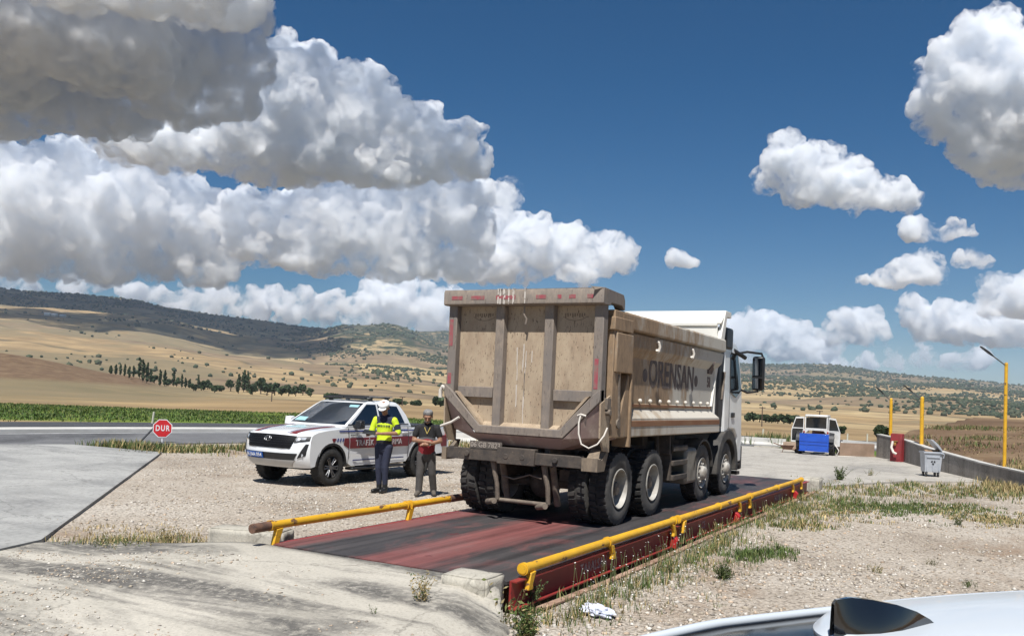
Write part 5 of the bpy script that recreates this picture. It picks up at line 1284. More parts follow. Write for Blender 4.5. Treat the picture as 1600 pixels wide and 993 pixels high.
person('grey haired man in black and red polo shirt beside the rear of the pickup', (-10.02, 14.86, 0), .55, S,
    dict(head=SKIN, neck=SKIN, red=POLOR, grey=POLOG, black=POLOB, arm=SKIN, hand=SKIN, trouser=GREYT, shoe=SHOE),
    [('hair', hr, GREYHAIR), ('beard', bd_, mat('greying_beard', (.09, .08, .075), .8)), ('wristwatch', wt, CAPW), ('lanyard', lan, mat('yellow_lanyard', (.5, .38, .1), .7)), eyes(PH)], 1.0)
# ------------------------------------------------------------------ far yard: retaining wall, lamps, hydrant cabinet, bin, tractor, signs
CURB = mat('wall_top_concrete', (.50, .48, .44), .85, c2=(.40, .38, .34), scale=1.5)
def wall_h(y): return float(np.interp(y, [19, 24, 28, 30, 32, 34, 36.9, 40, 42.6], [.20, .30, .50, .545, .58, .66, .78, .92, 1.04]))
wl_ = thing('retaining_wall', 'long grey concrete retaining wall below the yellow lamp posts', 'wall', (0, 0, 0))
b = MB(); bt = MB(); n_ = 0
for (x0, y0), (x1, y1) in zip(WALL[:-1], WALL[1:]):
    d = np.array([x1 - x0, y1 - y0]); L_ = np.hypot(*d); d /= L_; q = np.array([d[1], -d[0]]) * -1    # towards the bank
    q = np.array([-d[1], d[0]]); e = np.array([x1, y1]) - d * .015; h0, h1 = wall_h(y0), wall_h(y1)
    def pt(p, o, z): return (p[0] + q[0] * o, p[1] + q[1] * o, z)
    s_ = np.array([x0, y0])
    b.add([pt(s_, 0, -.2), pt(e, 0, -.2), pt(e, .22, -.2), pt(s_, .22, -.2), pt(s_, 0, h0), pt(e, 0, h1), pt(e, .22, h1), pt(s_, .22, h0)], [(0, 1, 2, 3), (4, 7, 6, 5), (0, 4, 5, 1), (1, 5, 6, 2), (2, 6, 7, 3), (3, 7, 4, 0)])
    bt.add([pt(s_, -.012, h0 - .0), pt(e, -.012, h1 - .0), pt(e, .235, h1 - .0), pt(s_, .235, h0 - .0), pt(s_, -.012, h0 + .045), pt(e, -.012, h1 + .045), pt(e, .235, h1 + .045), pt(s_, .235, h0 + .045)], [(0, 1, 2, 3), (4, 7, 6, 5), (0, 4, 5, 1), (1, 5, 6, 2), (2, 6, 7, 3), (3, 7, 4, 0)])
b.build('wall_section', WALLC, wl_, split='each'); bt.build('coping', CURB, wl_, split='each')
# low brown cross wall behind the tractor
bw = MB(); a_ = np.array(G(1312, 713)); c_ = np.array((-4.80, 42.6)); d = (c_ - a_); L_ = np.hypot(*d); an = math.atan2(d[1], d[0])
bw.box(0, L_, 0, .18, -.1, .62); o = bw.build('low_wall', mat('dusty_brown_wall', (.30, .205, .145), .9, c2=(.21, .145, .10), scale=1.5, bmp=.2)); o.location = (a_[0], a_[1], 0); o.rotation_euler.z = an
tag(o, 'low dusty brown wall between the blue tractor box and the retaining wall', 'wall')
o = MB().box(0, .9, 0, .6, -.1, .42).build('brick_box', mat('pale_brick', (.40, .30, .22), .9, c2=(.3, .21, .15), scale=3)); p = G(1219, 704); o.location = (p[0], p[1] + .6, 0)
tag(o, 'low pale masonry block behind the open left tractor door', 'block')
o = MB().box(-.6, .6, 0, .5, -.1, .10).build('stone_slab', BLOCK); p = G(1213, 701); o.location = (p[0] - .5, p[1], 0); tag(o, 'flat pale stone slab lying left of the tractor', 'slab')

# lamps
def lamp(label, x, y, z0, z1, hx, hz, r):
    t = thing('yellow_lamp_post', label, 'lamp post', (x, y, z0), 0, 'yellow lamp posts on the bank')
    b = MB(); b.cyl((0, 0, -.4), (-.03, 0, z1 - z0), r, r * .95, 14); b.sphere((-.03, 0, z1 - z0), r * .98, 12, 6); b.build('pole', YEL, t, smooth=True)
    p1 = Vector((hx - x, -.35, hz - z0)); p0 = Vector((-.03, 0, z1 - z0 - .06)); d = p1 - p0
    b = MB(); b.tube([p0, p0 + d * .60], .02, 8); b.build('arm', mat('grey_arm', (.16, .16, .165), .5, metal=.6), t, smooth=True)
    b = MB(); q = d.normalized(); M = Matrix.Translation(p0 + d * .78) @ d.to_track_quat('Y', 'Z').to_matrix().to_4x4(); l = d.length * .26
    b.add([tuple(M @ Vector((p[0] * .62, p[1], p[2] * .8))) for p in [(-.05, -l, -.02), (.05, -l, -.02), (.085, -l * .3, -.03), (.085, l * .9, -.02), (.05, l, -.01), (-.05, l, -.01), (-.085, l * .9, -.02), (-.085, -l * .3, -.03),
        (-.04, -l, .02), (.04, -l, .02), (.06, -l * .3, .045), (.06, l * .9, .03), (.04, l, .015), (-.04, l, .015), (-.06, l * .9, .03), (-.06, -l * .3, .045)]],
        [tuple(range(7, -1, -1)), tuple(range(8, 16))] + [(k, (k + 1) % 8, 8 + (k + 1) % 8, 8 + k) for k in range(8)]); b.build('lamp_head', BLACKP, t, bevel=.006)
lamp('tallest yellow lamp post, standing on the wall near the right edge', .20, 30.75, .5, 3.69, -.51, 4.17, .052)
lamp('middle yellow lamp post just right of the red hydrant cabinet', -2.60, 38.25, .8, 2.67, -3.27, 3.14, .075)
lamp('yellow lamp post farthest off, left of the red hydrant cabinet', -4.14, 42.5, .9, 2.63, -4.75, 3.14, .07)

# hydrant cabinet
hc = thing('hydrant_cabinet', 'rusty red fire hose cabinet standing against the retaining wall', 'cabinet', (-3.68, 39.9, .03), -.35)
CABR = mat('worn_red_cabinet', (.30, .03, .035), .6, c2=(.2, .03, .03), scale=3, spots=(.12, .05, .04), spot_scale=6)
b = MB(); b.box(-.235, .235, 0, .25, .02, 1.17); b.build('cabinet_box', CABR, hc, bevel=.012)
b = MB(); b.box(-.20, .20, -.012, -.002, .10, 1.12); b.build('door', CABR, hc, bevel=.006)
b = MB(); b.tube([(-.12, -.02, .85), (-.14, -.10, .60), (-.02, -.16, .40), (.10, -.13, .34)], .05, 8); b.build('hose', CABLE, hc, smooth=True)
b = MB(); b.cyl((-.02, -.02, .78), (.0, -.1, .72), .05, n=10); b.box(-.08, .10, -.05, -.014, .84, .88); b.build('valve', mat('brass', (.5, .3, .1), .4, metal=.8), hc)

# waste container
wc = thing('waste_container', 'grey wheeled waste container with its lid tilted open by the wall', 'waste container', (-1.89, 32.1, .05), .35)
GALV = mat('galvanised_steel', (.50, .52, .55), .45, c2=(.40, .42, .45), scale=3, metal=.35)
b = MB(); r0 = [(-.235, -.20), (.235, -.20), (.235, .24), (-.235, .24)]; r1 = [(-.275, -.25), (.275, -.25), (.275, .28), (-.275, .28)]
b.add([(x, y, .15) for x, y in r0] + [(x, y, .80) for x, y in r1] + [(x * .93, y * .93, .80) for x, y in r1] + [(x * .92, y * .92, .2) for x, y in r0], [(0, 1, 2, 3), (0, 1, 5, 4), (1, 2, 6, 5), (2, 3, 7, 6), (3, 0, 4, 7), (4, 5, 9, 8), (5, 6, 10, 9), (6, 7, 11, 10), (7, 4, 8, 11), (8, 9, 13, 12), (9, 10, 14, 13), (10, 11, 15, 14), (11, 8, 12, 15), (12, 13, 14, 15)])
bb_ = b.build('bin_body', GALV, wc)
b = MB(); b.box(-.30, .30, -.275, -.25, .755, .81); b.box(-.30, .30, .28, .305, .755, .81); b.box(-.30, -.275, -.25, .28, .755, .81); b.box(.275, .30, -.25, .28, .755, .81); b.build('rim', GALV, wc, bevel=.006)
for x in (-.18, 0, .18):
    b = MB(); b.box(x - .012, x + .012, -.24, -.205, .2, .34); b.build('rib', GALV, bb_)
b = MB(); b.box(-.2, .2, -.262, -.240, .62, .65); b.build('rib', GALV, bb_)
b = MB()
for a in (0, 2.09, 4.19):
    b.prism([(.07 * math.cos(a) - .0, .47 + .07 * math.sin(a)), (.075 * math.cos(a + .9), .47 + .075 * math.sin(a + .9)), (.035 * math.cos(a + 1.2), .47 + .035 * math.sin(a + 1.2)), (.03 * math.cos(a - .2), .47 + .03 * math.sin(a - .2))], 'Y', -.238, -.226)
b.build('recycling_mark', BLACKP, bb_)
b = MB(); M = Matrix.Translation((.27, 0, .80)) @ Matrix.Rotation(.82, 4, 'Y'); pr = [(0, 0), (-.10, .055), (-.30, .075), (-.50, .05), (-.56, 0)]
b.prism([(x, z) for x, z in pr], 'Y', -.27, .29, 0, M); b.build('lid', GALV, wc, bevel=.012)
b = MB(); b.tube([(.30, -.27, .62), (.32, -.28, .74), (.20, -.29, .78)], .018, 6); b.build('lid_arm', GALV, wc)
b = MB(); b.box(-.2, .2, -.1, .15, .70, .86); b.v = [(x + random.uniform(-.03, .03), y, z + random.uniform(-.03, .04)) for x, y, z in b.v]; b.build('rubbish', mat('cardboard', (.34, .22, .13), .9), wc)
for x in (-.18, .18):
    for y in (-.15, .18):
        b = MB(); b.cyl((x - .02, y, .07), (x + .02, y, .07), .07, n=14); b.box(x - .035, x + .035, y - .03, y + .03, .1, .155); b.build('wheel', BLACKP, wc)

# tractor with a blue transport box behind the cab
tr_ = thing('farm_tractor', 'small white cab tractor with open doors and a bright blue rear box', 'tractor', (-7.08, 40.7, .05), .03)
BLUE = mat('bright_blue_paint', (.012, .085, .48), .35, c2=(.01, .065, .40), scale=2, coat=.5)
ORNG = mat('faded_orange_paint', (.52, .16, .05), .5)
b = MB(); b.box(-.60, .62, 0, .035, .20, .93); b.box(-.60, -.565, .036, .60, .22, .90); b.box(.585, .62, .036, .60, .22, .90); b.box(-.565, .585, .036, .60, .20, .24); bx_ = b.build('transport_box', BLUE, tr_, bevel=.008)
b = MB()
for z in (.44, .58): b.box(-.58, .60, -.018, -.002, z, z + .03)
for x in (-.60, .58, -.3): b.box(x, x + .03, -.016, -.002, .25, .9)
b.box(-.62, .64, -.02, .05, .155, .20); b.build('box_rib', BLUE, bx_, split='each')
def ag_wheel(R, w, name='wheel'):
    r = bpy.data.objects.new(name, None); COL.objects.link(r); b = MB(); h = w / 2
    b.lathe([(R * .58, -h * .8), (R * .75, -h), (R * .95, -h * .9), (R * .97, 0), (R * .95, h * .9), (R * .75, h), (R * .58, h * .8)], n=32, close=True)
    for k in range(18):
        a = 2 * math.pi * k / 18
        for sg in (1, -1): b.add([(sg * xx, rr_ * math.sin(a + d), rr_ * math.cos(a + d)) for rr_ in (R * .95, R) for xx, d in ((0, -.05), (0, .05), (h * .95, .2), (h * .95, .1))], [(4, 5, 6, 7), (0, 1, 5, 4), (1, 2, 6, 5), (2, 3, 7, 6), (3, 0, 4, 7)])
    b.build('tyre', CTYRE, r, smooth=True, weld=False)
    b = MB(); b.lathe([(R * .6, h * .6), (R * .5, h * .3), (R * .2, h * .3), (.001, h * .4)], n=24); b.lathe([(R * .6, -h * .6), (R * .5, -h * .3), (.001, -h * .3)], n=24); b.build('rim', RIMP, r, smooth=True); return r
wb_ = ag_wheel(.50, .22)
for k, sg in enumerate((1, -1)):
    o = wb_ if k == 0 else copy_tree(wb_); o.parent = tr_; o.location = (sg * .69, .75, .48); o.rotation_euler = (0.3, 0, 0 if sg > 0 else math.pi)
wf_ = ag_wheel(.31, .16)
for k, sg in enumerate((1, -1)):
    o = wf_ if k == 0 else copy_tree(wf_); o.parent = tr_; o.location = (sg * .78, 2.2, .29); o.rotation_euler = (0.1, 0, 0 if sg > 0 else math.pi)
b = MB(); b.box(-.16, .16, .6, 2.4, .30, .62); b.box(-.6, .6, .70, .80, .42, .52); b.box(-.7, .7, 2.15, 2.25, .26, .34); b.build('chassis', CHASS, tr_)
b = MB(); b.box(-.24, .24, 1.45, 2.5, .62, 1.02); b.build('bonnet', ORNG, tr_, bevel=.05)
WCAB = mat('white_cab_paint', (.70, .69, .66), .5, c2=(.58, .56, .52), scale=4)
b = MB(); b.box(-.48, .48, .55, 1.50, 1.66, 1.76); b.build('cab_roof', WCAB, tr_, bevel=.03)
b = MB()
for sx in (-1, 1):
    for y, sl_ in ((.60, .02), (1.44, -.02)): b.add([(sx * x, yy_, z) for z in (.95, 1.68) for x, yy_ in ((.44, y - .025), (.485, y - .025), (.485, y + .025), (.44, y + .025))], [(0, 1, 2, 3), (4, 5, 6, 7), (0, 1, 5, 4), (1, 2, 6, 5), (2, 3, 7, 6), (3, 0, 4, 7)])
b.build('cab_pillar', WCAB, tr_, split='each')
b = MB(); b.prism([(-.44, .93), (-.58, 1.02), (-.44, 1.16), (.44, 1.16), (.58, 1.02), (.44, .93), (.32, 1.06), (-.32, 1.06)], 'Y', .56, .62); b.build('rear_panel', WCAB, tr_)
b = MB(); b.box(-.43, .43, .575, .59, 1.17, 1.62); b.build('rear_window', GLASS, tr_)
b = MB(); b.box(-.42, .42, 1.46, 1.47, 1.05, 1.64); b.build('windscreen', GLASS, tr_)
b = MB(); b.box(-.2, .2, .85, 1.1, .62, .80); b.box(-.2, .2, .80, .87, .80, 1.15); b.build('seat', ORNG, tr_, bevel=.03)
for sg in (1, -1):
    b = MB(); b.prism(arc(.75, .48, .56, .2, math.pi - .2, 10) + arc(.75, .48, .52, math.pi - .2, .2, 10), 'X', *sorted((sg * .58, sg * .80))); b.build('mudguard', BLACKP, tr_)
    b = MB(); b.cyl((sg * .5, .52, .95), (sg * .5, .54, 1.02), .035, n=8); b.build('rear_lamp', LAMPR, tr_)
    # door hinged at the rear pillar and swung right open
    A = Vector((sg * .50, .60, 0)); dr = Vector((sg * .93, -.25, 0)).normalized(); Mx = Matrix.Translation(A) @ Matrix(((dr.x, -dr.y, 0, 0), (dr.y, dr.x, 0, 0), (0, 0, 1, 0), (0, 0, 0, 1)))
    ol = [(.02, .98), (.02, 1.66), (.34, 1.62), (.56, 1.02), (.55, .42), (.36, .40)] if sg > 0 else [(.02, .98), (.02, 1.66), (.38, 1.64), (.56, 1.05), (.56, .52), (.36, .52), (.2, .8)]
    def wide(w): 
        c0 = Vector((sum(p[0] for p in ol) / len(ol), sum(p[1] for p in ol) / len(ol))); return [((p[0] - c0.x) * w + c0.x, (p[1] - c0.y) * w + c0.y) for p in ol]
    b = MB(); ou, inn = ol, wide(.88); N = len(ol)
    b.add([(x, y, z) for y in (-.012, .012) for x, z in ou] + [(x, y, z) for y in (-.012, .012) for x, z in inn], [(k, (k + 1) % N, 2 * N + (k + 1) % N, 2 * N + k) for k in range(N)] + [(N + k, 3 * N + k, 3 * N + (k + 1) % N, N + (k + 1) % N) for k in range(N)] + [(k, N + k, N + (k + 1) % N, (k + 1) % N) for k in range(N)] + [(2 * N + k, 2 * N + (k + 1) % N, 3 * N + (k + 1) % N, 3 * N + k) for k in range(N)], 0, Mx)
    dd_ = b.build('door', WCAB, tr_)
    b = MB(); lowp = [p for p in wide(.87)]; b.prism([(x, z) for x, z in lowp if True], 'Y', -.004, .004, 0, Mx); pn = b.build('pane', GLASS, dd_)
    b = MB(); zt = 1.06 if sg > 0 else 1.14; cl = [(x, min(z, zt)) for x, z in wide(.95)]; b.prism(cl, 'Y', -.010, .010, 0, Mx)
    if sg > 0: b.build('lower_panel', WCAB, dd_)
    b = MB(); b.box(*sorted((.04, .5)), -.014, .014, zt - .02, zt + .02, 0, Mx); b.build('cross_rail', WCAB, dd_)
b = MB(); b.tube([(.85, .3, .5), (1.05, .1, .25), (.95, .05, .02), (1.25, .15, .02), (1.7, .3, .02)], .02, 6); o = b.build('hose', CABLE); o.location = tr_.location; tag(o, 'pale water hose trailing from the open right tractor door', 'hose')
wbw = thing('wheelbarrow', 'small rusty wheelbarrow under the open left tractor door', 'wheelbarrow', (-8.35, 41.4, .05), .2)
b = MB(); b.add([(-.3, -.2, .32), (.3, -.2, .32), (.3, .2, .32), (-.3, .2, .32), (-.18, -.12, .14), (.2, -.12, .14), (.2, .12, .14), (-.18, .12, .14)], [(4, 5, 6, 7), (0, 1, 5, 4), (1, 2, 6, 5), (2, 3, 7, 6), (3, 0, 4, 7)]); b.build('tray', RUST, wbw)
b = MB(); b.tube([(-.6, -.15, .40), (.3, -.1, .12), (.42, 0, .1)], .018, 6); b.tube([(-.6, .15, .40), (.3, .1, .12), (.42, 0, .1)], .018, 6); b.tube([(-.15, -.12, .2), (-.2, -.14, 0)], .016, 6); b.tube([(-.15, .12, .2), (-.2, .14, 0)], .016, 6); b.build('handle_frame', RUST, wbw)
b = MB(); b.cyl((.42, -.03, .1), (.42, .03, .1), .1, n=16); b.build('wheel', CTYRE, wbw)

# stop sign on a leaning post
sg_ = thing('stop_sign', 'red octagonal DUR stop sign leaning on a bent post beside the road', 'stop sign', (-24.05, 20.18, 0), .86)
oc = lambda r: [(r * math.cos(math.pi / 8 + k * math.pi / 4), .49 + r * math.sin(math.pi / 8 + k * math.pi / 4)) for k in range(8)]
b = MB(); b.prism(oc(.32), 'Y', -.005, .012); b.build('border', DECW, sg_)
b = MB(); b.prism(oc(.292), 'Y', -.010, -.0055); pl_ = b.build('sign_face', mat('sign_red', (.56, .02, .025), .35, c2=(.48, .02, .025), scale=3), sg_)
lettering('lettering', 'DUR', .26, (0, -.0135, .49), DECW, pl_, facing='-Y', bold=.006, spacing=1.25, sx=.72)
b = MB(); b.tube([(-.72, .05, -.05), (-.5, .06, .22), (-.20, .05, .58)], .03, 8); b.build('post', mat('dark_post', (.05, .05, .055), .6), sg_, smooth=True)
b = MB(); b.cyl((.02, .03, -.05), (.0, .03, .2), .025, n=8); b.build('post_stub', DECW, sg_)
REFP = mat('pale_post', (.62, .60, .48), .6, c2=(.5, .48, .36), scale=5)
def marker(label, u, v, h, lean=.05):
    p = G(u, v, .15); b = MB(); b.tube([(0, 0, -.2), (lean, 0, h)], [.05, .045], 8); o = b.build('marker_post', REFP, smooth=True); o.location = (p[0], p[1], .15); tag(o, label, 'marker post', 'road marker posts')
marker('pale road marker post leaning behind the red stop sign', 238, 657, .42, .08); marker('pale road marker post beyond the pickup bonnet', 446, 661, .40)
marker('pale road marker post behind the white road barrier, right of the truck mirror', 1192, 686, .6, 0); marker('pale road marker post right of the open tractor door', 1324, 688, .45, 0); marker('pale road marker post just left of the retaining wall end', 1355, 688, .45, 0)
# white road barrier beyond the yard
def barrier(label, pa, pb, h):
    a_, c_ = np.array(pa), np.array(pb); d = c_ - a_; L_ = np.hypot(*d); b = MB(); b.prism([(-.22, -.1), (-.22, .08), (-.10, .2), (-.07, h), (.07, h), (.10, .2), (.22, .08), (.22, -.1)], 'X', 0, L_)
    o = b.build('road_barrier', KERB); o.location = (a_[0], a_[1], 0); o.rotation_euler.z = math.atan2(d[1], d[0]); tag(o, label, 'road barrier', 'white road barriers')
barrier('white concrete road barrier between the truck mirror and the tractor', G(1150, 693), G(1228, 698), .42); barrier('white concrete road barrier between the tractor and the wall end', G(1318, 697), G(1385, 703), .38); barrier('white concrete road barrier hidden in part by the pickup tail', G(690, 690), G(760, 692), .4)
# wooden power poles out in the fields
WOOD = mat('old_pole_wood', (.09, .065, .05), .9)
def pole(label, u, vb, vt, D, arms=1):
    d = pdir(u, vb); h = np.hypot(d[0], d[1]); x, y = d[0] / h * D, d[1] / h * D; z0 = float(terrain_z(np.array([[x, y]]))[0]); dt = pdir(u + 1, vt); z1 = CAM_H + dt[2] / math.hypot(dt[0], dt[1]) * D
    t = thing('power_pole', label, 'power pole', (x, y, z0), -math.atan2(x, y), 'wooden power poles in the fields'); H_ = max(2, z1 - z0); r = D / 1389 * .9
    b = MB(); b.cyl((0, 0, -1), (0, 0, H_), r, r * .8, 8); b.build('post', WOOD, t)
    b = MB(); b.box(-r * 5, r * 5, -r, r, H_ * .93, H_ * .93 + r * 1.4); b.build('cross_arm', WOOD, t)
pole('power pole standing right of the truck mirror', 1190, 672, 635, 150); pole('power pole sticking up behind the tractor cab roof', 1280, 668, 641, 190); pole('power pole in the straw field between the two nearest lamp posts', 1534, 686, 665, 200)
pole('power pole left of the pickup, against the straw field', 424, 632, 615, 190); pole('power pole behind the pickup cabin', 628, 640, 628, 200)
# ------------------------------------------------------------------ white car the photograph is taken over
CROOF = mat('pearl_white_roof', (.52, .555, .585), .34, c2=(.49, .525, .555), scale=.8, coat=.25, spec=.3)
CBLK = mat('gloss_black', (.006, .006, .007), .06, c2=(.008, .008, .009), scale=3, coat=1)
CGLS = mat('dark_roof_glass', (.012, .011, .010), .12, c2=(.03, .027, .024), scale=6, thr=(.45, .6), spec=.12)
ca_ = thing('white_car', 'white car in the right foreground with a black shark fin aerial on its roof', 'car', (-.157, 1.61, 0), math.atan2(.56, .83) * -1)
# local frame: +y to the bonnet, +x to the driver's right; crown of the roof at z0
z0 = 1.742
def roofz(x, y): return z0 - .52 * x * x * (1 if abs(x) < .45 else 1) - .035 * max(0, y - .3) ** 2 - .10 * max(0, -.18 - y) ** 1.3
def shell(xs_, ys_, off, th):
    vs = []; fs = []; nx = len(xs_)
    for o_ in (off, off - th):
        for y in ys_:
            for x in xs_: vs.append((x, y, roofz(x, y) + o_))
    ny = len(ys_); N = nx * ny
    for j in range(ny - 1):
        for i in range(nx - 1): a = j * nx + i; fs += [(a, a + 1, a + nx + 1, a + nx), (N + a, N + a + nx, N + a + nx + 1, N + a + 1)]
    ed = [i for i in range(nx)] + [j * nx + nx - 1 for j in range(1, ny)] + [(ny - 1) * nx + i for i in range(nx - 2, -1, -1)] + [j * nx for j in range(ny - 2, 0, -1)]
    fs += [(ed[k], ed[(k + 1) % len(ed)], N + ed[(k + 1) % len(ed)], N + ed[k]) for k in range(len(ed))]
    return vs, fs
def half_w(y): return float(np.interp(y, [-.75, -.47, -.2, .07, .4, 1.9], [.10, .146, .187, .216, .245, .26]))
def grid_sheet(nx, ny, fn, th):
    """sheet with thickness; fn(s, t) gives the upper point"""
    vs = [fn(i / (nx - 1) * 2 - 1, j / (ny - 1)) for j in range(ny) for i in range(nx)]; N = nx * ny; vs += [(x, y, z - th) for x, y, z in vs]; fs = []
    for j in range(ny - 1):
        for i in range(nx - 1): a = j * nx + i; fs += [(a, a + 1, a + nx + 1, a + nx), (N + a, N + a + nx, N + a + nx + 1, N + a + 1)]
    ed = list(range(nx)) + [j * nx + nx - 1 for j in range(1, ny)] + [(ny - 1) * nx + i for i in range(nx - 2, -1, -1)] + [j * nx for j in range(ny - 2, 0, -1)]
    return vs, fs + [(ed[k], ed[(k + 1) % len(ed)], N + ed[(k + 1) % len(ed)], N + ed[k]) for k in range(len(ed))]
def frame_pt(s, t): y = -.78 + 2.68 * t; x = s * .58; return (x, y, roofz(x, y) - .030)
b = MB(); b.add(*grid_sheet(41, 60, frame_pt, .03)); b.build('roof_frame', CROOF, ca_, smooth=True)
def skin_pt(s, t):
    u = s * 1.0; w0 = half_w(.3); x = u * w0; ye = -.12 + 4.7 * x * x; y = ye + (1.75 - ye) * t ** 1.6; x = u * half_w(y) * (1 if y > .1 else min(1, half_w(.3) / half_w(y))); e = min(1, (y - ye) / .02)
    return (x, y, roofz(x, y) - .010 * (1 - e))
b = MB(); b.add(*grid_sheet(41, 70, skin_pt, .016)); b.build('roof_skin', CROOF, ca_, smooth=True)
def glass_pt(s, t): y = -.75 + 1.1 * t; x = s * half_w(y); return (x, y, roofz(x, y) - .014)
b = MB(); b.add(*grid_sheet(21, 40, glass_pt, .006)); b.build('rear_glass', CGLS, ca_, smooth=True)
for sx in (-1, 1):   # raised pale edge strip round the dark glass
    b = MB(); b.tube([(sx * (half_w(y) + .004), y, roofz(half_w(y), y) - .008) for y in np.linspace(-.77, 1.75, 70)], .0085, 10); b.build('edge_strip', CROOF, ca_, smooth=True)
b = MB()   # shark fin: tall at the tail, running out to a point towards the bonnet
prof2 = [(-.104, 0), (-.117, .026), (-.126, .051), (-.120, .058), (-.088, .0595), (-.045, .054), (.01, .043), (.06, .028), (.10, .011), (.118, 0)]
L_ = 0; vs = []; rows_ = 7
for k in range(rows_):
    t = k / (rows_ - 1)
    for s_ in (1, -1):
        for y, z in prof2:
            zz = z * t; wv_ = .024 * (1 - (zz / .066) ** 1.4) * max(.10, min(1, (.12 - y) / .12)) * max(.12, min(1, (y + .128) / .06)) * (1 - .55 * t ** 3 * 0) + .002
            yy_ = y if True else y
            vs.append((s_ * wv_, yy_ * (1 if t else 1), zz))
fs = []; n_ = len(prof2)
for k in range(rows_ - 1):
    for s_ in range(2):
        for i in range(n_ - 1):
            a = (k * 2 + s_) * n_ + i; c = ((k + 1) * 2 + s_) * n_ + i; fs.append((a, a + 1, c + 1, c))
    a, c = (k * 2) * n_, ((k + 1) * 2) * n_; fs.append((a, c, c + n_, a + n_)); fs.append((a + n_ - 1, a + 2 * n_ - 1, c + 2 * n_ - 1, c + n_ - 1))
k = rows_ - 1
for i in range(n_ - 1): a = k * 2 * n_ + i; fs.append((a, a + 1, a + n_ + 1, a + n_))
b.add(vs, fs); fin = b.build('shark_fin_aerial', CBLK, ca_, smooth=True); fin.location = (0.0, .005, z0 - .004)
# the rest of the car below the roof
b = MB()
ol = [(-.95, .35), (-1.05, .55), (-1.05, .95), (-.95, 1.05), (-.80, 1.62), (-.7, 1.70), (1.8, 1.64), (2.35, 1.02), (3.3, .92), (3.45, .7), (3.4, .35)]
b.prism([p for p in ol if p[1] < 1.06], 'X', -.9, .9); b.build('car_body', CROOF, ca_, bevel=.06)
b = MB(); gl_ = [(-.96, 1.03), (-.76, 1.62), (1.80, 1.60), (2.35, 1.03)]
vs = []
for sgn in (-1, 1): vs += [(sgn * (.84 if z < 1.1 else .585), y, z if z < 1.1 else roofz(.585, y) - .03) for y, z in gl_]
b.add(vs, [(0, 1, 2, 3), (7, 6, 5, 4), (0, 4, 5, 1), (1, 5, 6, 2), (2, 6, 7, 3)]); b.build('windows', CBLK, ca_)
for sx in (-1, 1):
    for y in (-.25, 2.45):
        b = MB(); b.cyl((sx * .70, y, .34), (sx * .92, y, .34), .34, n=32); b.cyl((sx * .91, y, .34), (sx * .925, y, .34), .22, n=24); b.build('wheel', CTYRE, ca_, bevel=.02)

# ------------------------------------------------------------------ gravel, grass, weeds
def tone_mat(name, rough=.9):
    mt, nt, nd, lk, b = new_mat(name); a = nd.new('ShaderNodeAttribute'); a.attribute_name = 'tone'; lk.new(a.outputs['Color'], b.inputs['Base Color']); b.inputs['Roughness'].default_value = rough; b.inputs['Specular IOR Level'].default_value = .2; return mt
STONE = tone_mat('stone'); LEAF = tone_mat('leaf', .7)
def set_tone(o, cols):
    ca = o.data.color_attributes.new('tone', 'FLOAT_COLOR', 'POINT'); ca.data.foreach_set('color', np.c_[cols, np.ones(len(cols))].astype(np.float32).ravel())
def in_poly(P, poly):
    x, y = P[:, 0], P[:, 1]; c = np.zeros(len(P), bool); n = len(poly)
    for i in range(n):
        x0, y0 = poly[i]; x1, y1 = poly[(i + 1) % n]
        k = ((y0 > y) != (y1 > y)) & (x < (x1 - x0) * (y - y0) / (y1 - y0 + 1e-12) + x0); c ^= k
    return c
def ground_z(P):
    z = .02 * fbm(P / 1.3, 4)
    bd, sd = seg_side(P); hw_ = np.interp(P[:, 1], [19, 24, 28, 32, 36, 42], [0.05, .12, .36, .56, .72, .92])
    up = (sd > .12) & (P[:, 1] > 15); return np.where(up, hw_ * .93 + np.clip(bd, 0, 30) * .035, z)
SITE_R = [(-3.86, 7.6), (-3.4, 5.5), (-2.7, 2), (3, 2), (6, 14), (4.6, 19), (2.4, 24), (.8, 28), (-.4, 31), (-2.2, 29.3), (-4.0, 24.0), (-3.95, 20)]
SITE_L = [(-10.2, 7.0), (-9.0, 8.2), (-7.75, 8.5), (-7.75, 23), (-12, 26), (-19, 24), (-20.3, 17.4)]
def scatter(poly, n, seed, bias=None):
    rg = np.random.default_rng(seed); p = np.array(poly); lo, hi = p.min(0), p.max(0); P = rg.uniform(lo, hi, (n * 4, 2)); P = P[in_poly(P, poly)]
    if bias is not None: P = P[rg.random(len(P)) < bias(P)]
    return P[:n]
oc8 = np.array([(1, 0, 0), (0, 1, 0), (-1, 0, 0), (0, -1, 0), (0, 0, 1), (0, 0, -1), (.6, .6, .5), (-.6, -.5, .55)], float); ocf = np.array([(0, 6, 4), (0, 1, 6), (1, 4, 6), (1, 2, 4), (2, 7, 4), (2, 3, 7), (3, 4, 7), (3, 0, 4), (1, 0, 5), (2, 1, 5), (3, 2, 5), (0, 3, 5)])
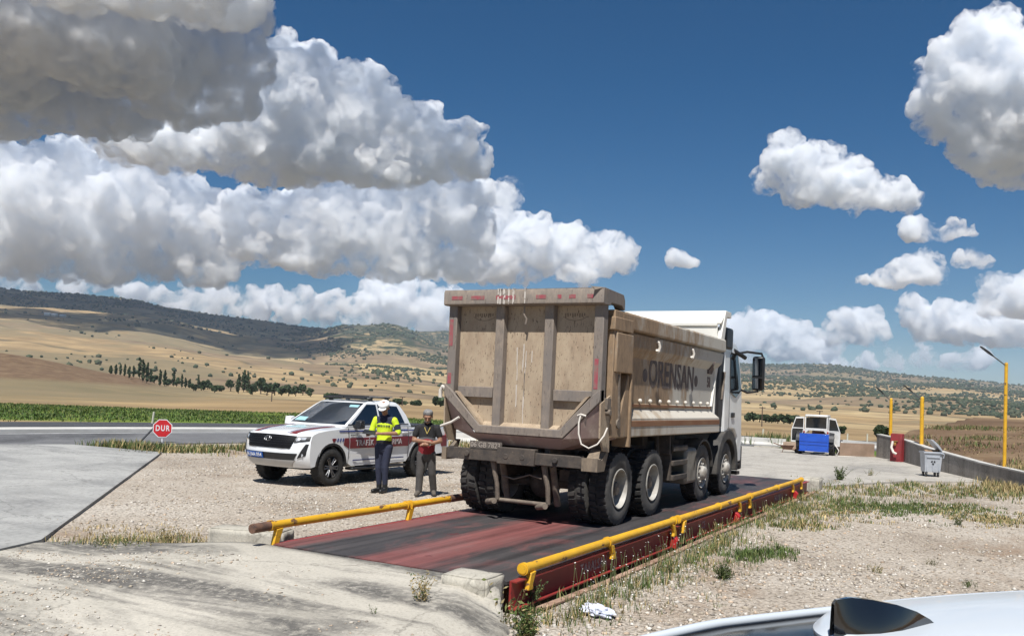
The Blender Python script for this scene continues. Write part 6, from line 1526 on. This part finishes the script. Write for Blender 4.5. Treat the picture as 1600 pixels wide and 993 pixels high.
def stones(name, P, smin, smax, seed, label, zoff=0):
    rg = np.random.default_rng(seed); n = len(P); S = smin + (smax - smin) * rg.random(n) ** 3.5; A = rg.uniform(0, 6.28, n)
    V = oc8[None] * (1 + rg.normal(0, .22, (n, 8, 3))); V = V * S[:, None, None] * np.stack([rg.uniform(.7, 1.3, n), rg.uniform(.7, 1.3, n), rg.uniform(.4, .8, n)], 1)[:, None, :]
    c, s = np.cos(A)[:, None], np.sin(A)[:, None]; x = V[..., 0] * c - V[..., 1] * s; y = V[..., 0] * s + V[..., 1] * c
    W = np.stack([x + P[:, 0:1], y + P[:, 1:2], V[..., 2] + (ground_z(P) + S * .15 + zoff)[:, None]], -1).reshape(-1, 3)
    F_ = (ocf[None] + (np.arange(n) * 8)[:, None, None]).reshape(-1, 3)
    o = np_mesh(name, W, F_, STONE, smooth=False)
    base = np.array([(.42, .36, .28), (.50, .45, .38), (.33, .28, .22), (.56, .52, .46), (.27, .235, .20), (.44, .34, .25)])[rg.integers(0, 6, n)] * rg.uniform(.75, 1.2, (n, 1))
    set_tone(o, np.repeat(base, 8, 0)); o['kind'] = 'stuff'; tag(o, label, 'gravel', kind='stuff'); return o
nearb = lambda P: np.clip(1.5 - np.hypot(P[:, 0], P[:, 1]) / 17, .12, 1) * np.clip(.55 + 1.3 * fbm(P / 1.7 + 4, 4), .15, 1)
stones('gravel', scatter(SITE_R, 42000, 1, nearb), .007, .034, 1, 'loose pale gravel stones right of the weighbridge')
leftb = lambda P: np.clip(.5 + 1.2 * fbm(P / 1.5 + 2, 4), .2, 1) * np.clip(1.6 - np.hypot(P[:, 0], P[:, 1]) / 20, .2, 1)
stones('gravel', scatter(SITE_L, 26000, 2, leftb), .007, .03, 2, 'loose pale gravel stones left of the weighbridge')
rampp = [(-9.6, 3.5), (-10, 6.5), (-7.5, 7.2), (-4.4, 7.0), (-3.7, 6.6), (-3.2, 3.5)]
pr_ = scatter(rampp, 2600, 3, lambda P: np.clip(.3 + 1.6 * fbm(P / 1.1 + 8, 4), 0, 1))
from mathutils.bvhtree import BVHTree
ro = bpy.data.objects['approach_ramp']; bvh = BVHTree.FromPolygons([v.co[:] for v in ro.data.vertices], [p.vertices[:] for p in ro.data.polygons])
def ramp_z(P):
    out = []
    for x, y in P:
        h = bvh.ray_cast(Vector((x, y, 3)), Vector((0, 0, -1)))[0]; out.append(h.z if h else 0.0)
    return np.array(out)
_gz = ground_z; ground_z = ramp_z
stones('gravel', pr_, .005, .022, 4, 'loose chippings strewn over the pale approach ramp')
ground_z = _gz

GREENS = np.array([(.075, .115, .03), (.10, .14, .04), (.055, .09, .03), (.13, .15, .05)]); DRY = np.array([(.40, .30, .14), (.33, .25, .12), (.46, .36, .18), (.25, .20, .10)])
BL = {}
def blades(P, h, n_per, spread, seed, cols, width=.006, lean=.5, hvar=.5):
    """bent blades: each a three-segment strip"""
    rg = np.random.default_rng(seed); n = len(P); h = np.broadcast_to(h, (n,)); Q = np.repeat(P, n_per, 0); Hh = np.repeat(h, n_per) * rg.uniform(1 - hvar, 1 + hvar * .6, n * n_per); N = n * n_per
    spread = np.repeat(np.broadcast_to(spread, (n,)), n_per)
    th = rg.uniform(0, 6.28, N); r = spread * np.sqrt(rg.random(N)); bx, by = Q[:, 0] + r * np.cos(th), Q[:, 1] + r * np.sin(th); z = ground_z(np.c_[bx, by])
    a = rg.uniform(0, 6.28, N); ln = lean * rg.uniform(.2, 1.4, N); w = width * rg.uniform(.6, 1.4, N); dx, dy = np.cos(a), np.sin(a); V = []
    for t, ww in ((0, 1), (.4, .85), (.75, .55), (1, .08)):
        ox = dx * Hh * ln * t * t; oy = dy * Hh * ln * t * t; zz = z - .01 + Hh * (t - .25 * ln * t * t)
        for s in (1, -1): V.append(np.stack([bx + ox - dy * w * ww * s, by + oy + dx * w * ww * s, zz], 1))
    V = np.stack(V, 1); F_ = np.array([(0, 1, 3, 2), (2, 3, 5, 4), (4, 5, 7, 6)]); F_ = (F_[None] + (np.arange(N) * 8)[:, None, None]).reshape(-1, 4)
    ci = rg.integers(0, len(cols), N); c = cols[ci] * rg.uniform(.7, 1.25, (N, 1)); return V.reshape(-1, 3), F_, np.repeat(c, 8, 0)
def merge(name, parts, label, cat, kind='stuff'):
    V = []; F_ = []; C_ = []; o_ = 0
    for v, f, c in parts: V.append(v); F_.append(f + o_); C_.append(c); o_ += len(v)
    o = np_mesh(name, np.concatenate(V), np.concatenate(F_), LEAF); set_tone(o, np.concatenate(C_)); tag(o, label, cat, kind=kind); return o
rg = np.random.default_rng(11)
def along(x0, y0, x1, y1, n, wd): t = rg.random(n); return np.c_[x0 + (x1 - x0) * t + rg.normal(0, wd, n), y0 + (y1 - y0) * t + rg.normal(0, wd, n)]
def patch_(P0, n, rx, ry): return np.c_[P0[0] + rg.normal(0, rx, n), P0[1] + rg.normal(0, ry, n)]
parts = []
e1 = along(-3.55, 7.5, -3.56, 14, 210, .13); e2 = along(-3.7, 13, -3.8, 23.5, 260, .22); e3 = along(-3.3, 7.3, -3.1, 12, 100, .28)
parts.append(blades(np.r_[e1, e2], .125, 9, .08, 21, np.r_[GREENS, DRY[:2]], .005)); parts.append(blades(e3, .08, 8, .10, 22, np.r_[DRY[:2], GREENS], .004))
parts.append(blades(along(-3.6, 17, -2.6, 25.5, 170, .4), .13, 10, .15, 23, np.r_[DRY[1:2], GREENS], .006))
# grass patches across the back of the gravel
for (u, v, n, rx, ry, hh, c, k) in [(1345, 792, 130, .45, .8, .07, GREENS, 1), (1410, 796, 120, .4, .7, .07, GREENS, 2), (1490, 796, 130, .5, .8, .08, np.r_[GREENS, DRY[:1]], 3), (1560, 812, 150, .6, .7, .07, np.r_[GREENS[2:], DRY], 4), (1300, 800, 120, .6, 1.0, .07, np.r_[DRY, GREENS[:1]], 5), (1440, 765, 120, 1.2, 1.1, .12, np.r_[DRY[1:3], GREENS], 6), (1540, 770, 130, 1.0, 1.2, .14, np.r_[DRY, GREENS], 7), (1330, 765, 120, 1.3, .9, .11, np.r_[DRY[1:], GREENS[:2]], 8), (1590, 765, 130, .5, .9, .26, np.r_[DRY, GREENS[3:]], 9), (1170, 868, 70, .16, .35, .10, GREENS, 10), (1215, 865, 50, .15, .3, .08, GREENS, 11), (1250, 820, 60, .3, .4, .09, np.r_[DRY, GREENS], 12)]:
    parts.append(blades(patch_(G(u, v), n, rx, ry), hh, 12, .12, 30 + k, c, .006 if v > 820 else .009))
# left lot: strip of weeds against the ramp, weighbridge edge and verge by the road
parts.append(blades(along(-10.1, 7.2, -8.9, 8.3, 120, .18), .11, 9, .12, 50, np.r_[DRY, GREENS[:2]], .005)); parts.append(blades(along(-7.85, 8.8, -7.85, 23, 340, .12), .09, 8, .12, 51, np.r_[DRY, GREENS[:1]], .006))
parts.append(blades(along(-9.3, 8.5, -11.0, 8.0, 60, .3), .06, 9, .15, 52, DRY, .005))
vg = along(-21.5, 17.8, -19.5, 25.5, 900, .65); vg = vg[fbm(vg / 1.1, 3) > -.12]; parts.append(blades(vg, .16, 10, .3, 53, np.r_[DRY[1:], GREENS * .8, GREENS[3:]], .012, .6, .8))
parts.append(blades(along(-23.4, 17.6, -21.0, 18.0, 120, .25), .26, 10, .25, 54, np.r_[GREENS, DRY[:2]], .012)); parts.append(blades(along(-15.5, 30, -16.5, 44, 300, .8), .3, 10, .3, 55, np.r_[DRY, GREENS], .018))
parts.append(blades(along(-19.5, 25.5, -16, 32, 300, .7), .3, 10, .3, 59, np.r_[DRY, GREENS[3:], GREENS[:2]], .016))
# on the raised bank behind the wall
bk_ = np.c_[rg.uniform(-3.5, 14, 1600), rg.uniform(24, 60, 1600)]; bd, sd = seg_side(bk_); bk_ = bk_[(sd > .5) & (bk_[:, 0] > -4)]; bk_ = bk_[fbm(bk_ / 4, 3) > .08]
parts.append(blades(bk_, .10, 12, .45, 56, np.r_[DRY[1:2], GREENS[2:], np.array([(.16, .11, .06), (.20, .12, .07), (.14, .09, .05), (.18, .13, .07)])], .016))
ck = np.c_[rg.uniform(-3.5, 12, 900), rg.uniform(26, 58, 900)]; bd, sd = seg_side(ck); ck = ck[(sd > .9) & (fbm(ck / 3 + 7, 3) > .14)]
parts.append(blades(ck, .22, 14, .5, 60, np.r_[GREENS, DRY[3:], np.array([(.16, .12, .06)])], .014, .6))
pw = np.array([G(1205, 694), G(1212, 692), G(1198, 695), G(1224, 697)]); parts.append(blades(np.repeat(pw, 10, 0) + rg.normal(0, .5, (40, 2)), .6, 16, .4, 57, np.r_[GREENS, DRY[:1]], .02, .3))
# green crop beyond the road, uneven tops
gb = np.c_[rg.uniform(-70, -5, 9000), rg.uniform(5, 75, 9000)]; gd = np.hypot(gb[:, 0], gb[:, 1]); ga = np.degrees(np.arctan2(gb[:, 0], gb[:, 1])); lim = np.interp(ga, [-75, -58, -45, -30, -14, -9, -2], [84, 80, 72, 66, 62, 58, 52])
rd = np.min(np.hypot(gb[:, None, 0] - bp[None, ::2, 0], gb[:, None, 1] - bp[None, ::2, 1]), 1); gb = gb[(gd > 44) & (gd < lim) & (rd > 14.5)]
gz0 = ground_z; ground_z = lambda P: terrain_z(P)
parts.append(blades(gb, .13, 12, 1.0, 58, np.array([(.055, .09, .022), (.08, .12, .028), (.15, .17, .04), (.045, .07, .02), (.11, .13, .05)]), .03, .5)); ground_z = gz0
merge('grass', parts, 'dry and green grass and weeds growing in patches round the yard', 'grass')
# white flowers along the pit edge
fl = np.r_[along(-3.72, 8.3, -3.7, 13.5, 150, .15), along(-3.5, 8, -3.2, 11.5, 60, .2), along(-3.75, 13.5, -3.85, 19, 60, .15)]; n = len(fl); hz = rg.uniform(.10, .34, n)
V = []; F_ = []; C_ = []; o_ = 0
for (x, y), h in zip(fl, hz):
    lx, ly = rg.normal(0, .05, 2); z = 0; w = .0025
    V += [(x - w, y, z), (x + w, y, z), (x + lx + w, y + ly, z + h), (x + lx - w, y + ly, z + h)]; F_.append((o_, o_ + 1, o_ + 2, o_ + 3)); C_ += [(.10, .12, .05)] * 4; o_ += 4
    r = rg.uniform(.004, .011); ti = rg.uniform(-.5, .5, 2); k = [(x + lx + r * math.cos(a), y + ly + r * math.sin(a), z + h + r * (math.cos(a) * ti[0] + math.sin(a) * ti[1]) + .002) for a in (0, 1.57, 3.14, 4.71)]
    V += k; F_.append((o_, o_ + 1, o_ + 2, o_ + 3)); C_ += [(.72, .72, .66)] * 4; o_ += 4
o = np_mesh('flowers', np.array(V), np.array(F_), LEAF); set_tone(o, np.array(C_)); tag(o, 'small white wild flowers along the edge of the weighbridge pit', 'flowers', kind='stuff')
# single weeds one can point at
def weed(label, x, y, h, n_st, leafy, cols, seed, z=None, cat='weed', name='weed', spread=.10):
    rg = np.random.default_rng(seed); V = []; F_ = []; C_ = []; o_ = 0; zb = float(ground_z(np.array([[x, y]]))[0]) if z is None else z
    def strip_(p0, p1, w, c):
        nonlocal o_
        d = p1 - p0; q = np.cross(d, [0.3, .5, .81]); q = q / (np.linalg.norm(q) + 1e-9) * w; V.extend([p0 - q, p0 + q, p1 + q * .5, p1 - q * .5]); F_.append((o_, o_ + 1, o_ + 2, o_ + 3)); C_.extend([c] * 4); o_ += 4
    def leaf_(p, d, l, w, c):
        nonlocal o_
        d = d / np.linalg.norm(d); q = np.cross(d, rg.normal(size=3)); q = q / (np.linalg.norm(q) + 1e-9) * w; V.extend([p, p + d * l * .5 + q, p + d * l, p + d * l * .5 - q]); F_.append((o_, o_ + 1, o_ + 2, o_ + 3)); C_.extend([c] * 4); o_ += 4
    for s in range(n_st):
        p = np.array([x, y, zb]) + np.r_[rg.normal(0, spread * .35, 2), 0]; d = np.r_[rg.normal(0, .32, 2), 1.0]; L_ = h * rg.uniform(.5, 1.05); k = 7
        for i in range(k):
            d = d + np.r_[rg.normal(0, .13, 2), 0]; p2 = p + d / np.linalg.norm(d) * L_ / k; c = cols[rg.integers(len(cols))] * rg.uniform(.7, 1.2); strip_(p, p2, .003, c * .8)
            for _ in range(leafy):
                leaf_(p2, d * .5 + rg.normal(0, .8, 3), h * rg.uniform(.06, .16), h * rg.uniform(.012, .035), cols[rg.integers(len(cols))] * rg.uniform(.7, 1.25))
            p = p2
    o = np_mesh(name, np.array(V) - [x, y, zb], np.array(F_), LEAF); o.location = (x, y, zb); set_tone(o, np.array(C_)); tag(o, label, cat, 'weeds one can tell apart'); return o
rz = lambda x, y: float(ramp_z([(x, y)])[0])
p = G(660, 955, .12); weed('wiry brown weed growing out of the pale approach ramp', p[0], p[1], .26, 26, 2, np.r_[DRY[1:], GREENS[:1]], 61, rz(*p))
p = G(583, 975, .1); weed('tiny green sprig on the ramp left of the wiry weed', p[0], p[1], .10, 6, 2, GREENS, 62, rz(*p), spread=.03)
p = G(822, 1000); weed('bushy green weed at the bottom edge beside the ramp', p[0], p[1], .30, 60, 3, np.r_[GREENS, DRY[1:2]], 63)
p = G(800, 985); weed('tall thin flower stalks left of the bushy green weed', p[0] - .1, p[1], .48, 8, 1, np.r_[DRY[3:], GREENS[3:]], 64)
p = G(835, 938); weed('broad leaved green plant at the near end of the red beam', p[0] - .05, p[1] + .05, .24, 14, 4, GREENS + .02, 65)
p = G(1130, 905); weed('dark green spiky plant in the gravel right of the weighbridge', p[0], p[1], .20, 60, 3, GREENS * .7, 66)
p = G(1515, 918); weed('small green tuft of weed just beyond the car roof', p[0], p[1], .09, 24, 3, GREENS, 67)
p = G(1455, 882); weed('dry grey weed on the gravel behind the shark fin', p[0], p[1], .10, 18, 2, np.r_[DRY[3:], GREENS[2:3]], 68)
p = G(1370, 895); weed('straggly weed on the gravel left of the shark fin', p[0], p[1], .12, 22, 2, np.r_[GREENS[:1], DRY[2:]], 69)
p = G(1497, 820); weed('small round green weed in the yellow grass patch', p[0], p[1], .16, 26, 3, GREENS * .8, 70)
p = G(185, 857); weed('low green weed against the left end of the approach ramp', p[0], p[1], .20, 46, 3, np.r_[GREENS, DRY[1:]], 71, spread=.5)
p = G(265, 845); weed('straw coloured weed between the low green weed and the block', p[0], p[1], .22, 50, 2, np.r_[DRY, GREENS[3:]], 72, spread=.45)
p = G(1312, 752); weed('dark leafy weed at the edge of the far yard, right of the beam end', p[0], p[1], .45, 30, 3, GREENS * .8, 73)
p = G(1360, 745); weed('thin weed at the far yard edge left of the waste container', p[0], p[1], .28, 18, 2, np.r_[DRY, GREENS], 74)
# crumpled plastic bag
bm = bmesh.new(); bmesh.ops.create_icosphere(bm, subdivisions=4, radius=1)
for v in bm.verts:
    q = v.co.copy(); r_ = 1 + .45 * mnoise.fractal(q * 2.3, 1, 2, 5); v.co = Vector((q.x * .19 * r_, q.y * .11 * r_, max(-.01, q.z * .055 * r_ + .02)))
me = bpy.data.meshes.new('plastic_bag'); bm.to_mesh(me); bm.free(); me.materials.append(mat('white_plastic_film', (.66, .68, .76), .4, c2=(.5, .53, .62), scale=9)); o = bpy.data.objects.new('plastic_bag', me); COL.objects.link(o); p = G(932, 960); o.location = (p[0], p[1], .02); o.rotation_euler.z = -.5
for f in me.polygons: f.use_smooth = False
tag(o, 'crumpled white plastic bag lying among the weeds', 'plastic bag')

# ------------------------------------------------------------------ trees and scrub on the land beyond
BARK = mat('tree_bark', (.07, .05, .035), .9)
def tree(kind, label, u, D, hpx, wpx, seed, name):
    rg = np.random.default_rng(seed); d = pdir(u, 600); h = np.hypot(d[0], d[1]); x, y = d[0] / h * D, d[1] / h * D; zb = float(terrain_z(np.array([[x, y]]))[0]); H_ = hpx / 1389 * D; W = wpx / 1389 * D
    t = thing(name, label, 'tree', (x, y, zb), rg.uniform(0, 6), 'trees lining the valley'); n = 420 if D < 600 else 200
    b = MB(); b.cyl((0, 0, -.5), (0, 0, H_ * .8), W * .05 + .05, .03, 6)
    for k in range(5):
        a = rg.uniform(0, 6.28); z_ = H_ * rg.uniform(.2, .6); b.cyl((0, 0, z_), (W * .35 * math.cos(a), W * .35 * math.sin(a), z_ + H_ * .22), W * .02 + .02, .01, 5)
    b.build('trunk', BARK, t)
    cl = []
    for k in range(9 if kind == 'poplar' else 7):
        if kind == 'poplar': zz = H_ * (.16 + .80 * k / 8); R = W * .5 * math.sin(math.pi * min(1, (.16 + k / 8 * .80))) ** .6 * rg.uniform(.75, 1.1); cl.append((rg.normal(0, W * .07), rg.normal(0, W * .07), zz, R, H_ * .085))
        else: a = rg.uniform(0, 6.28); r_ = W * .26 * math.sqrt(rg.random()) * 1.3; zz = H_ * rg.uniform(.3, .78); cl.append((r_ * math.cos(a), r_ * math.sin(a), zz, W * rg.uniform(.2, .34), H_ * rg.uniform(.16, .26)))
    cl = np.array(cl); ci = rg.integers(0, len(cl), n); dr = rg.normal(size=(n, 3)); dr /= np.linalg.norm(dr, axis=1)[:, None]; rr_ = rg.random(n) ** .4
    c = cl[ci][:, :3] + dr * rr_[:, None] * np.c_[cl[ci][:, 3], cl[ci][:, 3], cl[ci][:, 4]]; s = (W * .09 + .12) * rg.uniform(.6, 1.4, n); q1 = rg.normal(size=(n, 3)); q1 /= np.linalg.norm(q1, axis=1)[:, None]; q2 = np.cross(q1, dr); q2 /= np.linalg.norm(q2, axis=1)[:, None] + 1e-9
    V = np.stack([c + q1 * s[:, None], c + q2 * s[:, None], c - q1 * s[:, None], c - q2 * s[:, None]], 1).reshape(-1, 3); F_ = np.arange(4 * n).reshape(-1, 4)
    o = np_mesh('crown', V, F_, LEAF, t); tone = np.array([(.028, .045, .02), (.04, .06, .026), (.05, .07, .03)])[rg.integers(0, 3, n)] * rg.uniform(.7, 1.3, (n, 1)); set_tone(o, np.repeat(tone, 4, 0)); return t
rg = np.random.default_rng(5)
TL = [(172, 9, 5, 'p'), (180, 11, 4, 'p'), (187, 12, 4, 'p'), (194, 13, 4, 'p'), (201, 13, 4, 'p'), (208, 12, 4, 'p'), (217, 23, 6, 'p'), (223, 24, 6, 'p'), (229, 23, 6, 'p'), (235, 15, 5, 'p'), (241, 10, 9, 'r'), (250, 18, 5, 'p'), (257, 18, 5, 'p'), (263, 9, 9, 'r'),
      (271, 18, 5, 'p'), (276, 12, 8, 'r'), (284, 15, 4, 'p'), (290, 11, 4, 'p'), (296, 10, 5, 'p'), (303, 9, 9, 'r'), (310, 15, 4, 'p'), (315, 12, 11, 'r'), (325, 11, 12, 'r'), (336, 9, 12, 'r'), (346, 8, 11, 'r'), (361, 14, 13, 'r'), (373, 22, 8, 'p'), (381, 25, 9, 'p'), (387, 22, 8, 'p'), (395, 16, 14, 'r'),
      (408, 22, 16, 'r'), (418, 17, 14, 'r'), (430, 15, 15, 'r'), (441, 13, 14, 'r'), (452, 14, 13, 'r'), (463, 13, 13, 'r'), (474, 14, 12, 'r'), (486, 10, 12, 'r')]
for i, (u, hp, wp, k) in enumerate(TL):
    tree('poplar' if k == 'p' else 'round', 'slim dark poplar in the row left of the pickup' if k == 'p' else 'round dark tree in the row left of the pickup', u, 400 + rg.uniform(-25, 25), hp * 1.3, wp * 1.15, 100 + i, 'poplar_tree' if k == 'p' else 'round_tree')
for i, (u, hp, wp, D, l) in enumerate([(523, 13, 34, 260, 'wide dark tree above the pickup roof rack'), (568, 9, 14, 280, 'small dark tree behind the pickup roof end'), (625, 9, 22, 260, 'dark bushy tree behind the officer'), (612, 5, 9, 280, 'tiny dark bush above the pickup cabin'), (652, 8, 20, 260, 'low dark tree above the grey haired man'), (690, 16, 30, 250, 'dark tree cut off by the truck tail')]):
    tree('round', l, u, D, hp, wp, 160 + i, 'round_tree')
for i in range(9): tree('round', 'dark tree of the low tree belt between the truck mirror and the tractor', 1170 + i * 9.5, 230 + rg.uniform(-8, 8), 13 + rg.uniform(-3, 3), 14, 180 + i, 'round_tree')
tree('round', 'dark rounded tree just left of the retaining wall end', 1381, 75, 22, 20, 199, 'round_tree')
tree('round', 'small dark tree right of the open tractor door', 1317, 120, 12, 12, 198, 'round_tree')
# far scrub that speckles the hills: one mass
icv, icf = ico(1)
def scrub(n, seed):
    rg = np.random.default_rng(seed); az = rg.uniform(-62, 4, n * 10); dd = np.exp(rg.uniform(np.log(650), np.log(4300), n * 10)); P = np.c_[np.sin(np.radians(az)) * dd, np.cos(np.radians(az)) * dd]; z = terrain_z(P); el = (z - CAM_H) / dd * 1000
    rd_ = np.interp(az, [-75, -58, -50, -45, -41.5, -39.5, -36, -33, -27, -14, -9, -5, 1, 12], [84, 80, 76, 72, 52, 36, 34, 36, 40, 28, 30, 25, 18, 12])
    cl = fbm(P / 160, 4); w = np.clip((el - rd_ + 26) / 30, 0, 1) ** 1.3; keep = rg.random(len(P)) < np.clip(w * 1.1 + .018, 0, 1) * np.clip(.10 + .45 * (w > .4) + cl * 3.2, .015, 1)
    P, z, dd = P[keep][:n], z[keep][:n], dd[keep][:n]; m_ = len(P); S = 1.0 + 3.0 * rg.random(m_) ** 1.6 * np.clip(dd / 1800, .6, 1.5)
    V = icv[None] * (1 + rg.normal(0, .2, (m_, len(icv), 1))) * S[:, None, None] * [1, 1, .85] + np.c_[P, z + S * .45][:, None, :]
    F_ = (icf[None] + (np.arange(m_) * len(icv))[:, None, None]).reshape(-1, 3); o = np_mesh('scrub', V.reshape(-1, 3), F_, LEAF, smooth=False)
    c = np.array([(.036, .05, .027), (.05, .064, .034), (.065, .072, .04)])[rg.integers(0, 3, m_)]; set_tone(o, np.repeat(c, len(icv), 0)); return tag(o, 'dark scrub and small trees dotted over the far hillsides', 'scrub', kind='stuff')
scrub(24000, 77)
# hamlet on the far slope
HW = mat('house_plaster', (.6, .57, .5), .8); HR = mat('pale_metal_roof', (.7, .7, .7), .5)
for i, (u, v, l) in enumerate([(73, 510, 'leftmost of three tiny pale roofed houses on the far slope'), (84, 511, 'middle one of three tiny pale roofed houses on the far slope'), (97, 513, 'rightmost of three tiny pale roofed houses on the far slope')]):
    D_ = 2000; d = pdir(u, v); h = np.hypot(d[0], d[1]); x, y = d[0] / h * D_, d[1] / h * D_; zb = float(terrain_z(np.array([[x, y]]))[0]); t = thing('house', l, 'house', (x, y, zb), .6, 'hamlet houses')
    b = MB(); b.box(-5, 5, -4, 4, -2, 3.6); b.build('wall', HW, t); b = MB(); b.prism([(-4.6, 3.6), (4.6, 3.6), (0, 6.2)], 'X', -5.6, 5.6); b.build('roof', HR, t)
